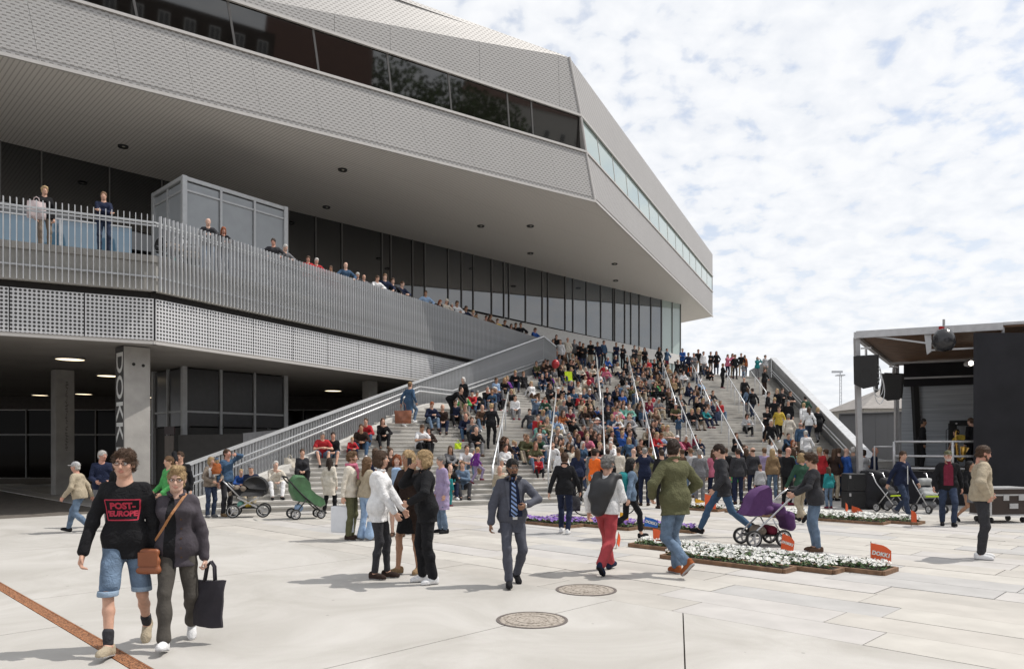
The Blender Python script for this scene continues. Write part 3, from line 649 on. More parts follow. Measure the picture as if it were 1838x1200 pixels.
mixn = tnode(t, 'ShaderNodeMix', data_type='RGBA'); t.links.new(tmath(t, 'MAXIMUM', slot, fr), mixn.inputs[0]); mixn.inputs[6].default_value = (.64, .615, .585, 1); mixn.inputs[7].default_value = (.44, .416, .392, 1); t.links.new(mixn.outputs[2], b.inputs['Base Color'])
bu = tnode(t, 'ShaderNodeBump'); bu.inputs['Strength'].default_value = .4; bu.inputs['Distance'].default_value = .03; bu.invert = True; t.links.new(slot, bu.inputs['Height']); t.links.new(bu.outputs[0], b.inputs['Normal'])
lib = tag(empty('library_building', (0, 45, 0)), 'huge angular grey metal library hovering over the plaza with dark window bands', 'building')
def part(name, m, mats, parent=None, smooth=False):
    o = m.obj(name, mats, parent or lib, smooth); o.matrix_parent_inverse = Matrix.Translation(-(parent or lib).location) if (parent or lib).parent is None else Matrix.Identity(4); return o
ZB, ZG0, ZG1, ZT = 13.8, 16.2, 17.85, 20.55
BL = [at_z(-700, 98 - 700 * .247, ZB), at_z(1068, 362, ZB)]
def fpt(px, py, z): return at_z(px, py, z)
c0, c1, c2, c3 = fpt(1068, 362, ZB), fpt(1052, 273, ZG0), fpt(1042.5, 208, ZG1), fpt(1022, 103, ZT)
e0 = fpt(1279, 568, ZB)
def side(c, z):                               # far right end of the building, at the same pixel column
    L = (e0 - c0).length; d = SD; q = c.copy(); # walk along the side wall to the column x/y of e0
    k = e0.x / e0.y; tt = (k * c.y - c.x) / (d.x - k * d.y); return c + d * tt
s0, s1, s2, s3 = e0, side(c1, ZG0), side(c2, ZG1), side(c3, ZT)
LF = 46.0
l0, l1, l2, l3 = [c - FD * LF for c in (c0, c1, c2, c3)]
nF = Vector((FD.y, -FD.x, -.14)).normalized(); nS = Vector((SD.y, -SD.x, -.1)).normalized()
def panels(a0, a1, b1, b0, n, name, mt, nrm, th=.12, gap=.003):
    """row of cladding panels between bottom edge a0-a1 and top edge b0-b1"""
    for i in range(n):
        t0, t1 = i / n, (i + 1) / n; g_ = gap / max(1e-3, (a1 - a0).length)
        q = [a0.lerp(a1, t0 + g_), a0.lerp(a1, t1 - g_), b0.lerp(b1, t1 - g_), b0.lerp(b1, t0 + g_)]
        m = MB(); m.slab(q, nrm, th); part(name, m, mt)
# front: lower band, glass, upper band with a folded-back top
panels(l0, c0, c1, l1, 20, 'cladding_panel', clad_f, nF)
fold0 = at(440, 0, (c2.y + 0) * 0 + at_z(440, 28, 16.2).y); 
# fold line: from the corner top to the left, running down the upper band
fl_t = [.0, .22, .5, .75, 1.0]
def onplane(px, py, back=0.0):                          # point of the upper front plane seen at this pixel
    n = (c3 - c2).cross(FD).normalized(); o = Vector((0, 0, EYE)); d = Vector(((px - HX) / F, 1, (HY - py) / F)); return o + d * ((c2 + Vector((-.42, .9, 0)) * back - o).dot(n) / d.dot(n))
FO = [onplane(1022, 103.5), onplane(1002, 99), onplane(860, 75), onplane(700, 45), onplane(600, 25), onplane(440, -6), onplane(250, -46)]
TOPL = [onplane(1022, 103)] + [onplane(px, 103 - (1022 - px) * .359, min(1.15, (1022 - px) / 400.) * .55) for px in (1002, 860, 700, 600, 440, 250)]
def under(p):
    q = c2 + FD * ((p - c2).dot(FD)); return q
UL = [under(p) for p in FO]
for i in range(len(FO) - 1):
    m = MB(); m.slab([UL[i + 1] + FD * .006, UL[i] - FD * .006, FO[i] - FD * .006, FO[i + 1] + FD * .006], nF, .12); part('cladding_panel', m, clad_f)
    if i: m = MB(); m.slab([FO[i + 1], FO[i], TOPL[i], TOPL[i + 1]], Vector((.35, -.75, .3)), .12); part('roof_cladding_panel', m, clad_f)
    else: m = MB(); m.slab([FO[1], FO[0], TOPL[1]], Vector((.35, -.75, .3)), .12); part('roof_cladding_panel', m, clad_f)
m = MB(); m.slab([UL[0], c2, c3], nF, .12); part('cladding_panel', m, clad_f)
m = MB(); m.slab([l2, UL[-1], FO[-1], l2 + (FO[-1] - UL[-1])], nF, .12); part('cladding_panel', m, clad_f)
m = MB(); m.slab([l2 + (FO[-1] - UL[-1]), FO[-1], TOPL[-1], l2 + (FO[-1] - UL[-1]) + Vector((-.8, 1.6, 3))], Vector((.35, -.75, .3)), .12); part('roof_cladding_panel', m, clad_f)
inset = -nF * .08; inset0 = -nF * .36
m = MB(); m.slab([c1, c2, c2 + inset, c1 + inset0], nS, .05); part('end_trim', m, trim)
gpx = [1045, 960, 917, 812, 703, 571, 419, 240, 60]
gx = [0.0]
def tfor(px):                                  # distance along the glass band for a photo column
    k = (px - HX) / F; q = c1.lerp(c2, .5); return (k * q.y - q.x) / (FD.x - k * FD.y) * -1
gx = [0.02] + [tfor(p) for p in gpx[1:]] + [36, 41, 45.9]
for i in range(len(gx) - 1):
    a, bq = gx[i] + .03, gx[i + 1] - .03
    m = MB(); m.slab([c1 - FD * bq + inset0, c1 - FD * a + inset0, c2 - FD * a + inset, c2 - FD * bq + inset], nF, .03); part('window_pane', m, gl_top)
    m = MB(); m.bar(c1 - FD * gx[i + 1] + inset0, c2 - FD * gx[i + 1] + inset, .05, .08, up=FD); part('mullion', m, mull)
for A, B in ((l0, c0), (l1, c1), (l2, c2)):
    m = MB(); m.bar(A + nF * .02, B + nF * .02, .10, .10); part('edge_trim', m, trim)
# side wall
panels(c0, s0, s1, c1, 12, 'cladding_panel', clad_s, nS); panels(c2, s2, s3, c3, 12, 'cladding_panel', clad_s, nS)
for i in range(14):
    a, bq = i / 14 + .0012, (i + 1) / 14 - .0012; io = -nS * .06
    m = MB(); m.slab([c1.lerp(s1, a) + io, c1.lerp(s1, bq) + io, c2.lerp(s2, bq) + io, c2.lerp(s2, a) + io], nS, .04); part('window_pane', m, gl_mint)
    m = MB(); m.bar(c1.lerp(s1, (i + 1) / 14) + io, c2.lerp(s2, (i + 1) / 14) + io, .04, .06, up=SD); part('mullion', m, trim)
for A, B in ((c0, s0), (c1, s1), (c2, s2)):
    m = MB(); m.bar(A + nS * .02, B + nS * .02, .09, .09); part('edge_trim', m, trim)
m = MB(); m.tube([c0, c1, c2, c3], .06, 8); part('corner_trim', m, trim)
# roof and back so that the volume is closed
BK = Vector((-20, 33, 0))
m = MB(); m.add([c3 - Vector((0, 0, .15)), s3 - Vector((0, 0, .15)), s3 + BK - Vector((0, 0, .15)), l3 + BK - Vector((0, 0, .15)), TOPL[-1] - Vector((0, 0, .15))], [(0, 1, 2, 3, 4)]); part('roof', m, trim)
m = MB(); m.add([s0, s3, s3 + BK, s0 + BK], [(0, 1, 2, 3)]); part('back_wall', m, clad_s)
# soffit
m = MB(); m.add([l0, c0, s0, s0 + BK, l0 + BK], [(4, 3, 2, 1, 0)]); m.add([v + Vector((0, 0, .2)) for v in (l0, c0, s0, s0 + BK, l0 + BK)], [(0, 1, 2, 3, 4)]); part('soffit', m, soff)
dl_m = mat('downlight_housing', (.01, .01, .01), .4, var=0); dl_l = mat('downlight_lens', (.6, .58, .5), .3, var=0)
for (px, py) in ((221, 262), (615, 304), (586, 371), (863, 405), (952, 405), (952, 454), (1103, 473), (1105, 503)):
    p = at_z(px, py, ZB); m = MB(); m.lathe([(0, -.03), (.13, -.03), (.19, -.06), (.20, 0)], 20, p); o = part('downlight', m, dl_m)
    m = MB(); m.lathe([(0, -.035), (.055, -.035), (.06, -.028)], 12, p + Vector((.02, 0, 0))); part('lens', m, dl_l, o)
# recessed glass storey under the soffit
GA, GB = at_z(0, 253, ZB), at_z(1221, 546, ZB); GD = (GB - GA); GD.z = 0; GLn = GD.length; GD.normalize(); nG = Vector((GD.y, -GD.x, 0))
def tg(px): k = (px - HX) / F; return (k * GA.y - GA.x) / (GD.x - k * GD.y)
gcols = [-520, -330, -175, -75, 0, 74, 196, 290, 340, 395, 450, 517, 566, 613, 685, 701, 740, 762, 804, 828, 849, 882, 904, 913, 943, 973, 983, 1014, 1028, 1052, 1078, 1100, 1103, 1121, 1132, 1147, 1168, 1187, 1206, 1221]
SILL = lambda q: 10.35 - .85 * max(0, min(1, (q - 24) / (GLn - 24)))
ts = [tg(p) for p in gcols]
for i in range(len(ts) - 1):
    a, bq = ts[i], ts[i + 1]
    if bq - a < .02: continue
    A, B = GA + GD * (a + .02), GA + GD * (bq - .02)
    z0a, z0b = (7.1, 7.1) if gcols[i] < 620 else (SILL(a), SILL(bq))
    m = MB(); m.slab([Vector((A.x, A.y, z0a)), Vector((B.x, B.y, z0b)), Vector((B.x, B.y, ZB)), Vector((A.x, A.y, ZB))], nG, .03); part('window_pane', m, gl_dark if gcols[i] < 760 else gl_mid if gcols[i] < 1000 else gl_far if gcols[i] < 1170 else gl_mint)  # panes paler to the right: bright sky behind is painted into the base colour
    if z0a > 8:
        m = MB(); m.slab([Vector((A.x, A.y, 6.9)), Vector((B.x, B.y, 6.9)), Vector((B.x, B.y, z0b - .87)), Vector((A.x, A.y, z0a - .87))], nG, .03); part('window_pane', m, gl_mint)
    p = GA + GD * bq; m = MB(); m.box((p.x, p.y, (6.9 + ZB) / 2), (.05, .14, ZB - 6.9), math.atan2(GD.y, GD.x)); part('mullion', m, mull)
qa = tg(690); A = GA + GD * qa + nG * .12; B = GA + GD * (GLn + .05) + nG * .12
m = MB(); m.slab([Vector((A.x, A.y, SILL(qa) - .84)), Vector((B.x, B.y, SILL(GLn) - .84)), Vector((B.x, B.y, SILL(GLn))), Vector((A.x, A.y, SILL(qa)))], nG, .4); part('white_fascia', m, mat('white_fascia', (.60, .59, .57), .5, var=.05))
m = MB(); SB = Vector((GB.x, GB.y, 0)); RD_ = Vector((-.62, .78, 0)); SB2 = SB + RD_ * 14
for k in range(5):
    a, bq = SB + RD_ * (k * 2.8 + .03), SB + RD_ * (k * 2.8 + 2.77); m = MB(); m.slab([Vector((*a.xy, 6.9)), Vector((*bq.xy, 6.9)), Vector((*bq.xy, ZB)), Vector((*a.xy, ZB))], Vector((.78, .62, 0)), .03); part('window_pane', m, gl_mint)
m = MB(); m.slab([Vector((*SB.xy, 8.66)), Vector((*SB2.xy, 8.66)), Vector((*SB2.xy, 9.50)), Vector((*SB.xy, 9.50))], Vector((.78, .62, 0)), .3); part('white_fascia', m, MATS['white_fascia'])
# dark interior behind the lower glass so nothing shines through
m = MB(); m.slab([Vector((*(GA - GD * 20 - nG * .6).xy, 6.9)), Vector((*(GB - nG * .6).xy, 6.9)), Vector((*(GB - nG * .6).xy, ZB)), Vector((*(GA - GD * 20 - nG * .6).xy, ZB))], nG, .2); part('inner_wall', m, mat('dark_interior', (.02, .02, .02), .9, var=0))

# ------------------------------------------------------------------ stairs
RISE = .142; KN = 50; KL = 23
def c_of(k): return 23.3 + .485 * k + (.8 if k > KL else 0)      # reach of tread edge k along x = 0
def fold(k): return -6.0 + .30 * k
LB0, LB1 = Vector((-8.6, 19.7)), Vector((1.9, 43.1))             # left boundary (parapet line) in plan
RBT, RBB = Vector((20.2, 58.2)), Vector((14.2, 29.7))
RBD = (RBB - RBT)
def yk(x, k):
    xf = fold(k); c = c_of(k); return c + .45 * x if x >= xf else c + .45 * xf + (.45 + .55 * min(1, k / 20)) * (x - xf)
def lint(k):
    lo, hi = -.35, 1.35
    for _ in range(40):
        m_ = (lo + hi) / 2; p = LB0.lerp(LB1, m_)
        if p.y < yk(p.x, k): lo = m_
        else: hi = m_
    return LB0.lerp(LB1, lo)
def rint(k):
    lo, hi = -.4, 1.4
    for _ in range(40):
        m_ = (lo + hi) / 2; p = RBT + RBD * m_
        if p.y > yk(p.x, k): lo = m_
        else: hi = m_
    return RBT + RBD * lo
def tread_line(k):
    a, b_ = lint(k), rint(k); xf = fold(k); P = [a]
    if a.x < xf < b_.x: P.append(Vector((xf, yk(xf, k))))
    return P + [b_]
step_m = [mat('stair_concrete_%s' % 'ab'[i], c, .9, var=.16, vscale=1.3, bump=.15, bscale=50) for i, c in enumerate(((.48, .465, .435), (.51, .49, .46)))]
stairs = tag(empty('grand_staircase', (4, 34, 0)), 'broad concrete staircase filled with seated people leading up to the library', 'staircase')
sp = lambda name, m, mt, **k: part(name, m, mt, stairs, **k)
lines = [tread_line(k) for k in range(KN + 1)]
for k in range(KN):
    f_, bk = lines[k], lines[k + 1]; z = (k + 1) * RISE
    front = [(p.x, p.y) for p in f_]; back = [(p.x, p.y) for p in bk][::-1]
    m = MB(); m.prism(front + back, z - .26, z - .05); m.prism([(x, y - .035) for x, y in front] + [(x, y - .005) for x, y in back], z - .05, z); o = sp('step', m, step_m[k % 2])
m = MB(); m.prism([(-9.4, 22.4)] + [tuple(lines[0][-1])] + [tuple(lines[KN][-1])] + [(p.x, p.y) for p in lines[KN][:-1]][::-1], -.05, -.02) if False else None
# sloping solid under the steps
conc_d = mat('concrete_wall', (.33, .32, .305), .85, var=.14, vscale=1.1, bump=.12, bscale=40)
L0, L1 = lines[0], lines[KN]
vs = [Vector((L0[0].x, L0[0].y, -.05)), Vector((L0[-1].x, L0[-1].y, -.05)), Vector((L1[-1].x, L1[-1].y, KN * RISE - .32)), Vector((L1[0].x, L1[0].y, KN * RISE - .32))]
ZD = KN * RISE
def stair_z(p, h_=0):
    for k in range(KN, -1, -1):
        if p.y >= yk(p.x, k): return (k + (0 if k == KN else 1)) * RISE
    return 0.0
def find_step(px, py, h, frac=.5):
    """the tread on which something of height h seen at the pixel stands: returns the point on the tread"""
    best = None; k_ = (px - HX) / F
    for k in range(KN + 1):
        lo, hi = 10, 95
        for _ in range(30):
            d = (lo + hi) / 2; x = k_ * d
            yy = yk(x, k) * (1 - frac) + yk(x, k + 1) * frac if k < KN else yk(x, k) + .4
            if d < yy: lo = d
            else: hi = d
        z = min(k + 1, KN) * RISE; pyy = HY - (z + h - EYE) / d * F
        if best is None or abs(pyy - py) < best[0]: best = (abs(pyy - py), Vector((k_ * d, d, z)), k, d)
    return best[1], best[2]
# upper plaza deck and its underside
dk_top = mat('deck_paving', (.40, .385, .36), .85, var=.1, vscale=1.0)
KP = [Vector((-9.9, 20.7)), Vector((1.34, 43.5))]
LD = Vector((-3.2, -1.65)).normalized(); KL0 = KP[0] + LD * 22
deck = tag(empty('upper_deck', (0, 40, 0)), 'concrete upper deck with overhanging rim in front of the glass storey', 'deck')
dp = lambda name, m, mt, **k: part(name, m, mt, deck, **k)
poly = [tuple(KL0), tuple(KP[0]), tuple(KP[1])] + [(p.x, p.y + .01) for p in lines[KN]] + [(28, 78), (6, 100), (-50, 78)]
m = MB(); m.prism(poly, ZD - .18, ZD); dp('deck_slab', m, dk_top)
fasc = mat('deck_fascia_concrete', (.42, .41, .385), .8, var=.10, vscale=1.5)
ND1 = Vector((LD.y, -LD.x)); ND1 = ND1 if ND1.y < 0 else -ND1
D2 = (KP[1] - KP[0]).normalized(); ND2 = Vector((D2.y, -D2.x))
def band(A, B, n, z0, z1, out, th, name, mt, pf=dp):
    A, B = Vector(A) + n * out, Vector(B) + n * out; m = MB(); m.slab([(A.x, A.y, z0), (B.x, B.y, z0), (B.x, B.y, z1), (A.x, A.y, z1)], Vector((n.x, n.y, 0)), th); return pf(name, m, mt)
band(KL0, KP[0], ND1, 6.12, ZD - .002, -.05, .3, 'fascia', fasc); band(KP[0], KP[1], ND2, 6.12, ZD - .002, -.05, .3, 'fascia', fasc)
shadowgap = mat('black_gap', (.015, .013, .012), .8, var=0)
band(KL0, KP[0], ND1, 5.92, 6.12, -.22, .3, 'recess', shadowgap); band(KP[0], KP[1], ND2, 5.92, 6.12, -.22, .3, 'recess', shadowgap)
# perforated panels under the rim
def perf(name, U, su):
    m = mat(name, (.62, .62, .63), .45, metal=.2, var=0); t, b = nodes(m); u, v = grid_uv(t, U, (0, 0, 1), None, su, 1 / .102)
    fu = tmath(t, 'SUBTRACT', tmath(t, 'FRACT', u), .5); fv = tmath(t, 'SUBTRACT', tmath(t, 'FRACT', v), .5)
    rr_ = tmath(t, 'SQRT', tmath(t, 'ADD', tmath(t, 'MULTIPLY', fu, fu), tmath(t, 'MULTIPLY', fv, fv))); hole = tmath(t, 'LESS_THAN', rr_, .335)
    mixn = tnode(t, 'ShaderNodeMix', data_type='RGBA'); t.links.new(hole, mixn.inputs[0]); mixn.inputs[6].default_value = (.62, .62, .63, 1); mixn.inputs[7].default_value = (.035, .033, .032, 1); t.links.new(mixn.outputs[2], b.inputs['Base Color'])
    t.links.new(tmath(t, 'SUBTRACT', .2, tmath(t, 'MULTIPLY', hole, .2)), b.inputs['Metallic'])
    bu = tnode(t, 'ShaderNodeBump'); bu.inputs['Strength'].default_value = .5; bu.inputs['Distance'].default_value = .03; bu.invert = True; t.links.new(hole, bu.inputs['Height']); t.links.new(bu.outputs[0], b.inputs['Normal']); return m
pf1 = perf('perforated_metal_left', -LD.to_3d(), 1 / .102); pf2 = perf('perforated_metal', D2.to_3d(), 1 / .102)
def perf_row(A, B, n, mt, w):
    A, B = Vector(A), Vector(B); L = (B - A).length; N = max(1, round(L / w)); d = (B - A) / N
    for i in range(N): band(A + d * i + d.normalized() * .012, A + d * (i + 1) - d.normalized() * .012, n, 4.73, 5.92, -.12, .05, 'perforated_panel', mt)
perf_row(KL0, KP[0] - (-LD) * .05, ND1, pf1, 1.75); perf_row(KP[0] + D2 * .08, KP[1], ND2, pf2, 1.75)
for (A, B, n) in ((KL0, KP[0], ND1), (KP[0], KP[1], ND2)):
    band(A, B, n, 4.65, 4.72, -.09, .14, 'lower_trim', trim)
# ceiling of the passage below
und = mat('passage_ceiling', (.27, .255, .24), .75, var=.1, vscale=.8)
t, b = nodes(und); u, v = grid_uv(t, FD, (FD.y, -FD.x, 0), None, 1 / 1.6, 1 / .12); bu = tnode(t, 'ShaderNodeBump'); bu.inputs['Strength'].default_value = .5; t.links.new(tmath(t, 'LESS_THAN', tmath(t, 'FRACT', v), .15), bu.inputs['Height']); t.links.new(bu.outputs[0], b.inputs['Normal'])
pin = lambda p, n, o: tuple(Vector(p) + n * o)
m = MB(); m.prism([pin(KL0, ND1, -.1), pin(KP[0], (ND1 + ND2).normalized(), -.1), pin(KP[1], ND2, -.1), (-1.5, 46), (-2, 70), (-44, 70)], 4.68, 4.76); dp('passage_ceiling', m, und)
# back of the passage: dark glass wall, doors, side walls
dg = mat('passage_glass', (.008, .006, .005), .06, var=0, ior=1.2, spec=.3)
for i in range(20):
    x0 = -46 + i * 2.0; A = Vector((x0, 43.0)); B = Vector((x0 + 1.94, 43.0)); band(A, B, Vector((0, -1)), 0.02, 3.9, 0, .05, 'glass_panel', dg)
    m = MB(); m.box((x0 + 1.97, 42.95, 2.0), (.06, .12, 4.0)); dp('mullion', m, mull)
band((-46, 43.0), (-4.6, 43.0), Vector((0, -1)), 3.96, 4.7, 0, .05, 'dark_wall_panel', mat('passage_dark_wall', (.07, .06, .055), .8, var=.2)); band((-46, 42.9), (-4.6, 42.9), Vector((0, -1)), 2.45, 2.55, 0, .05, 'transom', mull)
band((-4.9, 33.5), (-.6, 43), Vector((-.9, .42)), 0, 4.65, 0, .2, 'side_wall', mat('passage_dark_wall'))
lampm = mat('lit_ceiling_lamp', (.9, .8, .6), .5, var=0, emit=(1, .82, .55), estr=2.2)
for (px, py, r) in ((126, 643, .42), (195, 673, .42), (72, 708, .40), (85, 719, .4), (598, 700, .42), (268, 712, .42), (150, 706, .42), (30, 716, .42)):
    p = at_z(px, py, 4.64); m = MB(); m.lathe([(0, -.03), (r, -.03), (r, .04)], 28, p); o = dp('ceiling_lamp', m, lampm); m = MB(); m.lathe([(r, -.045), (r + .03, -.045), (r + .03, .05)], 28, p); part('lamp_ring', m, mull, o)
# columns
colc = mat('column_concrete', (.36, .345, .325), .85, var=.16, vscale=2.0, bump=.18, bscale=30)
def column(px0, px1, d, lab):
    """square column turned with the plaza grid"""
    w = (px1 - px0) / F * d / 1.24; x = ((px0 + px1) / 2 - HX) / F * d; o = tag(empty('concrete_column', (x, d, 0), R(46)), lab, 'column', 'concrete columns carrying the deck')
    m = MB(); m.box((0, 0, 2.33), (w, w, 4.66)); s_ = m.obj('shaft', colc, o); bevel(s_, .02, 2); return o, w
CO, CW = column(211, 266, 21.6, 'square concrete column lettered DOKK1 down one edge, nearest under the deck')
for (dx, z) in ((-.10, 4.15), (.16, 4.13)): m = MB(); m.lathe([(0, -.004), (.045, -.004), (.05, .01)], 16, (dx, -CW / 2 - .002, z), axis='Y'); m.obj('form_tie_hole', shadowgap, CO)
white_p = mat('white_lettering', (.72, .72, .70), .6, var=0)
m = MB(); m.box((-CW / 2 - .002, 0, 3.0), (.006, CW - .06, 3.3)); m.obj('dark_sign_strip', mat('dark_sign_paint', (.055, .053, .052), .7), CO)  # shade of this column face, put in as a dark strip behind the letters
tm = text_mesh('DOKK1', .90, .002, .012, spacing=1.0); o = link('lettering', tm, CO, white_p)
o.matrix_local = Matrix.Translation((-CW / 2 - .009, .0, 3.02)) @ Matrix.Rotation(R(-90), 4, 'Z') @ Matrix.Rotation(R(90), 4, 'X') @ Matrix.Rotation(R(-90), 4, 'Z') @ Matrix.Diagonal((1, .82, 1, 1))
C2, W2 = column(94, 131, 27.9, 'concrete column with small dark writing running down it, deeper under the deck')
wm = MB(); wr_ = random.Random(5)
for q in range(46):
    z = 4.2 - q * .056; wm.box((.05 + wr_.uniform(-.02, .02), -W2 / 2 - .003, z), (wr_.uniform(.02, .09), .004, .02))
tag(wm.obj('worn_lettering', shadowgap, C2), kind='stuff')
column(652, 676, 32.5, 'concrete column in the shade behind the sloping railing')
# ------------------------------------------------------------------ railings
galv = mat('galvanised_steel', (.50, .51, .525), .5, metal=.2, var=.14, vscale=5); galv_l = mat('bright_steel_rail', (.58, .59, .60), .4, metal=.45, var=.06)
def slat_rail(A, B, n, spacing, z0, z1, obj, sw=.020, sd_=.095, cap=True, z0b=None, z1b=None, yawoff=0.0):
    """row of upright flat bars between plan points A and B, each bar a part sharing one mesh"""
    A, B = Vector(A), Vector(B); d = B - A; L = d.length; N = int(L / spacing); ang_ = math.atan2(d.y, d.x); z0b = z0 if z0b is None else z0b; z1b = z1 if z1b is None else z1b
    m = MB(); m.box((0, 0, .5), (sw, sd_, 1)); me = m.mesh('slat')
    for i in range(N + 1):
        t_ = i / N; p = A + d * t_; za, zb = z0 + (z0b - z0) * t_, z1 + (z1b - z1) * t_
        link('slat', me, obj, galv, (p.x, p.y, za), (0, 0, ang_ + yawoff), (1, 1, zb - za))
r1 = tag(empty('slat_railing'), 'tall railing of upright steel slats on the short left stretch of the deck edge', 'railing')
off1 = ND1 * .06; off2 = ND2 * .06
RT = 8.2
mid = KP[0] + (ND1 + ND2).normalized() * .07
slat_rail(KP[0] + off1 + LD * 9.0, KP[0] + off1 + LD * .08, ND1, .142, 6.12, RT, r1)
for z in (RT - .28, 6.5): m = MB(); m.bar((*(KP[0] + off1 * .4 + LD * 9).xy, z), (*(KP[0] + off1 * .4).xy, z), .03, .05); m.obj('cross_bar', galv, r1)
m = MB(); m.bar((*(KP[0] - ND1 * .10 + LD * 9).xy, RT - .16), (*(KP[0] - ND1 * .10).xy, RT - .16), .05, .05); m.obj('handrail', galv_l, r1)
r2 = tag(empty('slat_railing'), 'long railing of upright steel slats along the deck edge, spectators leaning on it', 'railing')
slat_rail(KP[0] + off2 + D2 * .08, KP[1] + off2, ND2, .138, 6.12, RT, r2)
for z in (RT - .28, 6.5): m = MB(); m.bar((*(KP[0] + off2 * .4).xy, z), (*(KP[1] + off2 * .4).xy, z), .03, .05); m.obj('cross_bar', galv, r2)
m = MB(); m.bar((*(KP[0] - ND2 * .10).xy, RT - .16), (*(KP[1] - ND2 * .10).xy, RT - .16), .05, .05); m.obj('handrail', galv_l, r2)
# sloping railing beside the stairs
r3 = tag(empty('stair_side_railing'), 'sloping slatted steel railing with pale top rail along the left edge of the stairs', 'railing')
ld = (LB1 - LB0).normalized(); ln = Vector((ld.y, -ld.x)); LA = LB0 - ln * .10; LBe = LB1 - ln * .10; LLen = (LB1 - LB0).length
zt0, zt1 = 1.29, RT
def base_z(p): return stair_z(p + ln * .35)
N3 = 196; m = MB(); m.box((0, 0, .5), (.018, .07, 1)); me = m.mesh('slat'); a3 = math.atan2(ld.y, ld.x)
bz = [max(0.0, base_z(LB0.lerp(LB1, i / N3)) - .05) for i in range(N3 + 1)]
bz = [sum(bz[max(0, i - 5):i + 6]) / len(bz[max(0, i - 5):i + 6]) for i in range(N3 + 1)]
for i in range(N3 + 1):
    p = LA.lerp(LBe, i / N3); z1 = zt0 + (zt1 - zt0) * i / N3; link('slat', me, r3, galv, (p.x, p.y, bz[i]), (0, 0, a3), (1, 1, z1 - bz[i]))
m = MB(); m.bar((LA.x, LA.y, zt0), (LBe.x, LBe.y, zt1), .14, .07); E_ = LBe + Vector((.75, .35)); m.bar((LBe.x, LBe.y, zt1), (E_.x, E_.y, zt1 - .55), .14, .07); m.obj('top_rail', galv_l, r3)
E5 = 14
for i in range(E5 + 1):
    p = LBe.lerp(E_, i / E5); link('slat', me, r3, galv, (p.x, p.y, 5.7), (0, 0, math.atan2(.35, .75)), (1, 1, zt1 - .55 * i / E5 - 5.7))
def curve_on(t0, t1, h_, n=30, off=.16):
    out = []
    for i in range(n + 1):
        t_ = t0 + (t1 - t0) * i / n; q = min(N3, max(0, int(t_ * N3))); p = LB0.lerp(LB1, t_) + ln * off; out.append(Vector((p.x, p.y, bz[q] + h_)))
    return out
KZ = lambda k: k * RISE
def hand_pts(zs):   # straight runs joined with a level stretch at the landing
    i1 = next(i for i in range(N3) if bz[i] >= KZ(KL) - .12) / N3; i2 = next((i for i in range(N3) if bz[i] > KZ(KL) + .14), int(.56 * N3)) / N3
    P = lambda t_, z: Vector((*(LB0.lerp(LB1, t_) + ln * .15).xy, z))
    return [P(0, zs), P(i1 - .005, KZ(KL) + zs - .02), P(i2, KZ(KL) + zs), P(.985, bz[int(.985 * N3)] + zs)]
m = MB(); m.tube(hand_pts(.98), .028, 8); m.obj('handrail', galv_l, r3, True)
m = MB(); m.tube(hand_pts(.80), .035, 8); m.obj('lower_handrail', galv_l, r3, True)
# pale concrete curb at the foot of that railing
cpale = mat('pale_curb', (.58, .565, .535), .8, var=.08, vscale=2)
m = MB()
for i in range(0, N3, 4):
    p0, p1 = LB0.lerp(LB1, i / N3), LB0.lerp(LB1, min(N3, i + 4) / N3); z0, z1 = bz[i] + .30, bz[min(N3, i + 4)] + .30
    a = [p0 - ln * .04, p0 + ln * .22, p1 + ln * .22, p1 - ln * .04]
    m.add([(a[0].x, a[0].y, z0), (a[1].x, a[1].y, z0), (a[2].x, a[2].y, z1), (a[3].x, a[3].y, z1), (a[0].x, a[0].y, z0 - .9), (a[1].x, a[1].y, z0 - .9), (a[2].x, a[2].y, z1 - .9), (a[3].x, a[3].y, z1 - .9)], [(0, 1, 2, 3), (1, 5, 6, 2), (0, 3, 7, 4), (0, 4, 5, 1), (3, 2, 6, 7)])
sp('curb', m, cpale)
# side wall under the left edge, so the stair body is solid
m = MB()
for i in range(0, N3, 4):
    p0, p1 = LA.lerp(LBe, i / N3), LA.lerp(LBe, (i + 4) / N3); m.add([(p0.x, p0.y, -.05), (p1.x, p1.y, -.05), (p1.x, p1.y, bz[min(N3, i + 4)] + .02), (p0.x, p0.y, bz[i] + .02)], [(0, 1, 2, 3)])
sp('side_wall', m, conc_d)
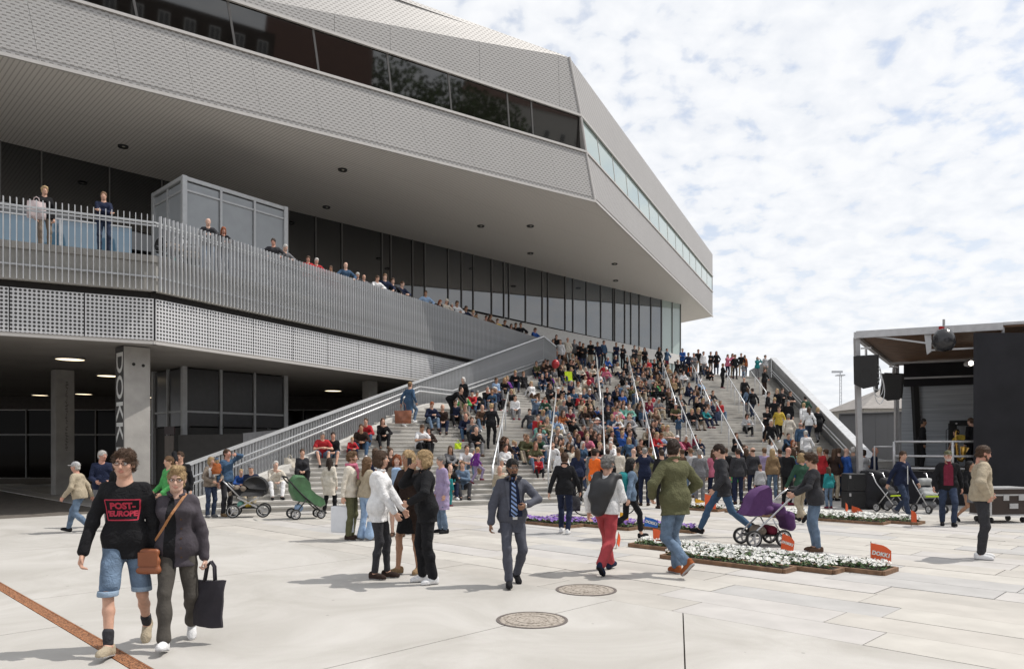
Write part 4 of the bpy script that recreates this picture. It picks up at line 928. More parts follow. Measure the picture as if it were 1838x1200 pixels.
# right parapet of solid steel panels
r4 = tag(empty('stair_side_parapet'), 'sloping solid steel parapet closing the right side of the stairs', 'parapet')
rd = RBD.normalized(); rn = Vector((-rd.y, rd.x)); rn = rn if rn.x > 0 else -rn
R0 = RBT - rd * .2; R1 = RBB + rd * 3.2; RL = (R1 - R0).length
par_m = mat('parapet_steel', (.20, .205, .215), .5, metal=.4, var=.12, vscale=3); par_d = mat('parapet_steel_inner', (.30, .305, .31), .5, metal=.4, var=.12, vscale=3)
zpar = lambda s_: max(.10, ZD - s_ / RBD.length * ZD)
NP = 16
for i in range(NP):
    s0_, s1_ = i / NP * RL, (i + 1) / NP * RL; a, b_ = R0 + rd * s0_ + rn * .12, R0 + rd * (s1_ - .02) + rn * .12; za, zb = zpar(s0_), zpar(s1_)
    m = MB(); m.slab([(a.x, a.y, za - .3), (b_.x, b_.y, zb - .3), (b_.x, b_.y, zb + 1.2 + .45 * zb / ZD), (a.x, a.y, za + 1.2 + .45 * za / ZD)], Vector((-rn.x, -rn.y, 0)), .06); m.obj('panel', par_d, r4)
    c_, d_ = a + rn * .28, b_ + rn * .28
    m = MB(); m.slab([(c_.x, c_.y, 0), (d_.x, d_.y, 0), (d_.x, d_.y, zb + 1.18 + .45 * zb / ZD), (c_.x, c_.y, za + 1.18 + .45 * za / ZD)], Vector((rn.x, rn.y, 0)), .06); m.obj('outer_panel', par_m, r4)
a, b_ = R0 + rn * .25, R1 + rn * .25
m = MB(); m.bar((a.x, a.y, ZD + 1.67), (*(RBB + rn * .25).xy, 1.23), .40, .06); m.bar((*(RBB + rn * .25).xy, 1.23), (b_.x, b_.y, 1.3), .40, .06); m.obj('top_cap', galv, r4)
q = R0 + Vector((-1.5, .7)) + rn * .1
m = MB(); m.slab([(R0.x + rn.x * .1, R0.y + rn.y * .1, ZD - .2), (q.x, q.y, ZD - .2), (q.x, q.y, ZD + .75), (R0.x + rn.x * .1, R0.y + rn.y * .1, ZD + 1.65)], Vector((-.4, -.9, 0)), .08); m.obj('end_panel', par_d, r4)
a, b_ = R0 + rd * .6 - rn * .06, R1 - rd * 3.5 - rn * .06
m = MB(); m.tube([(a.x, a.y, zpar(.6) + .95), (b_.x, b_.y, zpar(RL - 3.5) + .9)], .03, 8); m.obj('handrail', galv_l, r4, True)
m = MB(); m.tube([(a.x, a.y, zpar(.6) + .75), (b_.x, b_.y, zpar(RL - 3.5) + .7)], .03, 8); m.obj('lower_handrail', galv_l, r4, True)
for i in range(15):
    s0_, s1_ = 1.0 + i * 1.75, 1.0 + (i + 1) * 1.75 - .03; 
    if s1_ > RL - 3.6: break
    a, b_ = R0 + rd * s0_ - rn * .35, R0 + rd * s1_ - rn * .35; za, zb = zpar(s0_) + .05, zpar(s1_) + .05
    m = MB(); m.slab([(a.x, a.y, za), (b_.x, b_.y, zb), (b_.x + rn.x * .42, b_.y + rn.y * .42, zb + .10), (a.x + rn.x * .42, a.y + rn.y * .42, za + .10)], Vector((0, -.4, 1)), .30); sp('side_kerb', m, cpale)
# free-standing handrails on the stairs
def on_stairs(x, k, h_=0): return Vector((x, yk(x, k) + .03, k * RISE + h_))
RAILS = []
def handrail(p0, p1, up_, lab, top=1.0):
    """rail between two pixels of the photo, one metre above the treads"""
    A, B = find_step(*p0, top)[0], find_step(*p1, top)[0]; up = Vector((0, 0, top)); o = tag(empty('handrail', A), lab, 'handrail', 'slim steel handrails on the stairs'); RAILS.append((A.x, A.y, (B.x - A.x) / (B.y - A.y), up_))
    A_, B_ = Vector((0, 0, 0)), B - A; m = MB(); m.tube([A_ + up - Vector((0, .02, .35)), A_ + up, B_ + up, B_ + up + Vector((0, .05, -.4))], .030, 8); m.obj('rail', galv_l, o, True); n = max(2, round(B_.length / 2.6))
    for i in range(n): q = A_.lerp(B_, (i + .12) / n); m = MB(); m.tube([q - Vector((0, 0, .1)), q + up], .026, 8); m.obj('post', galv, o, True)
for (p0, p1, u_, lab) in (((884, 850), (912, 705), 0, 'slim steel handrail on the lower flight, leftmost one, beside the climbing person in black'), ((984, 860), (998, 706), 0, 'slim steel handrail on the lower flight, second from the left, amid seated people'), ((1086, 845), (1081, 715), 0, 'slim steel handrail on the lower flight behind the red-trousered walker'), ((1180, 850), (1151, 714), 0, 'slim steel handrail on the lower flight beside the boy in blue sportswear'), ((1266, 850), (1217, 714), 0, 'slim steel handrail on the lower flight, above the man in the olive jacket'), ((1345, 848), (1285, 720), 0, 'slim steel handrail on the lower flight by the woman in black with sunglasses'), ((1410, 836), (1377, 778), 0, 'short slim handrail low on the stairs near the crowd at the stage'), ((1371, 767), (1344, 722), 0, 'slim steel handrail left of the person in the yellow sweater'),
        ((1078, 714), (1069, 628), 1, 'slim steel handrail on the upper flight, leftmost, below the man in a blue jacket'), ((1145, 716), (1127, 633), 1, 'slim steel handrail on the upper flight amid densely seated people'), ((1212, 717), (1187, 637), 1, 'slim steel handrail on the upper flight below the man in a blue sweater'), ((1274, 722), (1239, 642), 1, 'slim steel handrail on the upper flight next to the bare upper treads'), ((1336, 724), (1301, 666), 1, 'slim steel handrail held by a man in a long black coat'), ((1375, 703), (1348, 666), 1, 'slim steel handrail on the upper flight, beside the man in black and jeans')): handrail(p0, p1, u_, lab)
# added blue screen behind the walkers: sky reflection painted in as base colour
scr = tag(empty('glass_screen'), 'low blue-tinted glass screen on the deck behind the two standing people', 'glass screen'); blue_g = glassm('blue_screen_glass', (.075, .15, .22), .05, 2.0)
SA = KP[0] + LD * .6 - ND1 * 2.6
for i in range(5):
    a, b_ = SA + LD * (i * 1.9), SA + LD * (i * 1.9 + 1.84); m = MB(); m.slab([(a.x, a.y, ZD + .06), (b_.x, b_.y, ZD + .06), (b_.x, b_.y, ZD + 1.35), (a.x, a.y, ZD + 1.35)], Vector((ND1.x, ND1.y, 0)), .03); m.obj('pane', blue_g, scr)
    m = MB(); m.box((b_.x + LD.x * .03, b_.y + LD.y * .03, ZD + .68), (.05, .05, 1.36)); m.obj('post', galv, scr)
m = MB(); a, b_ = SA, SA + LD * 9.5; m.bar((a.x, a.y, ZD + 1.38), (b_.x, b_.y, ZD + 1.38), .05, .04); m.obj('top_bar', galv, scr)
# ------------------------------------------------------------------ lift tower, hoarding
frame_m = mat('lift_frame', (.46, .47, .48), .5, metal=.3, var=.06); lift_g = mat('frosted_lift_glass', (.31, .33, .35), .35, var=.06, vscale=2); lift_d = mat('shaded_lift_glass', (.055, .055, .058), .3, var=.1)  # darker copy of the lift glass: shade below the deck painted in
C_, R_, L_ = Vector((-11.82, 26.8)), Vector((-9.24, 30.3)), Vector((-13.8, 28.7))
lift = tag(empty('lift_tower', (-11.82, 26.8, 0)), 'glazed lift tower with pale metal frame rising through the deck', 'lift')
def lp(name, m, mt): return part(name, m, mt, lift)
for (A, B, N) in ((C_, R_, 3), (L_, C_, 2), (R_, R_ + (L_ - C_), 2), (R_ + (L_ - C_), L_, 3)):
    d = B - A; n = Vector((d.y, -d.x)).normalized()
    for i in range(N):
        a, b_ = A + d * ((i + .05) / N), A + d * ((i + .95) / N)
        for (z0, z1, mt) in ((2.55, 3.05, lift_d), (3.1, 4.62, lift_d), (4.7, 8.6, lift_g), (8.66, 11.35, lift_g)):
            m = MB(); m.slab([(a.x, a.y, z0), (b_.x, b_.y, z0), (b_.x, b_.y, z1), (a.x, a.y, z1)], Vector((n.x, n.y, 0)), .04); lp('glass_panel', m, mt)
        if i: p = A + d * (i / N); m = MB(); m.box((p.x + n.x * .02, p.y + n.y * .02, 5.9), (.09, .09, 11.1), math.atan2(d.y, d.x)); lp('frame_post', m, frame_m)
    for z in (3.07, 8.63, 11.05): m = MB(); m.bar((A.x + n.x * .015, A.y + n.y * .015, z), (B.x + n.x * .015, B.y + n.y * .015, z), .06, .07); lp('frame_bar', m, frame_m)
for p in (C_, R_, L_): m = MB(); m.box((p.x, p.y, 5.95), (.17, .17, 11.2), R(46)); lp('corner_post', m, frame_m)
m = MB(); o3 = (L_ - C_); cc = (C_ + R_ + L_ + R_ + o3) / 4; q = [C_, R_, R_ + o3, L_]; m.prism([tuple(cc + (p - cc) * 1.04) for p in q], 11.4, 11.54); lp('roof', m, frame_m)
m = MB(); m.prism([tuple(cc + (p - cc) * .985) for p in q], 0, 2.5); lp('base', m, mat('lift_base', (.05, .048, .046), .7))
p = at(303, 773, 26.3); m = MB(); m.slab([p + Vector((-.28, .25, -.12)), p + Vector((.28, -.2, -.12)), p + Vector((.28, -.2, .16)), p + Vector((-.28, .25, .16))], Vector((-.6, -.75, 0)), .04); lp('floor_display', m, mat('display_red_black', (.03, .006, .006), .4, var=0))
m = MB(); m.slab([p + Vector((-.25, .22, -.16)), p + Vector((.22, -.16, -.16)), p + Vector((.22, -.16, -2.3)), p + Vector((-.25, .22, -2.3))], Vector((-.6, -.75, 0)), .04); lp('lift_door', m, mat('lift_door', (.20, .17, .15), .5))
hb = tag(empty('hoarding', (-9, 25, 0)), 'dark grey hoarding panel standing behind the foot of the sloping railing', 'hoarding')
m = MB(); a, b_ = at(320, 780, 25.6), at(436, 776, 26.2); m.slab([(a.x, a.y, 0), (b_.x, b_.y, 0), (b_.x, b_.y, 2.25), (a.x, a.y, 2.2)], (0, -1, 0), .12); part('dark_panel', m, mat('hoarding_dark', (.045, .043, .042), .6), hb)
m = MB(); c_ = at(500, 770, 28.5); m.slab([(b_.x + .01, b_.y, 0), (c_.x, c_.y, 0), (c_.x, c_.y, 2.45), (b_.x + .01, b_.y, 2.27)], (.5, -1, 0), .12); part('pale_panel', m, mat('hoarding_pale', (.36, .36, .37), .6), hb)
# bag-like pram shapes seen through the slats are prams parked on the deck (built with the other prams)
# ------------------------------------------------------------------ stage on the right
al = mat('stage_aluminium', (.50, .50, .51), .4, metal=.4, var=.08); blackc = mat('black_stage_cloth', (.016, .016, .020), .9, var=.25, vscale=1.2, bump=.2, bscale=6); blackp = mat('black_speaker', (.014, .014, .015), .6, var=.1)
wood = mat('roof_boards', (.16, .085, .045), .6, var=.25, vscale=3); gauze = mat('grey_gauze', (.30, .34, .38), .8, var=.12, vscale=1.5)
t, b = nodes(gauze); gp = tnode(t, 'ShaderNodeNewGeometry'); sx_ = tnode(t, 'ShaderNodeSeparateXYZ'); t.links.new(gp.outputs['Position'], sx_.inputs[0]); ns = tnode(t, 'ShaderNodeTexNoise'); mp = tnode(t, 'ShaderNodeMapping'); mp.inputs['Scale'].default_value = (.3, .3, 9); t.links.new(gp.outputs['Position'], mp.inputs[0]); t.links.new(mp.outputs[0], ns.inputs['Vector']); ns.inputs['Scale'].default_value = 1.6
rp = tnode(t, 'ShaderNodeValToRGB'); t.links.new(ns.outputs['Fac'], rp.inputs[0]); rp.color_ramp.elements[0].position = .3; rp.color_ramp.elements[0].color = (.36, .39, .43, 1); rp.color_ramp.elements[1].position = .7; rp.color_ramp.elements[1].color = (.54, .575, .61, 1); t.links.new(rp.outputs[0], b.inputs['Base Color'])  # backlit paleness of the gauze is put into its base colour
stage = tag(empty('stage', (16, 27, 0)), 'open-air stage trailer with boarded roof, black cloth wall and rail', 'stage')
st = lambda name, m, mt, p=None, **k: part(name, m, mt, p or stage, **k)
A = Vector((11.1, 24.0)); U = Vector((.907, -.42)).normalized(); V = Vector((.55, .84)).normalized()      # U along the front edge, V to the back
def sg(u, v, z): q = A + U * u + V * v; return Vector((q.x, q.y, z))
WR, DR, ZR, ZS = 9.5, 9.6, 5.38, 1.0
nb = 18
for i in range(nb):
    m = MB(); m.slab([sg(0.05, DR * i / nb + .02, ZR), sg(WR, DR * i / nb + .02, ZR), sg(WR, DR * (i + 1) / nb - .02, ZR), sg(.05, DR * (i + 1) / nb - .02, ZR)], (0, 0, -1), .05); st('roof_board', m, wood)
m = MB(); m.slab([sg(-.02, -.02, ZR + .1), sg(WR, -.02, ZR + .1), sg(WR, DR, ZR + .1), sg(-.02, DR, ZR + .1)], (0, 0, 1), .05); st('roof_sheet', m, al)
for (p, q, w_, h_) in ((sg(0, 0, ZR + .02), sg(4.0, 0, ZR + .02), .12, .22), (sg(4.0, 0, ZR + .10), sg(WR, 0, ZR + .10), .08, .08), (sg(0, 0, ZR), sg(0, DR, ZR), .14, .22), (sg(0, DR, ZR), sg(WR, DR, ZR), .14, .2)):
    m = MB(); m.bar(p, q, w_, h_); st('roof_edge_beam', m, al)
m = MB(); m.bar(sg(4.0, .05, ZR - .5), sg(WR, .05, ZR - .5), .08, .08); st('truss_chord', m, al)
m = MB(); m.bar(sg(2.0, .1, ZR - .58), sg(5.4, .1, ZR - .58), .05, .05); st('truss_chord', m, al)
for u in (4.0, 5.3, 6.5, 7.7, 8.9): m = MB(); m.bar(sg(u, .05, ZR - .5), sg(u, .05, ZR + .1), .06, .06); st('truss_post', m, al)
for (u0, u1, z0, z1) in ((4.0, 5.3, -.52, .05), (6.8, 7.7, .05, -.4), (8.9, 7.9, .05, -.5), (.5, 2.0, -.05, -.36), (2.0, 2.8, -.36, .0)): m = MB(); m.bar(sg(u0, .06, ZR + z0), sg(u1, .06, ZR + z1), .05, .05); st('truss_brace', m, al)
m = MB(); m.slab([sg(1.92, .04, ZR - .02), sg(2.12, .04, ZR - .02), sg(2.12, .04, ZR - .62), sg(2.0, .04, ZR - .72)], Vector((V.x, V.y, 0)) * -1, .1); st('bracket', m, al)
m = MB(); m.bar(sg(.3, 6.0, ZR - .35), sg(WR, 6.0, ZR - .35), .07, .07); m.bar(sg(.3, 6.0, ZR - .95), sg(WR, 6.0, ZR - .95), .06, .06); st('inner_truss', m, al)
m = MB(); m.bar(sg(3.6, .2, ZR - .5), sg(3.9, 6.0, ZR - .6), .14, .16); st('roof_beam', m, wood)
m = MB(); m.bar(sg(.12, .12, 0), sg(-.0, .12, ZR - .05), .15, .15); st('corner_post', m, al)
m = MB(); m.bar(sg(.2, DR - .2, 0), sg(.2, DR - .2, ZR), .15, .15); st('corner_post', m, al)
m = MB(); m.bar(sg(1.05, DR - .4, ZS), sg(.85, DR - .4, ZR), .22, .22); st('back_post', m, blackp)
m = MB(); m.slab([sg(.5, DR - .55, ZR - .1), sg(WR, DR - .55, ZR - .1), sg(WR, DR - .55, ZR - 1.05), sg(.5, DR - .55, ZR - 1.05)], Vector((-V.x, -V.y, 0)), .06); st('black_border', m, blackc)
m = MB(); m.slab([sg(.4, DR - .3, ZR - 1.0), sg(WR, DR - .3, ZR - 1.0), sg(WR, DR - .3, ZS), sg(.4, DR - .3, ZS)], Vector((-V.x, -V.y, 0)), .05); st('gauze_backdrop', m, gauze)
m = MB()
for (u0, z0, u1, z1) in ((2.3, ZS, 2.3, 2.75), (4.8, ZS, 4.8, 2.75), (2.2, 2.75, 4.9, 2.75)): m.bar(sg(u0, DR - .9, z0), sg(u1, DR - .9, z1), .22, .22, up=(0, 1, 0) if u0 != u1 else (0, 0, 1))
st('black_goal_frame', m, blackp)
m = MB(); m.slab([sg(.15, .0, ZS), sg(WR, .0, ZS), sg(WR, DR, ZS), sg(.15, DR, ZS)], (0, 0, 1), .2); st('stage_floor', m, mat('stage_floor', (.05, .045, .04), .7))
m = MB(); m.slab([sg(.15, -.05, .02), sg(WR, -.05, .02), sg(WR, -.05, ZS + .02), sg(.15, -.05, ZS + .02)], Vector((-V.x, -V.y, 0)), .04); st('black_skirt', m, blackc)
m = MB(); m.slab([sg(.12, 0, .02), sg(.12, DR, .02), sg(.12, DR, ZS), sg(.12, 0, ZS)], Vector((-U.x, -U.y, 0)), .04); st('black_skirt', m, blackc)
for (z, nm) in ((ZS + .95, 'rail'), (ZS + .5, 'rail'), (ZS + .12, 'rail')): m = MB(); m.tube([sg(1.1, -.12, z), sg(3.3, -.12, z)], .035, 8); st(nm, m, al, smooth=True)
for u in (1.1, 2.7): m = MB(); m.tube([sg(u, -.12, ZS), sg(u, -.12, ZS + .95)], .04, 8); st('rail_post', m, al, smooth=True)
m = MB(); m.tube([sg(.55, -.1, ZS - .1), sg(.55, -.1, ZS + .8), sg(1.1, -.12, ZS + .8)], .03, 8); st('rail', m, al, smooth=True)
for i in range(4):
    m = MB(); m.slab([sg(3.25 + i * 1.8, -.30, .03), sg(3.25 + (i + 1) * 1.8 - .01, -.30, .03), sg(3.25 + (i + 1) * 1.8 - .01, -.30, ZR - .16 - .12 * (i == 0)), sg(3.25 + i * 1.8, -.30, ZR - .16 - .0 * i)], Vector((-V.x, -V.y, 0)), .08); st('black_cloth_wall', m, blackc)
def hung(name, lab, cat, px, py, d, w, h, dep, tilt, yaw):
    o = tag(empty(name, at(px, py, d)), lab, cat, 'black loudspeakers at the stage'); o.rotation_euler = (R(tilt[0]), R(tilt[1]), R(yaw))
    m = MB(); pts = [(-w / 2, -h / 2 * .7), (-w * .1, -h / 2), (w / 2, -h / 2 * .85), (w / 2, h / 2), (-w / 2, h / 2)]
    vs = [(x, -dep / 2, z) for x, z in pts] + [(x, dep / 2, z) for x, z in pts]; m.add(vs, [(0, 1, 2, 3, 4), (9, 8, 7, 6, 5)] + [(i, 5 + i, 5 + (i + 1) % 5, (i + 1) % 5)[::-1] for i in range(5)]); bevel(m.obj('cabinet', blackp, o), .02)
    m = MB(); m.lathe([(w * .28, 0), (w * .26, .02), (.02, .05)], 18, (0, -dep / 2 - .005, -h * .1), axis='Y'); m.obj('cone', mat('speaker_cone', (.05, .05, .052), .5, var=0), o); m = MB(); m.box((0, 0, h / 2 + .12), (.04, .3, .24)); m.box((0, 0, h / 2 + .25), (.3, .05, .05)); m.obj('bracket', al, o); return o
hung('loudspeaker', 'black loudspeaker hung at the outer corner post of the stage roof', 'loudspeaker', 1555, 667, 23.7, .64, 1.0, .5, (8, 0), -32)
hung('loudspeaker', 'black loudspeaker hung inside the stage roof, lower of the two', 'loudspeaker', 1601, 694, 26.6, .62, .92, .5, (8, 6), -35)
o = tag(empty('stage_light'), 'dark round stage light wrapped in black plastic under the roof beam', 'stage light'); p = at(1694, 610, 22.3)
m = MB(); m.lathe([(.02, -.34), (.22, -.30), (.33, -.1), (.30, .10), (.20, .28), (.04, .34)], 14, p); ob = m.obj('wrapped_lamp', mat('black_plastic_wrap', (.025, .025, .028), .22, var=.2, bump=.8, bscale=7), o, True); m = MB(); m.bar(p + Vector((0, 0, .4)), p + Vector((0, 0, .62)), .05); m.obj('hook', al, o)
o = tag(empty('red_marker_light'), 'small red marker light on top of the stage roof edge', 'lamp'); m = MB(); m.box(at(1690, 589, 22.8), (.12, .10, .12)); m.obj('lens', cloth('red'), o); m = MB(); m.box(at(1690, 592.5, 22.8), (.16, .12, .04)); m.obj('base', al, o)
o = tag(empty('stage_spot'), 'lit white stage lamp shining under the wooden roof', 'stage light'); p = at(1740, 652, 26.0); m = MB(); m.lathe([(0, 0), (.085, 0), (.085, .02)], 16, p + Vector((0, -.1, 0)), axis='Y'); m.obj('lens', mat('lamp_glow', (1, .9, .75), .4, var=0, emit=(1, .92, .8), estr=6), o); m = MB(); m.lathe([(.09, 0), (.13, .1), (.08, .3)], 16, p + Vector((0, -.09, 0)), axis='Y'); m.obj('housing', al, o)
# cable loops by the post
o = tag(empty('cable_coil'), 'looped pale cables dangling beside the hung loudspeaker', 'cable'); m = MB(); p = at(1572, 670, 23.6)
for q in range(4): m.tube([p + Vector((math.sin(a) * .16 + q * .04, 0, math.cos(a) * (.3 + .04 * q) - q * .18)) for a in [i * math.pi / 8 for i in range(16)]], .012, 5, closed=True)
tag(m.obj('loops', galv_l, o), kind=None)
# sub-woofers and draped case beside the stage
for i, (z, lab) in enumerate(((0.255, 'lower black subwoofer of the stack left of the stage'), (.765, 'upper black subwoofer of the stack left of the stage'))):
    c = at(1537, 880, 21.6); o = tag(empty('subwoofer', (c.x, c.y, z), R(-6)), lab, 'loudspeaker', 'black loudspeakers at the stage'); m = MB(); m.box((0, 0, 0), (.66, .6, .50)); bevel(m.obj('cabinet', blackp, o), .02); m = MB(); m.lathe([(.19, 0), (.175, .03), (.05, .06)], 20, (0, -.305, 0), axis='Y'); m.obj('cone', mat('speaker_cone'), o)
    m = MB()
    for q in (-1, 1): m.box((q * .27, -.305, .16), (.05, .02, .09))
    m.obj('handle', al, o)
c = at(1576, 880, 21.3); o = tag(empty('draped_case', (c.x, c.y, 0)), 'tall case under black cloth between subwoofers and stage', 'case'); S = Soft(); S.cap((-.2, 0, .15), (-.2, 0, .98), .16, .15, .1); S.cap((.2, 0, .15), (.2, 0, .98), .16, .15, .1); S.cap((-.2, 0, .5), (.2, 0, .5), .16, None, .1); S.cap((-.2, 0, .98), (.2, 0, .98), .14, None, .1); S.clip((0, 0, 0), (0, 0, -1)); link('cloth', S.mesh(.035, 'cloth', wr=.015, wf=14), o, blackc)
# flight case
c = gnd(1809, 938); o = tag(empty('flight_case', (c.x, c.y + .3, 0), R(8)), 'dark brown flight case with metal edges on castors beside the black wall', 'flight case'); fm_ = mat('flight_case_board', (.035, .022, .018), .5, var=.1)
m = MB(); m.box((0, 0, .50), (1.05, .65, .66)); m.obj('body', fm_, o)
for z in (.185, .66, .815): m = MB(); m.box((0, 0, z), (1.07, .67, .035)); m.obj('edge_strip', al, o)
for x in (-.52, .52): m = MB(); m.box((x, -.32, .5), (.045, .045, .66)); m.obj('edge_strip', al, o)
for x in (-.12, .28): m = MB(); m.box((x, -.335, .60), (.14, .02, .14)); m.obj('latch', al, o)
m = MB(); m.box((.08, -.335, .40), (.22, .02, .12)); m.obj('handle', al, o)
for x in (-.42, .42):
    for y in (-.22, .22): m = MB(); m.lathe([(0, -.025), (.065, -.025), (.065, .025), (0, .025)], 14, (x, y, .066), axis='X'); m.obj('castor', blackp, o)
# ------------------------------------------------------------------ behind the stage and stairs
def bd(name, lab, cat, loc=(0, 0, 0)): return tag(empty(name, loc), lab, cat)
o = bd('harbour_shed', 'low plain grey shed wall behind the stage and the stair parapet', 'shed'); m = MB(); gw = mat('grey_shed_wall', (.19, .19, .195), .8, var=.1, vscale=.5)
a, b_ = at(1508, 800, 46), at(1640, 800, 43)
for i in range(6):
    p, q = a.lerp(b_, i / 6), a.lerp(b_, (i + .985) / 6); m = MB(); m.slab([(p.x, p.y, 0), (q.x, q.y, 0), (q.x, q.y, 3.8), (p.x, p.y, 3.8)], (0, -1, 0), .2); m.obj('wall_panel', gw, o)
m = MB(); m.bar((a.x, a.y, 3.83), (b_.x, b_.y, 3.83), .3, .06); m.obj('coping', gw, o)
o = bd('hipped_roof_house', 'distant pale house with shallow grey hipped roof and chimneys', 'house'); c = at(1590, 770, 82); wl = mat('pale_house_wall', (.40, .385, .36), .8); rf = mat('grey_house_roof', (.27, .25, .235), .8, var=.15, vscale=2)
m = MB(); m.box((c.x, c.y, 2.9), (9, 9, 5.8)); m.obj('wall', wl, o)
m = MB(); h_ = 8.2; m.add([(c.x - 5, c.y - 5, 5.8), (c.x + 5, c.y - 5, 5.8), (c.x + 5, c.y + 5, 5.8), (c.x - 5, c.y + 5, 5.8), (c.x - .6, c.y, h_), (c.x + .6, c.y, h_)], [(0, 1, 5, 4), (1, 2, 5), (2, 3, 4, 5), (3, 0, 4), (3, 2, 1, 0)]); r_ = m.obj('roof', rf, o)
for (dx, hh) in ((-1.3, 1.9), (.4, 1.6)): m = MB(); m.box((c.x + dx, c.y - .5, h_ - .2 + hh / 2 - .4), (.3, .3, hh)); m.obj('chimney', MATS['black_speaker'], r_)
for x in (-2.5, 0, 2.5): m = MB(); m.box((c.x + x, c.y - 4.52, 3.9), (1.1, .06, 1.3)); m.obj('window', gl_dark, o)
c = at(1508, 830, 90); o = bd('floodlight_mast', 'tall slim lattice floodlight mast against the hazy sky', 'mast'); ml = mat('mast_steel', (.55, .57, .60), .6, var=0); m = MB(); H_ = EYE + 128 / F * 90
for (dx, dy) in ((-.14, -.14), (.14, -.14), (0, .16)): m.tube([(c.x + dx, c.y + dy, 0), (c.x + dx * .8, c.y + dy * .8, H_)], .04, 5)
for i in range(28):
    z0, z1 = H_ * i / 28, H_ * (i + 1) / 28; s_ = 1 if i % 2 else -1; m.tube([(c.x - .14 * s_, c.y - .14, z0), (c.x + .14 * s_, c.y - .14, z1)], .02, 4)
m.obj('lattice', ml, o); m = MB(); m.box((c.x, c.y, H_ + .05), (.9, .8, .12)); m.obj('platform', ml, o); m = MB(); m.box((c.x - .45, c.y - .2, H_ + .45), (1.3, .15, .25)); m.bar((c.x, c.y, H_), (c.x, c.y, H_ + .45), .1); m.obj('floodlight', ml, o)
# town opposite, behind the photographer: it stands in the mirror of the upper windows
brick_m = mat('dark_brick', (.045, .034, .028), .9, var=.3, vscale=1.2); tile_m = mat('red_roof_tile', (.10, .045, .032), .8, var=.25, vscale=3); wht = mat('white_window_frame', (.7, .7, .68), .6, var=0); timb = mat('white_infill', (.62, .60, .56), .8)
def house(x, y, w, d_, h_, lab, mt, roofh, rows, cols, ry, name='brick_house'):
    o = tag(empty(name, (x, y, 0), ry), lab, 'house', 'houses across the road'); m = MB(); m.box((0, 0, h_ / 2), (w, d_, h_)); m.obj('wall', mt, o)
    if roofh: m = MB(); m.add([(-w / 2 - .4, d_ / 2 + .4, h_), (w / 2 + .4, d_ / 2 + .4, h_), (w / 2 + .4, -d_ / 2, h_), (-w / 2 - .4, -d_ / 2, h_), (-w / 2 - .4, 0, h_ + roofh), (w / 2 + .4, 0, h_ + roofh)], [(0, 1, 5, 4), (2, 3, 4, 5), (1, 2, 5), (3, 0, 4)]); m.obj('roof', tile_m, o)
    f = MB(); f.box((0, 0, 0), (1.25, .14, 1.75)); fm2 = f.mesh('window'); g_ = MB(); g_.box((-.28, .05, 0), (.46, .12, 1.5)); g_.box((.28, .05, 0), (.46, .12, 1.5)); gm2 = g_.mesh('panes')
    for i in range(rows):
        for j in range(cols):
            q = link('window', fm2, o, wht, (-w / 2 + (j + .5) * w / cols, d_ / 2 + .04, 2.2 + i * 3.3)); link('panes', gm2, q, gl_dark)
house(42, -38, 34, 12, 24, 'dark brick block with rows of white windows across the road', brick_m, 0, 7, 12, R(40)); house(70, -30, 15, 12, 19, 'brick house with steep red tiled roof across the road', brick_m, 9, 5, 6, R(48)); house(150, -12, 60, 14, 30, 'pale plastered house with red roof further along the road', timb, 4, 8, 16, R(66), 'plastered_house'); house(-6, -46, 24, 12, 17, 'brick block at the far end of the opposite row', brick_m, 5, 5, 9, R(10))
leafm = mat('tree_leaves', (.05, .085, .025), .8, var=.4, vscale=.8)
def tree(x, y, h_, r, lab, seed):
    o = tag(empty('street_tree', (x, y, 0)), lab, 'tree', 'trees across the road'); m = MB(); m.tube([(0, 0, 0), (.1, 0, h_ * .35), (0, .1, h_ * .6)], [.28, .2, .1], 7); m.obj('trunk', cloth('brown'), o); rg = random.Random(seed); m = MB()
    for i in range(2600):
        a, u, s_ = rg.random() * 6.28, rg.uniform(-1, 1), rg.random() ** .4; c = Vector((r * s_ * math.sqrt(1 - u * u) * math.cos(a), r * s_ * math.sqrt(1 - u * u) * math.sin(a), h_ * .65 + r * 1.1 * s_ * u)); v1 = Vector((rg.gauss(0, 1), rg.gauss(0, 1), rg.gauss(0, 1))).normalized() * .5; v2 = v1.orthogonal().normalized() * .3; m.add([c - v1, c + v2, c + v1, c - v2], [(0, 1, 2, 3)])
    tag(m.obj('crown', leafm, o), kind='stuff')
for i, (x, y, lab) in enumerate(((86, -26, 'broad leafy tree next to the red-roofed house'), (97, -20, 'leafy tree second along the road from the red-roofed house'), (108, -18, 'leafy tree nearest the pale plastered house'))): tree(x, y, 27, 10, lab, i)
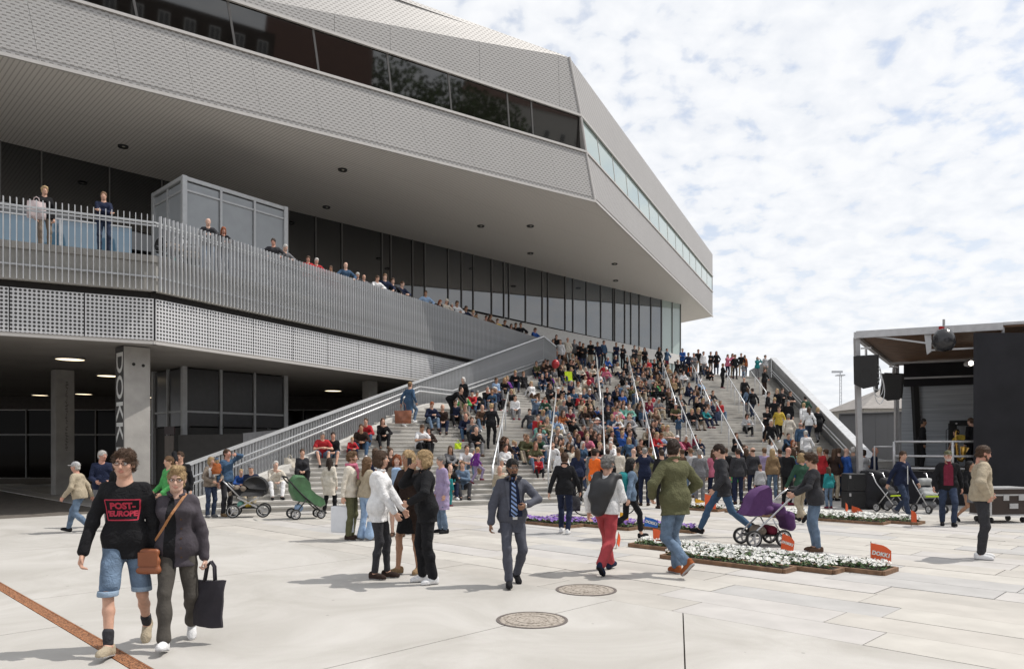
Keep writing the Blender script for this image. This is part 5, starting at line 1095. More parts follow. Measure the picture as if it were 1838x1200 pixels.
# ------------------------------------------------------------------ flower beds
edge_m = mat('rusty_bed_edging', (.20, .115, .065), .8, var=.3, vscale=9, bump=.3, bscale=60); soil = mat('bed_soil', (.035, .025, .018), .95, var=.3)
petal_w = mat('white_petals', (.74, .74, .72), .7, var=0); petal_p = mat('violet_petals', (.25, .13, .46), .7, var=.3, vscale=8); leaf_g = mat('bed_leaves', (.055, .115, .03), .7, var=.45, vscale=14); pist = mat('flower_eye', (.45, .40, .08), .7, var=0)
def bed(name, lab, strips, petal, seed, dens=240, hh=.13, fr=.030):
    rg = random.Random(seed); o = tag(empty(name, ee(*[(strips[0][i][0] + strips[0][i][1]) / 2 for i in (0, 1)])), lab, 'flower bed', 'flower beds on the plaza'); inv = Matrix.Translation(-o.location)
    fl = MB(); lf = MB(); sl = MB()
    def sub(nm, m, mt, kd=None):
        ob = m.obj(nm, mt, o); ob.matrix_parent_inverse = inv
        if kd: tag(ob, kind=kd)
    for (a, b_) in strips:
        a0, a1, b0, b1 = a[0], a[1], b_[0], b_[1]
        P = lambda x, y, z: Vector((*ee(x, y).xy, z))
        for (p, q) in ((P(a0, b0, .03), P(a1, b0, .03)), (P(a0, b0 - .02, .03), P(a0, b1 + .02, .03)), (P(a0, b1, .03), P(a1, b1, .03)), (P(a1, b0 - .02, .03), P(a1, b1 + .02, .03))):
            d = (q - p).normalized() * .024; m = MB(); m.bar(p + d, q - d, .045, .062); sub('edging_board', m, edge_m)
        sl.prism([tuple(P(x, y, 0).xy) for x, y in ((a0 + .03, b0 + .03), (a1 - .03, b0 + .03), (a1 - .03, b1 - .03), (a0 + .03, b1 - .03))], .002, .05)
        A_ = (a1 - a0) * (b1 - b0)
        for i in range(int(A_ * 620)):
            x, y = rg.uniform(a0 + .05, a1 - .05), rg.uniform(b0 + .05, b1 - .05); e_ = min(x - a0, a1 - x, y - b0, b1 - y); z = .05 + rg.random() * (hh - .07) * min(1, .45 + e_ * 4); c = P(x, y, z); an = rg.random() * 6.28; L = rg.uniform(.025, .055); v = Vector((math.cos(an), math.sin(an), rg.uniform(.1, .9))) * L; w_ = Vector((-math.sin(an), math.cos(an), 0)) * L * .45; lf.add([c - v * .2, c + v * .5 + w_, c + v, c + v * .5 - w_], [(0, 1, 2, 3)])
        for i in range(int(A_ * dens)):
            x, y = rg.uniform(a0 + .05, a1 - .05), rg.uniform(b0 + .05, b1 - .05); e_ = min(x - a0, a1 - x, y - b0, b1 - y); z = .06 + (hh - .03) * min(1, .5 + e_ * 3.2) * rg.uniform(.75, 1.05); c = P(x, y, z); n = Vector((rg.gauss(0, .45), rg.gauss(-.25, .45), 1)).normalized(); t1 = n.orthogonal().normalized(); t2 = n.cross(t1); r = fr * rg.uniform(.7, 1.2); ph = rg.random() * 6
            vs = [c]; K = 10
            for k in range(K): an = ph + k * 6.283 / K; rr_ = r * (1.0 if k % 2 else .66); vs.append(c + (t1 * math.cos(an) + t2 * math.sin(an)) * rr_ + n * (.010 if k % 2 else .002))
            fl.add(vs, [(0, 1 + k, 1 + (k + 1) % K) for k in range(K)])
            fl.add([c + n * .006 + (t1 * math.cos(q) + t2 * math.sin(q)) * r * .2 for q in (0, 2.1, 4.2)], [(0, 1, 2)], 1)
    sub('soil', sl, soil); sub('leaves', lf, leaf_g, 'stuff'); sub('flowers', fl, [petal, pist], 'stuff'); return o
bed('white_flower_bed', 'nearest stepped bed of white flowers with rusty edging and orange flags', [((4.66, 6.7), (10.14, 10.52)), ((4.13, 6.86), (10.56, 10.90)), ((3.6, 7.9), (10.94, 11.5))], petal_w, 1, 300)
bed('violet_flower_bed', 'stepped bed of violet flowers behind the red-trousered walker', [((10.6, 12.4), (12.5, 12.95)), ((9.4, 11.9), (13.0, 13.45)), ((8.15, 10.9), (13.5, 13.95))], petal_p, 2, 260, .14, .036)
bed('white_flower_bed', 'farther bed of white flowers in front of the subwoofers and stage', [((5.95, 9.6), (18.0, 18.52)), ((5.4, 10.2), (18.58, 19.15))], petal_w, 3, 190, .16, .040)
bed('white_flower_bed', 'small white flower bed with yellow and blue flags near the grey-haired onlookers', [((10.4, 12.2), (18.5, 19.1))], petal_w, 4, 190, .16, .040)
flag_c = dict(orange=mat('orange_flag', (.72, .11, .03), .6, var=.04), blue=mat('blue_flag', (.02, .13, .48), .6, var=.04), yellow=mat('yellow_flag', (.75, .40, .02), .6, var=.04))
def flag(px, py, w, h_, col, lab, yaw=0, tilt=0, txt='DOKK1', d=None):
    b0 = gnd(px, py) if d is None else Vector(((px - HX) / F * d, d, 0)); o = tag(empty('flag', b0, R(yaw)), lab, 'flag', 'small flags stuck in the flower beds')
    m = MB(); cut = h_ * .42; m.slab([(0, 0, .10), (w, 0, .08), (w, 0, .10 + h_ - cut), (w * .90, 0, .10 + h_ - cut * .8), (w * .78, 0, .10 + h_ - cut * .55), (w * .6, 0, .10 + h_ - cut * .32), (0, 0, .10 + h_)], (0, -1, 0), .006); s_ = m.obj('sheet', flag_c[col], o, rot=(0, R(tilt), 0)); m = MB(); m.cyl((.006, .01, 0), (.006, .01, .12 + h_), .006, 6); m.obj('stake', wood, o, rot=(0, R(tilt), 0))
    if txt: tm = text_mesh(txt, w * .27, .001, .004); q = link('lettering', tm, s_, white_p); q.matrix_local = Matrix.Translation((w * .5, -.005, .10 + h_ * .40)) @ Matrix.Rotation(R(12), 4, 'Y') @ Matrix.Rotation(R(90), 4, 'X')
flag(1563, 1020, .30, .28, 'orange', 'largest orange DOKK1 flag at the near tip of the white bed'); flag(1400, 995, .20, .26, 'orange', 'orange DOKK1 flag leaning beside the purple pushchair wheel', -20, 6)
flag(1174, 982, .20, .24, 'orange', 'orange flag behind the legs of the man in the olive jacket', 25, -4, None); flag(1106, 985, .12, .2, 'orange', 'folded orange flag beside the knees of the red-trousered walker', 60, 25, None); flag(1156, 952, .30, .20, 'blue', 'blue flag in the violet flower bed', 10, 4); flag(1113, 946, .24, .24, 'yellow', 'yellow flag in the violet bed behind the red trousers', 30, 0, None)
flag(1518, 927, .12, .26, 'orange', 'narrow orange flag before the subwoofers, the left one of two', 40, 0, None); flag(1527, 932, .30, .24, 'orange', 'orange flag before the subwoofers, the right one of two', 10, 6, '1'); flag(1636, 944, .20, .26, 'orange', 'orange flag at the corner of the farther white bed', 30, 0, None); flag(1246, 914, .34, .22, 'yellow', 'yellow flag in the small white bed', 10, 8, None); flag(1265, 918, .30, .40, 'orange', 'orange flag with a blue patch in the small white bed', -10, 0, None)

# ------------------------------------------------------------------ pushchairs, prams, bicycle, bags
chrome = mat('polished_tube', (.55, .55, .56), .3, metal=.8, var=0); tyre = mat('black_rubber', (.018, .018, .018), .8, var=0); hubm = mat('grey_wheel_plastic', (.42, .42, .43), .5, var=0)
FAB = dict(purple=mat('purple_pram_fabric', (.095, .035, .13), .85, var=.12, bump=.3, bscale=20), black=mat('black_pram_fabric', (.018, .018, .02), .8, var=.15, bump=.3, bscale=20), green=mat('green_rain_cover', (.07, .16, .075), .35, var=.25, vscale=5, bump=.5, bscale=9), greyl=mat('grey_pram_fabric', (.33, .34, .34), .8, var=.1))
def wheel(o, c, r, wd=.045, spokes=5):
    q = empty('wheel', c); q.parent = o; m = MB(); m.lathe([(r - .035, -wd / 2), (r - .008, -wd / 2), (r, 0), (r - .008, wd / 2), (r - .035, wd / 2), (r - .035, -wd / 2)], 24, axis='X'); m.obj('tyre', tyre, q, True)
    m = MB(); m.lathe([(r - .052, -wd * .35), (r - .034, -wd * .4), (r - .034, wd * .4), (r - .052, wd * .35), (r - .052, -wd * .35)], 24, axis='X'); m.lathe([(0, -wd * .45), (.03, -wd * .45), (.03, wd * .45), (0, wd * .45)], 12, axis='X')
    for k in range(spokes): a = 2 * math.pi * k / spokes; m.bar((0, math.cos(a) * .02, math.sin(a) * .02), (0, math.cos(a) * (r - .04), math.sin(a) * (r - .04)), .02, .045 if spokes < 8 else .006, up=(1, 0, 0))
    m.obj('rim', hubm, q)
def shell(pts, w, n=8):
    """fabric shell: profile in the y-z plane swept across the width with rounded sides"""
    m = MB(); rows = []
    for i in range(n + 1):
        t_ = -1 + 2 * i / n; s_ = 1 - .16 * abs(t_) ** 3
        cy = sum(p[0] for p in pts) / len(pts); cz = sum(p[1] for p in pts) / len(pts); rows.append([(t_ * w / 2, cy + (p[0] - cy) * s_, cz + (p[1] - cz) * s_) for p in pts])
    K = len(pts); vs = [p for r in rows for p in r]; fs = [(i * K + k, i * K + (k + 1) % K, (i + 1) * K + (k + 1) % K, (i + 1) * K + k) for i in range(n) for k in range(K)] + [tuple(range(K)), tuple(range(n * K, n * K + K))[::-1]]; m.add(vs, fs); return m
def arc(cy, cz, r, a0, a1, n, ry=None): return [(cy + (ry or r) * math.cos(R(a0 + (a1 - a0) * i / n)), cz + r * math.sin(R(a0 + (a1 - a0) * i / n))) for i in range(n + 1)]
# purple pushchair: local y runs from the hooded end (-) to the handle end (+)
p = gnd(1376, 978); o = tag(empty('pushchair', p, R(-82)), 'purple pushchair with hood up, silver frame and dark red bag underneath', 'pushchair')
for (y, r) in ((-.37, .155), (.19, .155)):
    for x in (-.26, .26): wheel(o, (x, y, r), r)
for x in (-.24, .24): m = MB(); m.tube([(x, -.36, .20), (x, -.30, .30), (x * .98, .40, .92), (x * .95, .56, 1.02)], .017, 8); m.obj('frame_tube', chrome, o, True); m = MB(); m.tube([(x, .16, .2), (x, .0, .50)], .014, 8); m.obj('frame_strut', chrome, o, True)
m = MB(); m.tube([(-.23, .54, 1.01), (-.22, .60, 1.04), (.22, .60, 1.04), (.23, .54, 1.01)], .022, 8); m.obj('handle', blackp, o, True); m = MB(); m.box((0, .50, .96), (.16, .14, .10)); m.obj('cup_holder', blackp, o)
m = MB(); m.box((0, -.08, .20), (.40, .60, .03)); m.obj('basket_floor', blackp, o); S = Soft(); S.cap((-.1, .05, .27), (.1, .05, .27), .10, None, .03); link('bag', S.mesh(.02, 'bag'), o, cloth('maroon')); S = Soft(); S.cap((-.1, -.17, .27), (.1, -.17, .27), .10, None, .03); link('net_bag', S.mesh(.02, 'bag', wr=.01), o, cloth('taupe'))
ob = shell([(-.50, .56), (-.44, .62), (-.36, .86), (-.22, 1.02), (-.02, 1.10), (.02, 1.06), (.03, .78), (-.05, .62), (-.2, .54), (-.34, .53)], .40).obj('hood', FAB['purple'], o, True); bevel(ob, .02)
m = MB(); m.tube([(-.195, -.42, .80), (-.205, -.10, .58)], .012, 6); m.tube([(-.205, .02, 1.07), (-.205, .03, .74)], .016, 6); m.obj('hood_piping', blackp, o, True); m = MB(); m.add([(-.207, -.10, .98), (-.207, .0, 1.02), (-.207, .01, .80), (-.207, -.1, .76), (-.207, -.15, .86)], [(0, 1, 2, 3, 4)]); m.obj('mesh_window', mat('hood_mesh', (.27, .25, .26), .8), o)
S = Soft(); S.cap((-.13, -.06, .66), (.13, -.06, .66), .10, None, .05); S.cap((-.14, .18, .66), (.14, .18, .66), .105, None, .08); S.cap((-.14, .36, .52), (.14, .36, .52), .105, None, .08); S.cap((-.13, .40, .36), (.13, .40, .36), .09, None, .08); link('foot_cover', S.mesh(.02, 'foot_cover', wr=.006), o, FAB['purple'])
m = MB(); m.box((-.06, -.03, .80), (.03, .03, .11)); m.obj('toy', cloth('orange'), o); m = MB(); m.box((.0, .0, .78), (.05, .04, .08)); m.obj('toy', cloth('green'), o); m = MB(); m.box((-.03, .02, .79), (.04, .04, .05)); m.obj('toy', cloth('blue'), o)
# black pram: hood at +x side in view
def pram(px, py, yaw, lab, big=True, d=None):
    p = gnd(px, py); o = tag(empty('pram', p, R(yaw)), lab, 'pram')
    for y in (-.36, .36):
        for x in (-.27, .27): wheel(o, (x, y, .17), .17, .04, 3)
    for x in (-.24, .24):
        m = MB(); m.bar((x, -.36, .18), (x, .26, .52), .025, .035); m.obj('frame_tube', chrome, o); m = MB(); m.bar((x, .36, .18), (x, -.26, .52), .025, .035); m.obj('frame_tube', chrome, o); m = MB(); m.tube([(x, -.2, .52), (x * .97, -.52, .86), (x * .9, -.60, .94)], .016, 8); m.obj('handle_tube', chrome, o, True)
    m = MB(); m.tube([(-.22, -.60, .94), (.22, -.60, .94)], .022, 8); m.obj('handle', blackp, o, True); m = MB(); m.box((0, 0, .24), (.42, .5, .03)); m.obj('basket', blackp, o)
    S = Soft(); S.cap((-.05, -.02, .32), (.07, -.02, .32), .09, None, .03); link('shopping', S.mesh(.02, 'bag', wr=.008), o, cloth('yellow')); S = Soft(); S.cap((-.1, -.2, .33), (.05, -.2, .33), .08, None, .03); link('shopping', S.mesh(.02, 'bag', wr=.008), o, cloth('mint'))
    ob = shell([(-.42, .64), (-.36, .54), (.34, .52), (.45, .60), (.46, .74), (-.40, .72)], .42).obj('carrycot', FAB['black'], o, True); ob = shell([(.0, .70)] + arc(.16, .72, .33, 160, 10, 8, .34) + [(.46, .66)], .43).obj('hood', FAB['black'], o, True)
    m = MB()
    for a in (150, 110, 65, 20): m.tube([(-.217, .14, .72), (-.205, .16 + .335 * math.cos(R(a)), .72 + .325 * math.sin(R(a)))], .007, 5)
    m.tube([(-.215, -.40, .70), (-.22, .0, .56), (-.215, .44, .66)], .008, 5); m.obj('piping', hubm, o, True)
    S = Soft(); S.cap((-.15, -.30, .74), (.15, -.30, .74), .07, None, .04); S.cap((-.16, -.12, .73), (.16, -.12, .73), .08, None, .04); S.cap((-.22, -.44, .60), (.2, -.44, .60), .05, None, .06); link('blanket', S.mesh(.02, 'blanket', wr=.006), o, cloth('taupe')); return o
pram(447, 927, -76, 'black pram with hood, grey piping and yellow shopping at the foot of the stairs')
# green pushchair under a rain cover
p = gnd(545, 930); o = tag(empty('pushchair', p, R(118)), 'pushchair under a dark green mesh cover at the foot of the stairs', 'pushchair')
for (x, y, r) in ((-.26, .25, .13), (.26, .25, .13), (-.24, -.38, .11), (.24, -.38, .11)): wheel(o, (x, y, r), r, .06, 4)
for x in (-.25, .25): m = MB(); m.tube([(x, -.40, .16), (x, .10, .62), (x, .42, .98), (x, .46, 1.05)], .018, 8); m.obj('frame_tube', blackp, o, True); m = MB(); m.tube([(x, .25, .14), (x, -.02, .50)], .016, 8); m.obj('frame_tube', blackp, o, True)
m = MB(); m.tube([(-.25, .46, 1.05), (.25, .46, 1.05)], .024, 8); m.obj('handle', blackp, o, True)
ob = shell([(.26, .46), (.36, .70), (.36, .96), (.24, 1.10), (.02, 1.08), (-.10, .94), (-.13, .74), (-.30, .58), (-.50, .46), (-.53, .32), (-.42, .26), (-.18, .36), (.06, .42)], .46).obj('rain_cover', FAB['green'], o, True); bevel(ob, .02); S = Soft(); S.cap((-.1, .12, .27), (.1, .12, .27), .09, None, .04); link('blue_cloth', S.mesh(.02, 'cloth', wr=.008), o, cloth('lightblue'))
for (px, py, yaw, col, lab) in ((1600, 918, 30, 'black', 'black pushchair with lime trim parked against the stage skirt'), (1668, 920, 10, 'greyl', 'grey pushchair with pale seat back parked against the stage skirt')):
    p = gnd(px, py); o = tag(empty('pushchair', p, R(yaw)), lab, 'pushchair')
    for x in (-.24, .24):
        for y in (-.28, .28): wheel(o, (x, y, .12), .12, .05, 4)
        m = MB(); m.tube([(x, -.28, .14), (x, .3, .80), (x, .42, 1.05), (x, .50, 1.06)], .016, 8); m.obj('frame_tube', chrome, o, True); m = MB(); m.tube([(x, .28, .14), (x, -.05, .55)], .014, 8); m.obj('frame_tube', chrome, o, True)
    S = Soft(); S.cap((-.14, -.02, .48), (.14, -.02, .48), .08, None, .05); S.cap((-.13, .16, .84), (.13, .16, .84), .10, None, .1); S.cap((-.13, .10, .60), (.13, .10, .60), .09, None, .1); link('seat', S.mesh(.02, 'seat', wr=.004), o, FAB[col]); m = MB(); m.box((0, -.12, .45), (.40, .04, .03)); m.obj('lime_trim', cloth('lime'), o); S = Soft(); S.cap((-.1, 0, .22), (.1, 0, .22), .10, None, .03); link('basket_bag', S.mesh(.025, 'bag'), o, cloth('grey'))
# prams parked up on the deck behind the slats
for (px, d, lab) in ((305, 22.6, 'black pram parked on the deck behind the slats near the bend'), (345, 23.6, 'dark pram parked on the deck behind the slats beside the lift tower')):
    o = pram(400, 930, 60 if px < 320 else 20, lab); o.location = at(px, 0, d); o.location.z = ZD
# bicycle behind the red-trousered walker
def bicycle(px, d, yaw, lab):
    c = Vector(((px - HX) / F * d, d, 0)); o = tag(empty('bicycle', c, R(yaw)), lab, 'bicycle'); fr = mat('black_bike_frame', (.02, .02, .022), .35, var=0)
    for y in (-.54, .54):
        q = empty('wheel', (0, y, .345)); q.parent = o; m = MB(); m.tube([(0, .33 * math.cos(a), .33 * math.sin(a)) for a in [i * math.pi / 16 for i in range(32)]], .016, 6, closed=True); m.obj('tyre', tyre, q, True); m = MB()
        for k in range(14): a = k * 2 * math.pi / 14; m.tube([(0, 0, 0), (0, .32 * math.cos(a), .32 * math.sin(a))], .002, 3)
        m.obj('spokes', chrome, q)
    m = MB()
    for (a, b_) in (((0, -.54, .345), (0, -.02, .30)), ((0, -.54, .345), (0, -.14, .80)), ((0, -.02, .30), (0, -.16, .86)), ((0, -.15, .80), (0, .36, .86)), ((0, -.02, .30), (0, .38, .74)), ((0, .38, .74), (0, .34, .96)), ((0, .38, .74), (0, .54, .345))): m.tube([a, b_], .017, 7)
    m.obj('frame', fr, o, True); m = MB(); m.tube([(-.28, .22, 1.05), (-.12, .34, 1.04), (.12, .34, 1.04), (.28, .22, 1.05)], .014, 7); m.tube([(0, .34, .95), (0, .34, 1.04)], .014, 6); m.obj('handlebar', chrome, o, True)
    S = Soft(); S.cap((0, -.30, .91), (0, -.02, .91), .06, .02, .03); link('saddle', S.mesh(.012, 'saddle'), o, blackp); m = MB(); m.lathe([(.09, -.005), (.09, .005)], 18, (.03, -.02, .30), axis='X'); m.tube([(.05, -.02, .30), (.05, .10, .18)], .01, 5); m.tube([(-.05, -.02, .30), (-.05, -.14, .42)], .01, 5); m.obj('crank', chrome, o); return o
bicycle(1085, 19.4, 100, 'black bicycle standing behind the red-trousered walker')
def soft_bag(name, lab, loc, w, h_, dep, mt, yaw=0, strap=.22, wr=.008, cat='bag'):
    o = tag(empty(name, loc, R(yaw)), lab, cat); m = MB(); N = 9; rg = random.Random(len(lab)); ph = rg.random() * 6
    def P(i, j, side):
        u_, v_ = -1 + 2 * i / N, j / N; bul = (1 - .75 * abs(u_) ** 3) * (1 - .55 * v_ ** 2) * (.55 + .45 * min(1, v_ * 6 + .4)); fold = .012 * math.sin(5 * v_ + 4 * u_ + ph) + .009 * math.sin(11 * v_ - 6 * u_ + ph * 2)
        return (u_ * w / 2 * (1 + .04 * math.sin(3 * v_ + ph)), side * (dep / 2 * bul + fold * (1 if side > 0 else -1)) , v_ * h_ + .012 * math.cos(2.5 * u_ + ph) * v_)
    for sd_ in (-1, 1):
        vs = [P(i, j, sd_) for j in range(N + 1) for i in range(N + 1)]; fs = [(j * (N + 1) + i, j * (N + 1) + i + 1, (j + 1) * (N + 1) + i + 1, (j + 1) * (N + 1) + i) for j in range(N) for i in range(N)]; m.add(vs, fs if sd_ < 0 else [f[::-1] for f in fs])
    for i in (0, N):
        for j in range(N): q = [P(i, j, -1), P(i, j + 1, -1), P(i, j + 1, 1), P(i, j, 1)]; m.add(q, [(0, 1, 2, 3)])
    for i in range(N): m.add([P(i, 0, -1), P(i + 1, 0, -1), P(i + 1, 0, 1), P(i, 0, 1)], [(0, 1, 2, 3)]); m.add([P(i, N, -1), P(i + 1, N, -1), P(i + 1, N, 1), P(i, N, 1)], [(0, 1, 2, 3)])
    link('body', m.mesh('bag', True), o, mt)
    if strap:
        m = MB()
        for y in (-dep * .12, dep * .12): m.tube([(-w * .18, y, h_ - .02), (-w * .12, y, h_ + strap * .75), (0, y, h_ + strap), (w * .12, y, h_ + strap * .75), (w * .18, y, h_ - .02)], .010, 6)
        m.obj('handles', mt, o, True)
    return o
def balloon(px, py, d, r, col, lab):
    p = at(px, py, d); o = tag(empty('balloon', p), lab, 'balloon', 'balloons held in the crowd'); S = Soft(); S.ell((0, 0, 0), (r, r, r * 1.15), .02); S.cap((0, 0, -r * 1.1), (0, 0, -r * 1.3), .02, .012, .03); link('skin', S.mesh(r / 9, 'balloon'), o, mat('balloon_' + col, CLOTH_RGB[col], .3, var=0)); m = MB(); m.tube([(0, 0, -r * 1.3), (.03, 0, -r * 2), (0, 0, -r * 2.8)], .006, 4); m.obj('string', galv_l, o)
# ------------------------------------------------------------------ foreground people
def stand_at(px, pf): return gnd(px, pf)
def hgt(pf, pt): return (pf - pt) * (F * EYE / (pf - HY)) / F
def walkfeet(st=.30, w=.09, lead=0, toe=38):
    a, b_ = ((-w, -st, .10), 0, -12), ((w, st * .85, .175), 0, toe)
    return [a, b_] if lead == 0 else [((-w, st * .85, .175), 0, toe), ((w, -st, .10), 0, -12)]
SF = [((-.10, .0, .085), -10, 0), ((.11, .03, .085), 12, 0)]
# 1 man in black sweatshirt with lettering
f1 = Fig(1.80, w=.90, lean=2, pel=(0, 0, .915), twist=-4, feet=[((-.06, -.30, .10), -8, -10), ((.11, .26, .15), 4, 34)], hands=[(-.31, -.14, .79), (.24, .0, .79)], elb=[(-.8, .7, -.1), (.8, .7, 0)], head=(-4, 3, 2), curl=(.75, .8), fingers=True)
p1 = gnd(226, 1163); man = person(f1, p1, R(14), 'curly-haired man with glasses in black POST-EUROPE sweatshirt and denim shorts', 'fair', ('curly', 'brown'), ('sweater', 'black'), ('shorts', 'denim'), 'beige', vox=.0078, topkw=dict(hem=.125, g=.016), wr=.007, hairh=.006)
glasses(man, f1, 'black')
for i in (0, 1): S = Soft(); S.cap(f1.kn[i].lerp(f1.an[i], .74), f1.an[i].lerp(f1.kn[i], .05), .046, .042, .02); link('sock', S.mesh(.009, 'sock', wr=.002, wf=60), man, cloth('charcoal'))
for i in (0, 1):
    cz = min(f1.kn[0].z, f1.kn[1].z) + .035 * f1.u; q_ = (cz + .03 - f1.hip[i].z) / (f1.kn[i].z - f1.hip[i].z); cc = f1.hip[i].lerp(f1.kn[i], q_); ax = (f1.kn[i] - f1.hip[i]).normalized(); S = Soft(); S.cap(cc - ax * .03, cc + ax * .03, .083, .084, .01); S.clip((0, 0, cz - .008), (0, 0, -1)); S.clip((0, 0, cz + .036), (0, 0, 1)); link('cuff', S.mesh(.008, 'cuff'), man, mat('pale_denim_cuff', (.24, .32, .42), .9, var=.15, bump=.4, bscale=40))
sw = [o for o in man.children if o.name.startswith('sweater')][0]; redp = mat('red_print', (.42, .025, .055), .8, var=0)
def print_on(target, meshes, x, z, mt, name, off=.004):
    bv = BVHTree.FromPolygons([v.co for v in target.data.vertices], [tuple(p.vertices) for p in target.data.polygons])
    for me in meshes:
        for v in me.vertices:
            X, Z = v.co.x + x, v.co.z + z; h = bv.ray_cast(Vector((X, -2, Z)), Vector((0, 1, 0))); back = v.co.y; y = h[0].y if h[0] is not None else -.1; v.co = (X, y - off, Z)
        me.update(); link(name, me, target, mt)
def flat_text(txt, size, bold=.006):
    me = text_mesh(txt, size, 0, bold); bm = bmesh.new(); bm.from_mesh(me); bmesh.ops.subdivide_edges(bm, edges=[e for e in bm.edges if e.calc_length() > .03], cuts=1)
    for v in bm.verts: v.co = (v.co.x, 0, v.co.y)
    bm.to_mesh(me); bm.free(); return me
fr = MB()
def strip(a, b_, w, n=8):
    a, b_ = Vector(a), Vector(b_); d = (b_ - a); q = Vector((-d.y, d.x)).normalized() * w / 2
    for i in range(n):
        p, r = a + d * i / n, a + d * (i + 1) / n; fr.add([(p.x - q.x, 0, p.y - q.y), (r.x - q.x, 0, r.y - q.y), (r.x + q.x, 0, r.y + q.y), (p.x + q.x, 0, p.y + q.y)], [(0, 1, 2, 3)])
CC = [(-.150, .088), (.142, .088), (.120, -.088), (-.118, -.088)]
for i in range(4): strip(CC[i], CC[(i + 1) % 4], .011)
print_on(sw, [fr.mesh('print_frame'), ], .0, 1.235, redp, 'print_frame')
t1_, t2_ = flat_text('POST-', .076, .004), flat_text("'EUROPE", .062, .0035)
for v in t1_.vertices: v.co.z += .032
for v in t2_.vertices: v.co.z -= .034
print_on(sw, [t1_, t2_], .0, 1.235, redp, 'lettering')
# 2 woman with crossbody bag and tote
f2 = Fig(1.63, w=.90, fem=True, lean=1, pel=(0, 0, .925), feet=[((-.07, -.30, .10), -4, -14), ((.10, .24, .15), 6, 36)], hands=[(-.22, .0, .80), (.26, -.02, .80)], elb=[(-.7, .8, 0), (.7, .8, 0)], head=(2, 6, 3), curl=(.9, 1.2), fingers=True)
p2 = gnd(318, 1156); wom = person(f2, p2, R(16), 'blond woman with glasses in dark denim jacket carrying a black tote', 'pale', ('quiff', 'blond'), ('jacket', 'charcoal'), ('trousers', 'charcoal'), 'white', vox=.0078, smile=True, topkw=dict(hem=.15, g=.018, col=True), wr=.008, inner='black', botkw=dict(g=.014), hairh=.006)
glasses(wom, f2, 'darkbrown')
jk = [o for o in wom.children if o.name.startswith('jacket')][0]; jk.data.materials[0] = mat('dark_purple_denim', (.050, .042, .052), .9, var=.3, vscale=9, bump=.4, bscale=30)
tr = [o for o in wom.children if o.name.startswith('trousers')][0]; tr.data.materials[0] = mat('grey_olive_twill', (.062, .055, .047), .9, var=.25, vscale=8, bump=.4, bscale=30)
# open jacket front: a dark strip of the top beneath, with buttons beside it
bvj = BVHTree.FromPolygons([v.co for v in jk.data.vertices], [tuple(p.vertices) for p in jk.data.polygons]); m = MB(); rows = []
for i in range(22):
    z = 1.335 - i * .030; w0 = .018 + .030 * math.sin(min(1, i / 12) * 1.57); row = []
    for q in range(5):
        x = -.03 + w0 * (q / 2 - 1) - .0012 * i; h = bvj.ray_cast(Vector((x, -2, z)), Vector((0, 1, 0))); row.append((x, (h[0].y if h[0] is not None else -.12) - .004, z))
    rows.append(row)
for i in range(21): m.add(rows[i] + rows[i + 1], [(q, q + 1, q + 6, q + 5) for q in range(4)])
m.obj('top_front', cloth('black'), wom)
m = MB()
for i in range(5): z = 1.14 - i * .085; h = bvj.ray_cast(Vector((.05, -2, z)), Vector((0, 1, 0))); m.lathe([(0, -.006), (.009, -.004), (.009, .002)], 8, (.05, h[0].y if h[0] is not None else -.15, z), axis='Y')
m.obj('buttons', cloth('brown'), wom)
# crossbody strap and bag
tanl = mat('tan_leather', (.26, .085, .035), .5, var=.15); m = MB(); sh = f2.sh[1].lerp(f2.N, .35); pts = []
for i in range(17):
    t_ = i / 16; x, z = sh.x + (-.20 - sh.x) * t_, sh.z + .06 + (.90 - sh.z - .06) * t_; h = bvj.ray_cast(Vector((x, -2, z)), Vector((0, 1, 0))); pts.append(Vector((x, (h[0].y if h[0] is not None else -.06) - .007, z)))
for i in range(16): m.bar(pts[i], pts[i + 1], .022, .006, up=(0, -1, 0))
cb = tag(empty('crossbody_bag', p2, R(16)), 'tan leather shoulder bag hanging at the hip of the blond woman in glasses', 'bag'); m.obj('strap', mat('strap_leather', (.36, .16, .06), .6), cb)
S = Soft(); S.cap((-.29, -.10, .70), (-.14, -.14, .70), .035, None, .03); S.cap((-.28, -.09, .86), (-.15, -.13, .86), .030, None, .05); S.cap((-.28, -.095, .78), (-.15, -.135, .78), .036, None, .05); link('body', S.mesh(.010, 'bag'), cb, tanl); m = MB(); m.box((-.215, -.152, .80), (.17, .012, .12), R(-16)); m.obj('flap', tanl, cb)
hw = f2.wr[1]; tb = soft_bag('tote_bag', 'black cloth tote with long handles held by the blond woman in glasses', (0, 0, 0), .30, .42, .12, mat('black_tote_cloth', (.026, .023, .030), .9, var=.2, bump=.4, bscale=14), 0, .17, .010); tb.location = p2 + Matrix.Rotation(R(16), 3, 'Z') @ (Vector((hw.x + .02, hw.y - .01, hw.z - .62))); tb.rotation_euler = (0, R(4), R(-12))
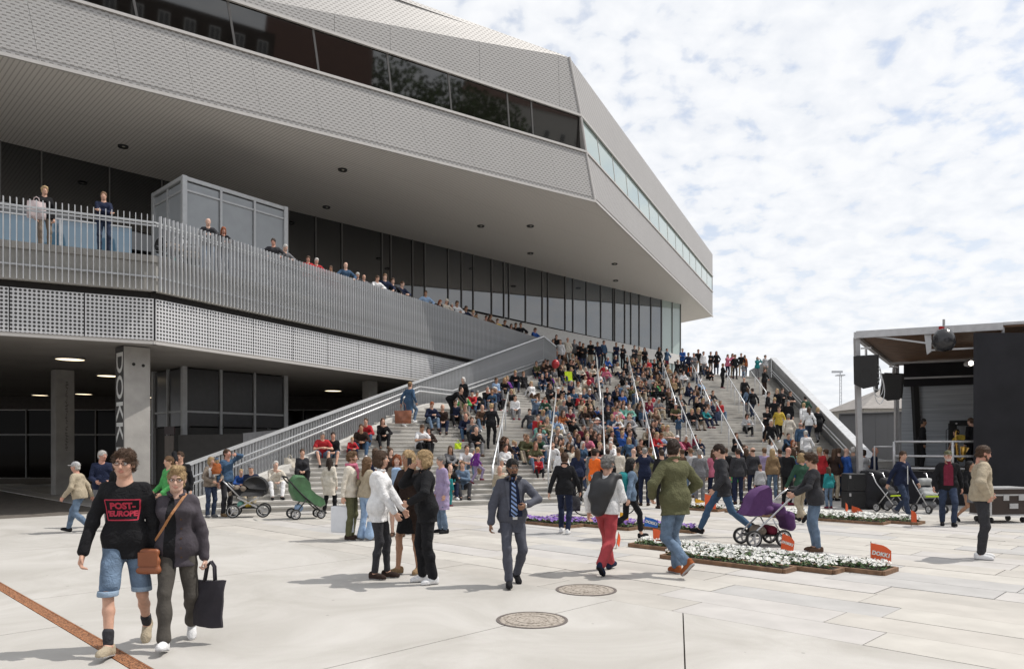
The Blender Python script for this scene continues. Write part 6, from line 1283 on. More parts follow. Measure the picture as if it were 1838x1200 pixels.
# the other standing and walking people in the foreground; (px, feet row, head-top row, facing, ...)
def hero(px, pf, pt, rz, label, skin, hair, top, bottom, shoes, pose=None, fem=False, w=1.0, H=None, vox=.0115, **k):
    kw = dict(lean=2, feet=SF, head=(0, 2, 0), fingers=True); kw.update(pose or {}); fg = Fig(min(2.0, max(1.45, hgt(pf, pt) - .02)), w=w, fem=fem, **kw); return person(fg, gnd(px, pf), R(rz), label, skin, hair, top, bottom, shoes, vox, **k), fg
WALK = lambda lead=0, **k: dict(dict(pel=(0, 0, .915), feet=walkfeet(lead=lead), lean=4, hands=[(-.30, .16, .84), (.30, -.22, .88)] if lead == 0 else [(-.30, -.22, .88), (.30, .16, .84)]), **k)
hero(143, 955, 823, -86, 'elderly man in grey cap and beige jacket striding left', 'red', ('crop', 'white'), ('jacket', 'beige'), ('trousers', 'denim'), 'black', WALK(0, lean=8), w=1.12, H=1.66, hat=('cap', 'lightgrey'))
hero(183, 945, 806, 30, 'white-haired man in navy jacket behind the man in the grey cap', 'red', ('short', 'white'), ('jacket', 'navy'), ('trousers', 'grey'), 'black', dict(head=(35, 6, 0), hands=[(-.12, -.30, 1.05), (.12, -.30, 1.05)]), inner='lightblue', vox=.014)
hero(212, 951, 822, -20, 'woman in black and navy top half hidden behind the curly-haired man', 'pale', ('bob', 'lightbrown'), ('jacket', 'black'), ('trousers', 'denim'), 'black', dict(hands=[(-.10, -.30, 1.02), (.16, -.30, .98)]), fem=True, vox=.014)
hero(306, 962, 816, -35, 'fair-haired person in bright green jacket behind the blond woman in glasses', 'fair', ('short', 'lightbrown'), ('jacket', 'green'), ('trousers', 'darkdenim'), 'black', dict(hands=[(-.16, -.28, .98), (.1, -.26, .95)]), vox=.014)
hero(324, 950, 808, 10, 'person in black raising a hand to the face behind the green jacket', 'fair', ('short', 'brown'), ('jacket', 'black'), ('trousers', 'black'), 'black', dict(hands=[(-.02, -.26, 1.52), None]), vox=.014)
hero(378, 928, 818, 55, 'blond woman in taupe sweater holding a baby by the railing', 'fair', ('bob', 'blond'), ('sweater', 'taupe'), ('trousers', 'darkdenim'), 'grey', dict(hands=[(-.10, -.26, 1.05), (.16, -.28, 1.10)], elb=[(-.9, .3, -.3), (.9, .3, -.3)]), fem=True, H=1.70, vox=.014)
fb = Fig(.78, seat=True, pel=(0, .05, .12), lean=-2, feet=[((-.10, -.36, -.12), 0, 0), ((.10, -.36, -.12), 0, 0)], hands=[(-.12, -.16, .3), (.14, -.16, .3)]); pb = gnd(378, 928); q = person(fb, (pb.x + .20, pb.y - .16, 1.08), R(-120), 'baby in rust-coloured top and blue hat held in its mother\'s arms', 'pale', ('crop', 'blond'), ('sweater', 'rust'), ('trousers', 'white'), 'grey', .013, hat=('beanie', 'steelblue'))
hero(406, 926, 804, 62, 'man in dark blue sweater shading his eyes with one hand', 'red', ('short', 'brown'), ('sweater', 'steelblue'), ('trousers', 'charcoal'), 'tan', dict(hands=[(-.30, -.05, .82), (.06, -.30, 1.60)], elb=[None, (.6, -.6, .5)], head=(0, -6, 0)), vox=.014)
hero(591, 921, 818, 172, 'dark-haired woman in cream trench coat and black boots seen from behind', 'pale', ('long', 'darkbrown'), ('coat', 'cream'), ('trousers', 'black'), 'black', dict(feet=[((-.12, -.16, .085), 0, 0), ((.12, .12, .10), 0, 12)], pel=(0, 0, .93), head=(20, 4, 0)), fem=True, H=1.68, shoekind='boot', topkw=dict(hem=.36))
cw_, cf = hero(629, 968, 808, 78, 'curly blond woman in pale sweater, olive trousers and boots with white bag', 'fair', ('curly', 'lightbrown'), ('sweater', 'cream'), ('trousers', 'olive'), 'darkbrown', dict(hands=[(-.26, .05, .80), (.24, .02, .84)]), fem=True, w=1.1, H=1.70, shoekind='boot', topkw=dict(hem=.10))
S = Soft()
for a in range(9): an = a * .7; S.cap(cf.N + Vector((math.sin(an) * .085, -math.cos(an) * .085, .02)), cf.N + Vector((math.sin(an + .7) * .085, -math.cos(an + .7) * .085, .02)), .032, None, .02)
S.cap(cf.N + Vector((.0, -.10, 0)), cf.N + Vector((.02, -.16, -.22)), .035, .045, .02); link('scarf', S.mesh(.014, 'scarf', wr=.005), cw_, cloth('pink'))
g_ = gnd(618, 965); wb = tag(empty('carrier_bag', (g_.x + .02, g_.y - .25, .14), R(70)), 'white paper carrier bag held by the curly blond woman', 'bag'); m = MB(); m.box((0, 0, .25), (.14, .44, .50)); bevel(m.obj('body', mat('white_paper_bag', (.70, .72, .76), .6, var=.05), wb), .015); m = MB(); m.tube([(0, -.1, .5), (0, -.08, .60), (0, .08, .60), (0, .1, .5)], .008, 5); m.obj('handle', white_p, wb)
hero(657, 969, 817, 140, 'long-haired blond woman in beige top and pale flared jeans behind the white jacket', 'fair', ('long', 'lightbrown'), ('sweater', 'beige'), ('trousers', 'lightblue'), 'grey', dict(hands=[(-.22, -.15, .95), (.22, -.15, .95)]), fem=True, H=1.68, botkw=dict(fl=.045))
hero(679, 1038, 805, 82, 'brown-haired woman in white jacket and skinny dark trousers with sandals', 'fair', ('bob', 'brown'), ('jacket', 'white'), ('trousers', 'charcoal'), 'darkbrown', dict(feet=[((-.07, .03, .085), -6, 0), ((.09, -.10, .085), 10, 0)], hands=[(-.12, -.30, .86), (.12, -.34, .90)], head=(0, 2, 0)), fem=True, H=1.73, topkw=dict(hem=.17, col=True, g=.017), botkw=dict(g=.006, fl=.0))
w19, f19 = hero(713, 962, 813, 4, 'smiling ginger-haired woman in brown cardigan and blue shirt facing the camera', 'pale', ('bob', 'red'), ('jacket', 'taupe'), ('skirt', 'white'), 'brown', dict(hands=[(-.18, -.26, 1.0), (.22, -.22, .92)]), fem=True, H=1.70, inner='lightblue', smile=True)
m = MB(); S = Soft(); S.cap((-.05, -.155, 1.0), (-.04, -.165, 1.32), .05, .06, .05); S.cap((.05, -.155, 1.0), (.04, -.165, 1.32), .05, .06, .05); link('shirt_front', S.mesh(.013, 'shirt'), w19, cloth('lightblue'))
hero(736, 1029, 804, -28, 'blond woman in long dark coat with bare legs and sandals', 'tan', ('long', 'blond'), ('coat', 'darkbrown'), ('skirt', 'black'), 'tan', dict(feet=[((-.12, -.12, .085), -25, 0), ((.10, .06, .085), 10, 0)], hands=[(-.16, -.26, 1.08), (.3, -.02, .82)], head=(-12, 2, 0)), fem=True, H=1.72, topkw=dict(hem=.38))
ph, pf_ = hero(766, 1046, 804, -72, 'blond woman in black jacket and black trousers talking on a phone', 'fair', ('bob', 'blond'), ('jacket', 'black'), ('trousers', 'black'), 'white', dict(feet=[((-.10, -.03, .085), -8, 0), ((.11, .06, .085), 14, 0)], hands=[(-.10, -.19, 1.49), (.16, -.26, 1.08)], elb=[(-.5, -.9, -.6), (.9, .1, -.4)], head=(4, 4, 0)), fem=True, w=1.0, H=1.73, topkw=dict(hem=.15, g=.02, col=True), botkw=dict(g=.018))
m = MB(); c_ = pf_.wr[0] + Vector((.0, -.02, .10)); m.box(c_, (.010, .055, .11)); m.obj('phone', blackp, ph); m = MB()
for q in (-1, 1): m.box((-.22 + .0 * q, -.13 + q * .05, 1.08), (.03, .05, .05))
m.obj('toggle', cloth('yellow'), ph)
hero(794, 956, 815, -60, 'person in lilac-grey coat just behind the woman on the phone', 'fair', ('short', 'grey'), ('coat', 'lilac'), ('trousers', 'denim'), 'black', dict(), H=1.68, vox=.014)
st_, fs_ = hero(919, 1049, 814, 8, 'man in grey-blue suit with striped tie and glasses walking towards us', 'brown', ('short', 'black'), ('jacket', 'charcoal'), ('trousers', 'charcoal'), 'black', WALK(0, hands=[(-.30, -.10, .84), (.14, -.30, 1.10)], elb=[(-.8, .7, 0), (.95, .2, -.3)], head=(9, 6, 0), lean=1, feet=[((-.07, -.22, .09), -6, -6), ((.09, .16, .13), 8, 24)], curl=(.8, 1.1)), vox=.0095, beard=True, H=1.72, topkw=dict(hem=.20, g=.018))
suit = mat('suit_cloth', (.062, .066, .088), .85, var=.12, vscale=30, bump=.25, bscale=30)
for o in st_.children:
    if o.name.startswith(('jacket', 'trousers')): o.data.materials[0] = suit
glasses(st_, fs_, 'grey')
jk = [o for o in st_.children if o.name.startswith('jacket')][0]; bvj = BVHTree.FromPolygons([v.co for v in jk.data.vertices], [tuple(p.vertices) for p in jk.data.polygons])
def front_patch(rowsf, name, mt, par, off=.006):
    m = MB(); rows = []
    for (z, x0, x1) in rowsf:
        row = []
        for q in range(6):
            x = x0 + (x1 - x0) * q / 5; h = bvj.ray_cast(Vector((x, -2, z)), Vector((0, 1, 0))); row.append((x, (h[0].y if h[0] is not None else -.12) - off, z))
        rows.append(row)
    for i in range(len(rows) - 1): m.add(rows[i] + rows[i + 1], [(q, q + 1, q + 7, q + 6) for q in range(5)])
    return m.obj(name, mt, par)
front_patch([(1.40 - i * .028, -.032 - .022 * min(1, i / 4), .032 + .085 * min(1, i / 14)) for i in range(19)], 'shirt_front', cloth('navy'), st_)
for sg_ in (-1, 1): front_patch([(1.42, sg_ * .035, sg_ * .075)] + [(1.40 - i * .03, sg_ * (.050 + (.0 if sg_ < 0 else .05 * min(1, i / 14))), sg_ * (.115 - .055 * i / 15 + (.0 if sg_ < 0 else .05 * min(1, i / 14)))) for i in range(15)], 'lapel', mat('suit_lapel', (.075, .08, .105), .8, var=.1), st_, .012)
tie = mat('striped_tie', (.1, .15, .3), .5, var=0); t, b = nodes(tie); oc = tnode(t, 'ShaderNodeTexCoord'); sx_ = tnode(t, 'ShaderNodeSeparateXYZ'); t.links.new(oc.outputs['Object'], sx_.inputs[0]); v_ = tmath(t, 'FRACT', tmath(t, 'MULTIPLY', tmath(t, 'ADD', sx_.outputs[2], tmath(t, 'MULTIPLY', sx_.outputs[0], .8)), 17)); mixn = tnode(t, 'ShaderNodeMix', data_type='RGBA'); t.links.new(tmath(t, 'LESS_THAN', v_, .5), mixn.inputs[0]); mixn.inputs[6].default_value = (.010, .016, .032, 1); mixn.inputs[7].default_value = (.20, .30, .55, 1); t.links.new(mixn.outputs[2], b.inputs['Base Color'])
front_patch([(1.395, -.022, .024), (1.36, -.016, .022)] + [(1.34 - i * .034, -.020 - .006 * i / 5, .026 + .012 * i / 5) for i in range(13)] + [(.885, .004, .012)], 'tie', tie, st_, .012)
m = MB(); h = bvj.ray_cast(Vector((.03, -2, .875)), Vector((0, 1, 0))); m.box((.02, (h[0].y if h[0] is not None else -.14) - .008, .875), (.06, .012, .035)); m.obj('belt_buckle', chrome, st_); m = MB()
for sgn in (-1, 1): m.lathe([(.033, -.012), (.036, 0), (.033, .012)], 14, fs_.wr[1], axis='X') if sgn > 0 else None
m.obj('watch', galv_l, st_)
hero(1013, 957, 806, 168, 'man in black hooded jacket and navy trousers walking away with a dark bag', 'fair', ('short', 'brown'), ('jacket', 'black'), ('trousers', 'navy'), 'white', WALK(1, feet=[((-.08, .08, .085), 0, 0), ((.08, -.14, .10), 0, -6)]), H=1.80, w=.95, topkw=dict(col=True))
g_ = gnd(1027, 940); soft_bag('handbag', 'dark handbag carried beside the man in the black hooded jacket', (g_.x, g_.y, .30), .40, .34, .16, cloth('charcoal'), 20, .2)
hero(1067, 921, 803, 120, 'boy in orange shirt standing with the bicycle', 'fair', ('short', 'darkbrown'), ('tshirt', 'orange'), ('trousers', 'black'), 'black', dict(hands=[(-.14, -.40, 1.0), (.24, -.30, 1.0)]), H=1.72, vox=.014)
rm, fr_ = hero(1088, 1027, 809, 146, 'grey-haired man in white shirt and red trousers with a jacket slung over his back', 'fair', ('curly', 'grey'), ('jacket', 'white'), ('trousers', 'red'), 'navy', WALK(1, feet=[((-.10, .36, .16), 6, 36), ((.10, -.32, .095), -4, -10)], hands=[(-.10, -.26, 1.22), (.30, -.02, .86)], head=(-8, 4, 0)), H=1.72, w=1.02, vox=.0095, topkw=dict(hem=.06, g=.018), botkw=dict(g=.022, fl=.012))
for o in rm.children:
    if o.name.startswith('trousers'): o.data.materials[0] = mat('washed_red_cotton', (.36, .045, .055), .9, var=.22, vscale=7, bump=.4, bscale=22)
S = Soft(); Nn = fr_.N; S.cap(Nn + Vector((-.13, .09, -.03)), Nn + Vector((-.10, .19, -.22)), .07, .09, .06); S.cap(Nn + Vector((.10, .10, -.02)), Nn + Vector((.08, .20, -.30)), .07, .11, .06); S.cap(Nn + Vector((-.05, .17, -.15)), Nn + Vector((.04, .19, -.46)), .11, .12, .08); S.cap(Nn + Vector((-.17, .0, -.03)), Nn + Vector((-.17, -.10, -.2)), .05, .04, .04)
link('slung_jacket', S.mesh(.014, 'jacket', wr=.012, wf=18), rm, mat('black_shell_jacket', (.022, .022, .025), .55, var=.1))
lg, fl_ = hero(1128, 966, 816, 108, 'long-haired dark woman in denim jacket with teal backpack striding right', 'fair', ('long', 'black'), ('jacket', 'denim'), ('trousers', 'black'), 'black', WALK(0, feet=[((-.07, -.26, .10), 0, -10), ((.08, .36, .22), 0, 55)]), fem=True, H=1.68, botkw=dict(t1=1.75, g=.006))
S = Soft(); S.cap(fl_.N + Vector((0, .16, -.12)), fl_.N + Vector((0, .17, -.38)), .12, .13, .05); link('backpack', S.mesh(.016, 'backpack', wr=.004), lg, cloth('teal'))
ol, fo = hero(1212, 1031, 779, 206, 'tall man in olive jacket and jeans walking away, face turned left', 'fair', ('short', 'darkbrown'), ('jacket', 'olive'), ('trousers', 'denim'), 'tan', WALK(0, feet=[((-.10, -.10, .085), -4, 0), ((.06, .30, .20), 8, 44)], hands=[(-.24, -.16, .98), (.24, -.16, .98)], elb=[(-.8, .6, 0), (.8, .6, 0)], head=(-52, 3, 0)), H=1.93, w=1.04, vox=.0105, topkw=dict(hem=.16, g=.026, col=True), botkw=dict(g=.016, fl=.014))
for o in ol.children:
    if o.name.startswith('shoe'): o.data.materials[0] = cloth('rust')
gm, fgm = hero(1298, 962, 788, -94, 'man in black leather jacket and glasses taking a long stride to the left', 'fair', ('short', 'darkbrown'), ('jacket', 'charcoal'), ('trousers', 'steelblue'), 'black', WALK(0, pel=(0, 0, .90), feet=[((-.08, -.42, .10), 0, -14), ((.08, .46, .20), 0, 46)], lean=6, head=(-10, 16, 0)), H=1.88, vox=.0115, topkw=dict(hem=.17, g=.026)); glasses(gm, fgm)
hero(1463, 990, 810, -102, 'auburn-haired woman in dark fleece and jeans pushing the purple pushchair', 'fair', ('curly', 'brown'), ('jacket', 'charcoal'), ('trousers', 'denim'), 'brown', dict(feet=[((-.09, .0, .085), -8, 0), ((.10, .04, .085), 8, 0)], hands=[(-.17, -.36, 1.03), (.17, -.36, 1.03)], elb=[(-.8, .4, -.4), (.8, .4, -.4)], head=(-6, 14, 0), lean=5), fem=True, w=1.1, H=1.76, topkw=dict(hem=.12), botkw=dict(g=.006, fl=0))
hero(1440, 938, 808, 190, 'blond woman in dark green jacket and khaki trousers behind the pushchair', 'fair', ('bob', 'blond'), ('jacket', 'darkgreen'), ('trousers', 'beige'), 'black', WALK(0), fem=True, H=1.72, vox=.014)
nv, fn = hero(1618, 928, 804, 20, 'woman in navy tracksuit top with pale zip walking past the stage', 'fair', ('pony', 'brown'), ('jacket', 'navy'), ('trousers', 'darkdenim'), 'grey', WALK(0, head=(-14, 8, 0)), fem=True, H=1.78, w=1.05); m = MB(); m.bar(fn.N + Vector((0, -.15, -.10)), fn.P + Vector((0, -.19, -.05)), .018, .01); m.obj('zip', white_p, nv)
mr, fmr = hero(1701, 943, 803, -24, 'white-bearded man in olive cap, maroon shirt and dark jacket', 'red', ('crop', 'grey'), ('jacket', 'black'), ('trousers', 'darkdenim'), 'black', WALK(1, feet=[((-.10, .06, .085), -4, 0), ((.10, -.16, .09), 8, -4)]), H=1.84, w=1.08, hat=('cap', 'olive'), beard=True, inner='maroon'); mr.data.materials[4] = HAIRC['white']
jk = [o for o in mr.children if o.name.startswith('jacket')][0]; bvj = BVHTree.FromPolygons([v.co for v in jk.data.vertices], [tuple(p.vertices) for p in jk.data.polygons]); U_ = fmr.u
front_patch([(1.46 * U_ - i * .036 * U_, -.05 - .045 * min(1, i / 4), .05 + .045 * min(1, i / 4)) for i in range(16)], 'shirt_front', cloth('maroon'), mr); 
tx = flat_text('DOKK', .06); print_on(mr, [tx], 0, 1.26 * U_, white_p, 'print') if False else None
hero(1737, 938, 822, 30, 'dark-haired woman in black with bare legs behind the beige-jacketed man', 'tan', ('long', 'black'), ('jacket', 'black'), ('skirt', 'grey'), 'black', WALK(1), fem=True, H=1.62, vox=.014)
hero(1760, 1002, 796, 66, 'bearded man in beige bomber jacket and dark jeans, hands on hips', 'red', ('short', 'brown'), ('jacket', 'beige'), ('trousers', 'charcoal'), 'white', dict(feet=[((-.12, .02, .085), -8, 0), ((.12, -.04, .085), 14, 0)], hands=[(-.22, -.06, .98), (.20, -.14, 1.0)], elb=[(-.9, .5, -.1), (.9, .6, -.1)], head=(14, 14, 0)), H=1.88, w=1.08, vox=.0105, beard=True, topkw=dict(hem=.06, g=.032, col=True))
# ------------------------------------------------------------------ the crowd: posed figures cut once, copied person by person
ST_ = (-.16, -.54, -.20); ST2 = (.16, -.54, -.20)
POSE = {   # seated on a tread (origin at the seat), feet two treads down; standing poses have their origin at the feet
 'hunch': dict(seat=True, pel=(0, .03, .105), lean=26, feet=[((-.15, -.54, -.20), -8, 0), ((.15, -.54, -.20), 8, 0)], hands=[(-.04, -.44, .24), (.04, -.42, .24)], elb=[(-.9, .2, -.2), (.9, .2, -.2)], head=(0, -2, 0)),
 'lap': dict(seat=True, pel=(0, .03, .105), lean=10, feet=[((-.11, -.54, -.20), -5, 0), ((.12, -.54, -.20), 6, 0)], hands=[(-.06, -.28, .20), (.06, -.30, .20)], head=(12, 4, 0)),
 'back': dict(seat=True, pel=(0, .02, .105), lean=-14, feet=[((-.13, -.58, -.20), -10, 0), ((.14, -.54, -.20), 10, 0)], hands=[(-.28, .30, .06), (.28, .28, .06)], elb=[(-.4, .9, 0), (.4, .9, 0)], head=(-14, 14, 0)),
 'chin': dict(seat=True, pel=(0, .03, .105), lean=24, feet=[((-.13, -.54, -.20), -5, 0), ((.14, -.54, -.20), 10, 0)], hands=[(-.02, -.40, .50), (.10, -.36, .22)], elb=[(-.5, -.2, -.9), (.9, .2, -.2)], head=(10, -4, 4)),
 'cross': dict(seat=True, pel=(0, .03, .105), lean=6, feet=[((-.10, -.54, -.20), -5, 0), ((.14, -.54, -.20), 8, 0)], hands=[(.10, -.16, .34), (-.08, -.20, .36)], elb=[(-.9, -.2, -.5), (.9, -.2, -.5)], head=(-10, 2, 0)),
 'phone': dict(seat=True, pel=(0, .03, .105), lean=16, feet=[((-.14, -.54, -.20), -10, 0), ((.10, -.58, -.20), 4, 0)], hands=[(-.05, -.34, .34), (.07, -.35, .33)], elb=[(-.9, .3, -.4), (.9, .3, -.4)], head=(4, 26, 0)),
 'shade': dict(seat=True, pel=(0, .03, .105), lean=12, feet=[((-.12, -.54, -.20), -5, 0), ((.16, -.54, -.20), 8, 0)], hands=[(-.07, -.24, .70), (.12, -.34, .22)], elb=[(-.8, -.5, .2), (.9, .3, -.3)], head=(6, 2, 0)),
 'knees': dict(seat=True, pel=(0, .10, .105), lean=20, feet=[((-.09, -.36, -.057), -4, 0), ((.09, -.38, -.057), 4, 0)], hands=[(.06, -.42, .22), (-.05, -.43, .24)], elb=[(-.9, 0, -.2), (.9, 0, -.2)], head=(-8, 0, 0)),
 'stand': dict(feet=SF, head=(8, 4, 0)),
 'armsx': dict(feet=SF, hands=[(.10, -.20, 1.15), (-.09, -.23, 1.17)], elb=[(-.9, -.1, -.5), (.9, -.1, -.5)], head=(-8, 6, 0)),
 'pocket': dict(feet=[((-.11, .03, .085), -14, 0), ((.10, -.05, .085), 8, 0)], hands=[(-.20, -.10, .92), (.20, -.10, .92)], elb=[(-.9, .6, 0), (.9, .6, 0)], head=(14, 4, 0)),
 'call': dict(feet=SF, hands=[(-.09, -.13, 1.50), (.15, -.24, 1.05)], elb=[(-.6, -.6, -.6), (.8, .2, -.4)], head=(-5, 2, 0)),
 'photo': dict(feet=SF, hands=[(-.08, -.34, 1.52), (.08, -.34, 1.52)], elb=[(-.6, -.3, -.7), (.6, -.3, -.7)], head=(0, -4, 0)),
 'walk': dict(pel=(0, 0, .915), lean=4, feet=walkfeet(), hands=[(-.26, .14, .86), (.26, -.20, .92)], head=(0, 6, 0)),
 'climb': dict(pel=(0, 0, .93), lean=9, feet=[((-.09, -.24, .255), 0, 0), ((.09, .16, .12), 0, 22)], hands=[(-.25, -.16, .92), (.26, .12, .88)], head=(0, 0, 0)),
 'bend': dict(pel=(0, .12, .93), lean=62, feet=SF, hands=[(-.12, -.62, .72), (.12, -.60, .72)], elb=[(-.9, 0, .2), (.9, 0, .2)], head=(0, -10, 0)),
 'rail': dict(pel=(0, .16, .94), lean=20, feet=[((-.12, .10, .085), -8, 0), ((.13, .20, .085), 8, 0)], hands=[(-.05, -.34, 1.12), (.10, -.34, 1.12)], elb=[(-.95, .2, -.3), (.95, .2, -.3)], head=(6, 22, 0)),
 'rail2': dict(pel=(0, .10, .95), lean=10, feet=[((-.10, .05, .085), -8, 0), ((.13, .10, .085), 8, 0)], hands=[(-.24, -.26, 1.08), (.24, -.26, 1.08)], elb=[(-.9, .6, 0), (.9, .6, 0)], head=(-12, 20, 0)),
}
PH = {'hunch': 'sitting hunched', 'lap': 'sitting upright', 'back': 'leaning back', 'chin': 'chin in hand', 'cross': 'sitting arms folded', 'phone': 'head bowed', 'shade': 'shading eyes', 'knees': 'hugging knees', 'stand': 'standing', 'armsx': 'standing arms folded', 'pocket': 'hands in pockets', 'call': 'hand at ear', 'photo': 'taking a picture', 'walk': 'walking', 'climb': 'climbing', 'bend': 'bending down', 'rail': 'leaning on railing', 'rail2': 'standing at railing'}
FIGS = {}; PM = {}
def fig_of(pose, fem):
    k = (pose, fem)
    if k not in FIGS: FIGS[k] = Fig(1.75 if not fem else 1.72, w=.96 if fem else 1.0, fem=fem, **POSE[pose])
    return FIGS[k]
def cut(pose, fem, what):
    k = (pose, fem, what)
    if k in PM: return PM[k]
    f = fig_of(pose, fem); V_ = .019
    if what == 'body': me = f.skin(False).mesh(V_, 'person_body', nmat=1)
    elif what in ('jacket', 'tshirt', 'coat', 'sweater'): me = f.top(what).mesh(V_, what, wr=.006)
    elif what in ('trousers', 'shorts', 'skirt'): me = f.trousers(what).mesh(V_, what, wr=.004)
    else: me = f.shoe(int(what[-1])).mesh(V_ * .9, 'shoe')
    me.materials.append(None); PM[k] = me; return me
for _k in ('short', 'crop', 'curly', 'bob', 'long', 'pony', 'bun', 'ring', 'cap', 'beanie', 'sunhat'): pass
CN = dict(lightgrey='pale grey', lightblue='light blue', steelblue='dark blue', darkdenim='dark denim', darkbrown='dark brown', darkgreen='dark green', charcoal='charcoal', taupe='taupe')
HN = dict(black='black-haired', darkbrown='dark-haired', brown='brown-haired', lightbrown='light-haired', blond='blond', grey='grey-haired', white='white-haired', red='red-haired')
LABELS = set(); PEOPLE = []
def where_on(loc, k):
    fl = 'lower flight' if k < KL else 'upper flight' if k < KN - 2 else 'top of the stairs'
    n = sum(1 for (x0, y0, dx, f_) in RAILS if bool(f_) == (k >= KL) and loc.x > x0 + dx * (loc.y - y0)); return fl, n
ORD = ['left of all handrails', 'past first handrail', 'past second handrail', 'past third handrail', 'past fourth handrail', 'past fifth handrail', 'past sixth handrail', 'past seventh handrail', 'past eighth handrail']
crg = random.Random(21)
def crowd(pose, loc, rz, top, hair, bottom=None, skin='fair', shoes=None, scale=1.0, place='', group='spectators on the stairs', fem=None, tk='jacket', bk='trousers', hat=None):
    hk, hc = hair; fem = fem if fem is not None else hk in ('long', 'bob', 'pony', 'bun'); f = fig_of(pose, fem)
    bottom = bottom or crg.choice(['black', 'black', 'darkdenim', 'darkdenim', 'denim', 'charcoal', 'navy', 'grey', 'taupe', 'beige']); shoes = shoes or crg.choice(SHOEC)
    full = ''
    for tries in range(60):
        hw = ('bald' if hk in ('ring', 'bald') else HN[hc]) if not hat else f'{CN.get(hat[1], hat[1])}-{"hatted" if hat[0] != "cap" else "capped"}'.replace(' ', '-')
        gw = {'jacket': 'jacket', 'tshirt': 'T-shirt', 'coat': 'coat', 'sweater': 'sweater'}[tk]; core = f"{hw} {'child' if scale < .8 else 'person'} in {CN.get(top, top)} {gw} and {CN.get(bottom, bottom)} {bk}, {PH[pose]}"
        full = f"{core}, {place}" if place else core
        if len(re.findall(r"[A-Za-z0-9][A-Za-z0-9'’-]*", full)) > 16: full = core
        if full not in LABELS: break
        bottom = crg.choice(['black', 'darkdenim', 'denim', 'charcoal', 'navy', 'grey', 'taupe', 'beige', 'olive', 'brown'])
        if tries > 8: hc = crg.choice(list(HN))
        if tries > 30: tk = crg.choice(['jacket', 'sweater', 'tshirt'])
    LABELS.add(full)
    b = link('person', cut(pose, fem, 'body'), None, None, loc, (0, 0, rz), scale); b.material_slots[0].link = 'OBJECT'; b.material_slots[0].material = SKIN[skin]; tag(b, full, 'person', group)
    def put(nm, what, m_):
        o = link(nm, cut(pose, fem, what), b); o.material_slots[0].link = 'OBJECT'; o.material_slots[0].material = m_; return o
    put({'tshirt': 't_shirt'}.get(tk, tk), tk, cloth(top)); put(bk, bk, cloth(bottom)); put('shoe', 'shoe0', cloth(shoes)); put('shoe', 'shoe1', cloth(shoes))
    if hk != 'bald':
        me = hair_mesh(hk, .016)
        if not len(me.materials): me.materials.append(None)
        o = link('hair', me, b); o.material_slots[0].link = 'OBJECT'; o.material_slots[0].material = HAIRC[hc]; o.matrix_local = f.HM
    if hat:
        me = hair_mesh(hat[0], .016)
        if not len(me.materials): me.materials.append(None)
        o = link('hat' if hat[0] != 'cap' else 'cap', me, b); o.material_slots[0].link = 'OBJECT'; o.material_slots[0].material = cloth(hat[1]); o.matrix_local = f.HM
    PEOPLE.append(b); return b
TC = dict(k='black', c='charcoal', n='navy', g='grey', l='lightgrey', w='white', e='cream', i='beige', t='tan', b='brown', d='darkbrown', r='red', m='maroon', o='orange', p='pink', u='purple', v='lilac', B='blue', L='lightblue', S='steelblue', D='denim', T='teal', M='mint', G='green', F='darkgreen', O='olive', y='yellow', x='lime', R='rust', a='taupe')
HK = dict(s='short', c='crop', u='curly', l='long', b='bob', p='pony', n='bun', r='ring', x='bald', q='quiff'); HC = dict(k='black', d='darkbrown', b='brown', l='lightbrown', o='blond', g='grey', w='white', r='red')
SEATP = ['hunch', 'hunch', 'lap', 'back', 'chin', 'cross', 'phone', 'shade', 'knees', 'lap', 'hunch']
STANDP = ['stand', 'armsx', 'pocket', 'call', 'stand', 'pocket']
def parse(ent, ox, oy, sc, mode):
    for e in ent.split(';'):
        e = e.split()
        if len(e) < 4: continue
        X, Y, top, hr = float(e[0]), float(e[1]), e[2], e[3]; opt = e[4:] ; px, py = ox + X / sc, oy + Y / sc
        md = mode; bot = None; hat = None; tk = None; scale = 1.0; rz = None; pose = None; bk = 'trousers'; skin = None
        for q in opt:
            if q in ('stand', 'seat'): md = q
            elif q in POSE: pose = q; md = 'seat' if POSE[q].get('seat') else 'stand'
            elif q[0] == '@': rz = float(q[1:])
            elif q[0] == '/': bot = TC[q[1]]
            elif q[0] == '^': hat = ({'c': 'cap', 'b': 'beanie', 'h': 'sunhat'}[q[1]], TC[q[2]])
            elif q == 'kid': scale = .68
            elif q == 'T': tk = 'tshirt'
            elif q == 'C': tk = 'coat'
            elif q == 'W': tk = 'sweater'
            elif q == 'sh': bk = 'shorts'
            elif q == 'sk': bk = 'skirt'
            elif q == 'dk': skin = 'brown'
            elif q == 'tn': skin = 'tan'
        pose = pose or crg.choice(SEATP if md == 'seat' else STANDP); hk = HK[hr[0]]; hc = HC[hr[1]] if len(hr) > 1 else 'grey'
        fem = hk in ('long', 'bob', 'pony', 'bun'); f = fig_of(pose, fem); hh = f.hc.z * scale
        p, k = find_step(px, py, hh, .07 if md == 'seat' else .5)
        tk = tk or crg.choice(['jacket', 'jacket', 'sweater', 'jacket']); rz = rz if rz is not None else (crg.uniform(2, 34) if md == 'seat' else crg.uniform(-20, 40))
        fl, n = where_on(p, k); skin = skin or crg.choice(['fair', 'fair', 'pale', 'tan', 'red', 'fair'])
        crowd(pose, p, R(rz), TC[top], (hk, hc), bot, skin, None, scale * crg.uniform(.96, 1.05), f"{fl} {ORD[min(n, 8)]}" , 'spectators on the stairs', None, tk, bk, hat)
Z6 = (960, 580, 8.57)
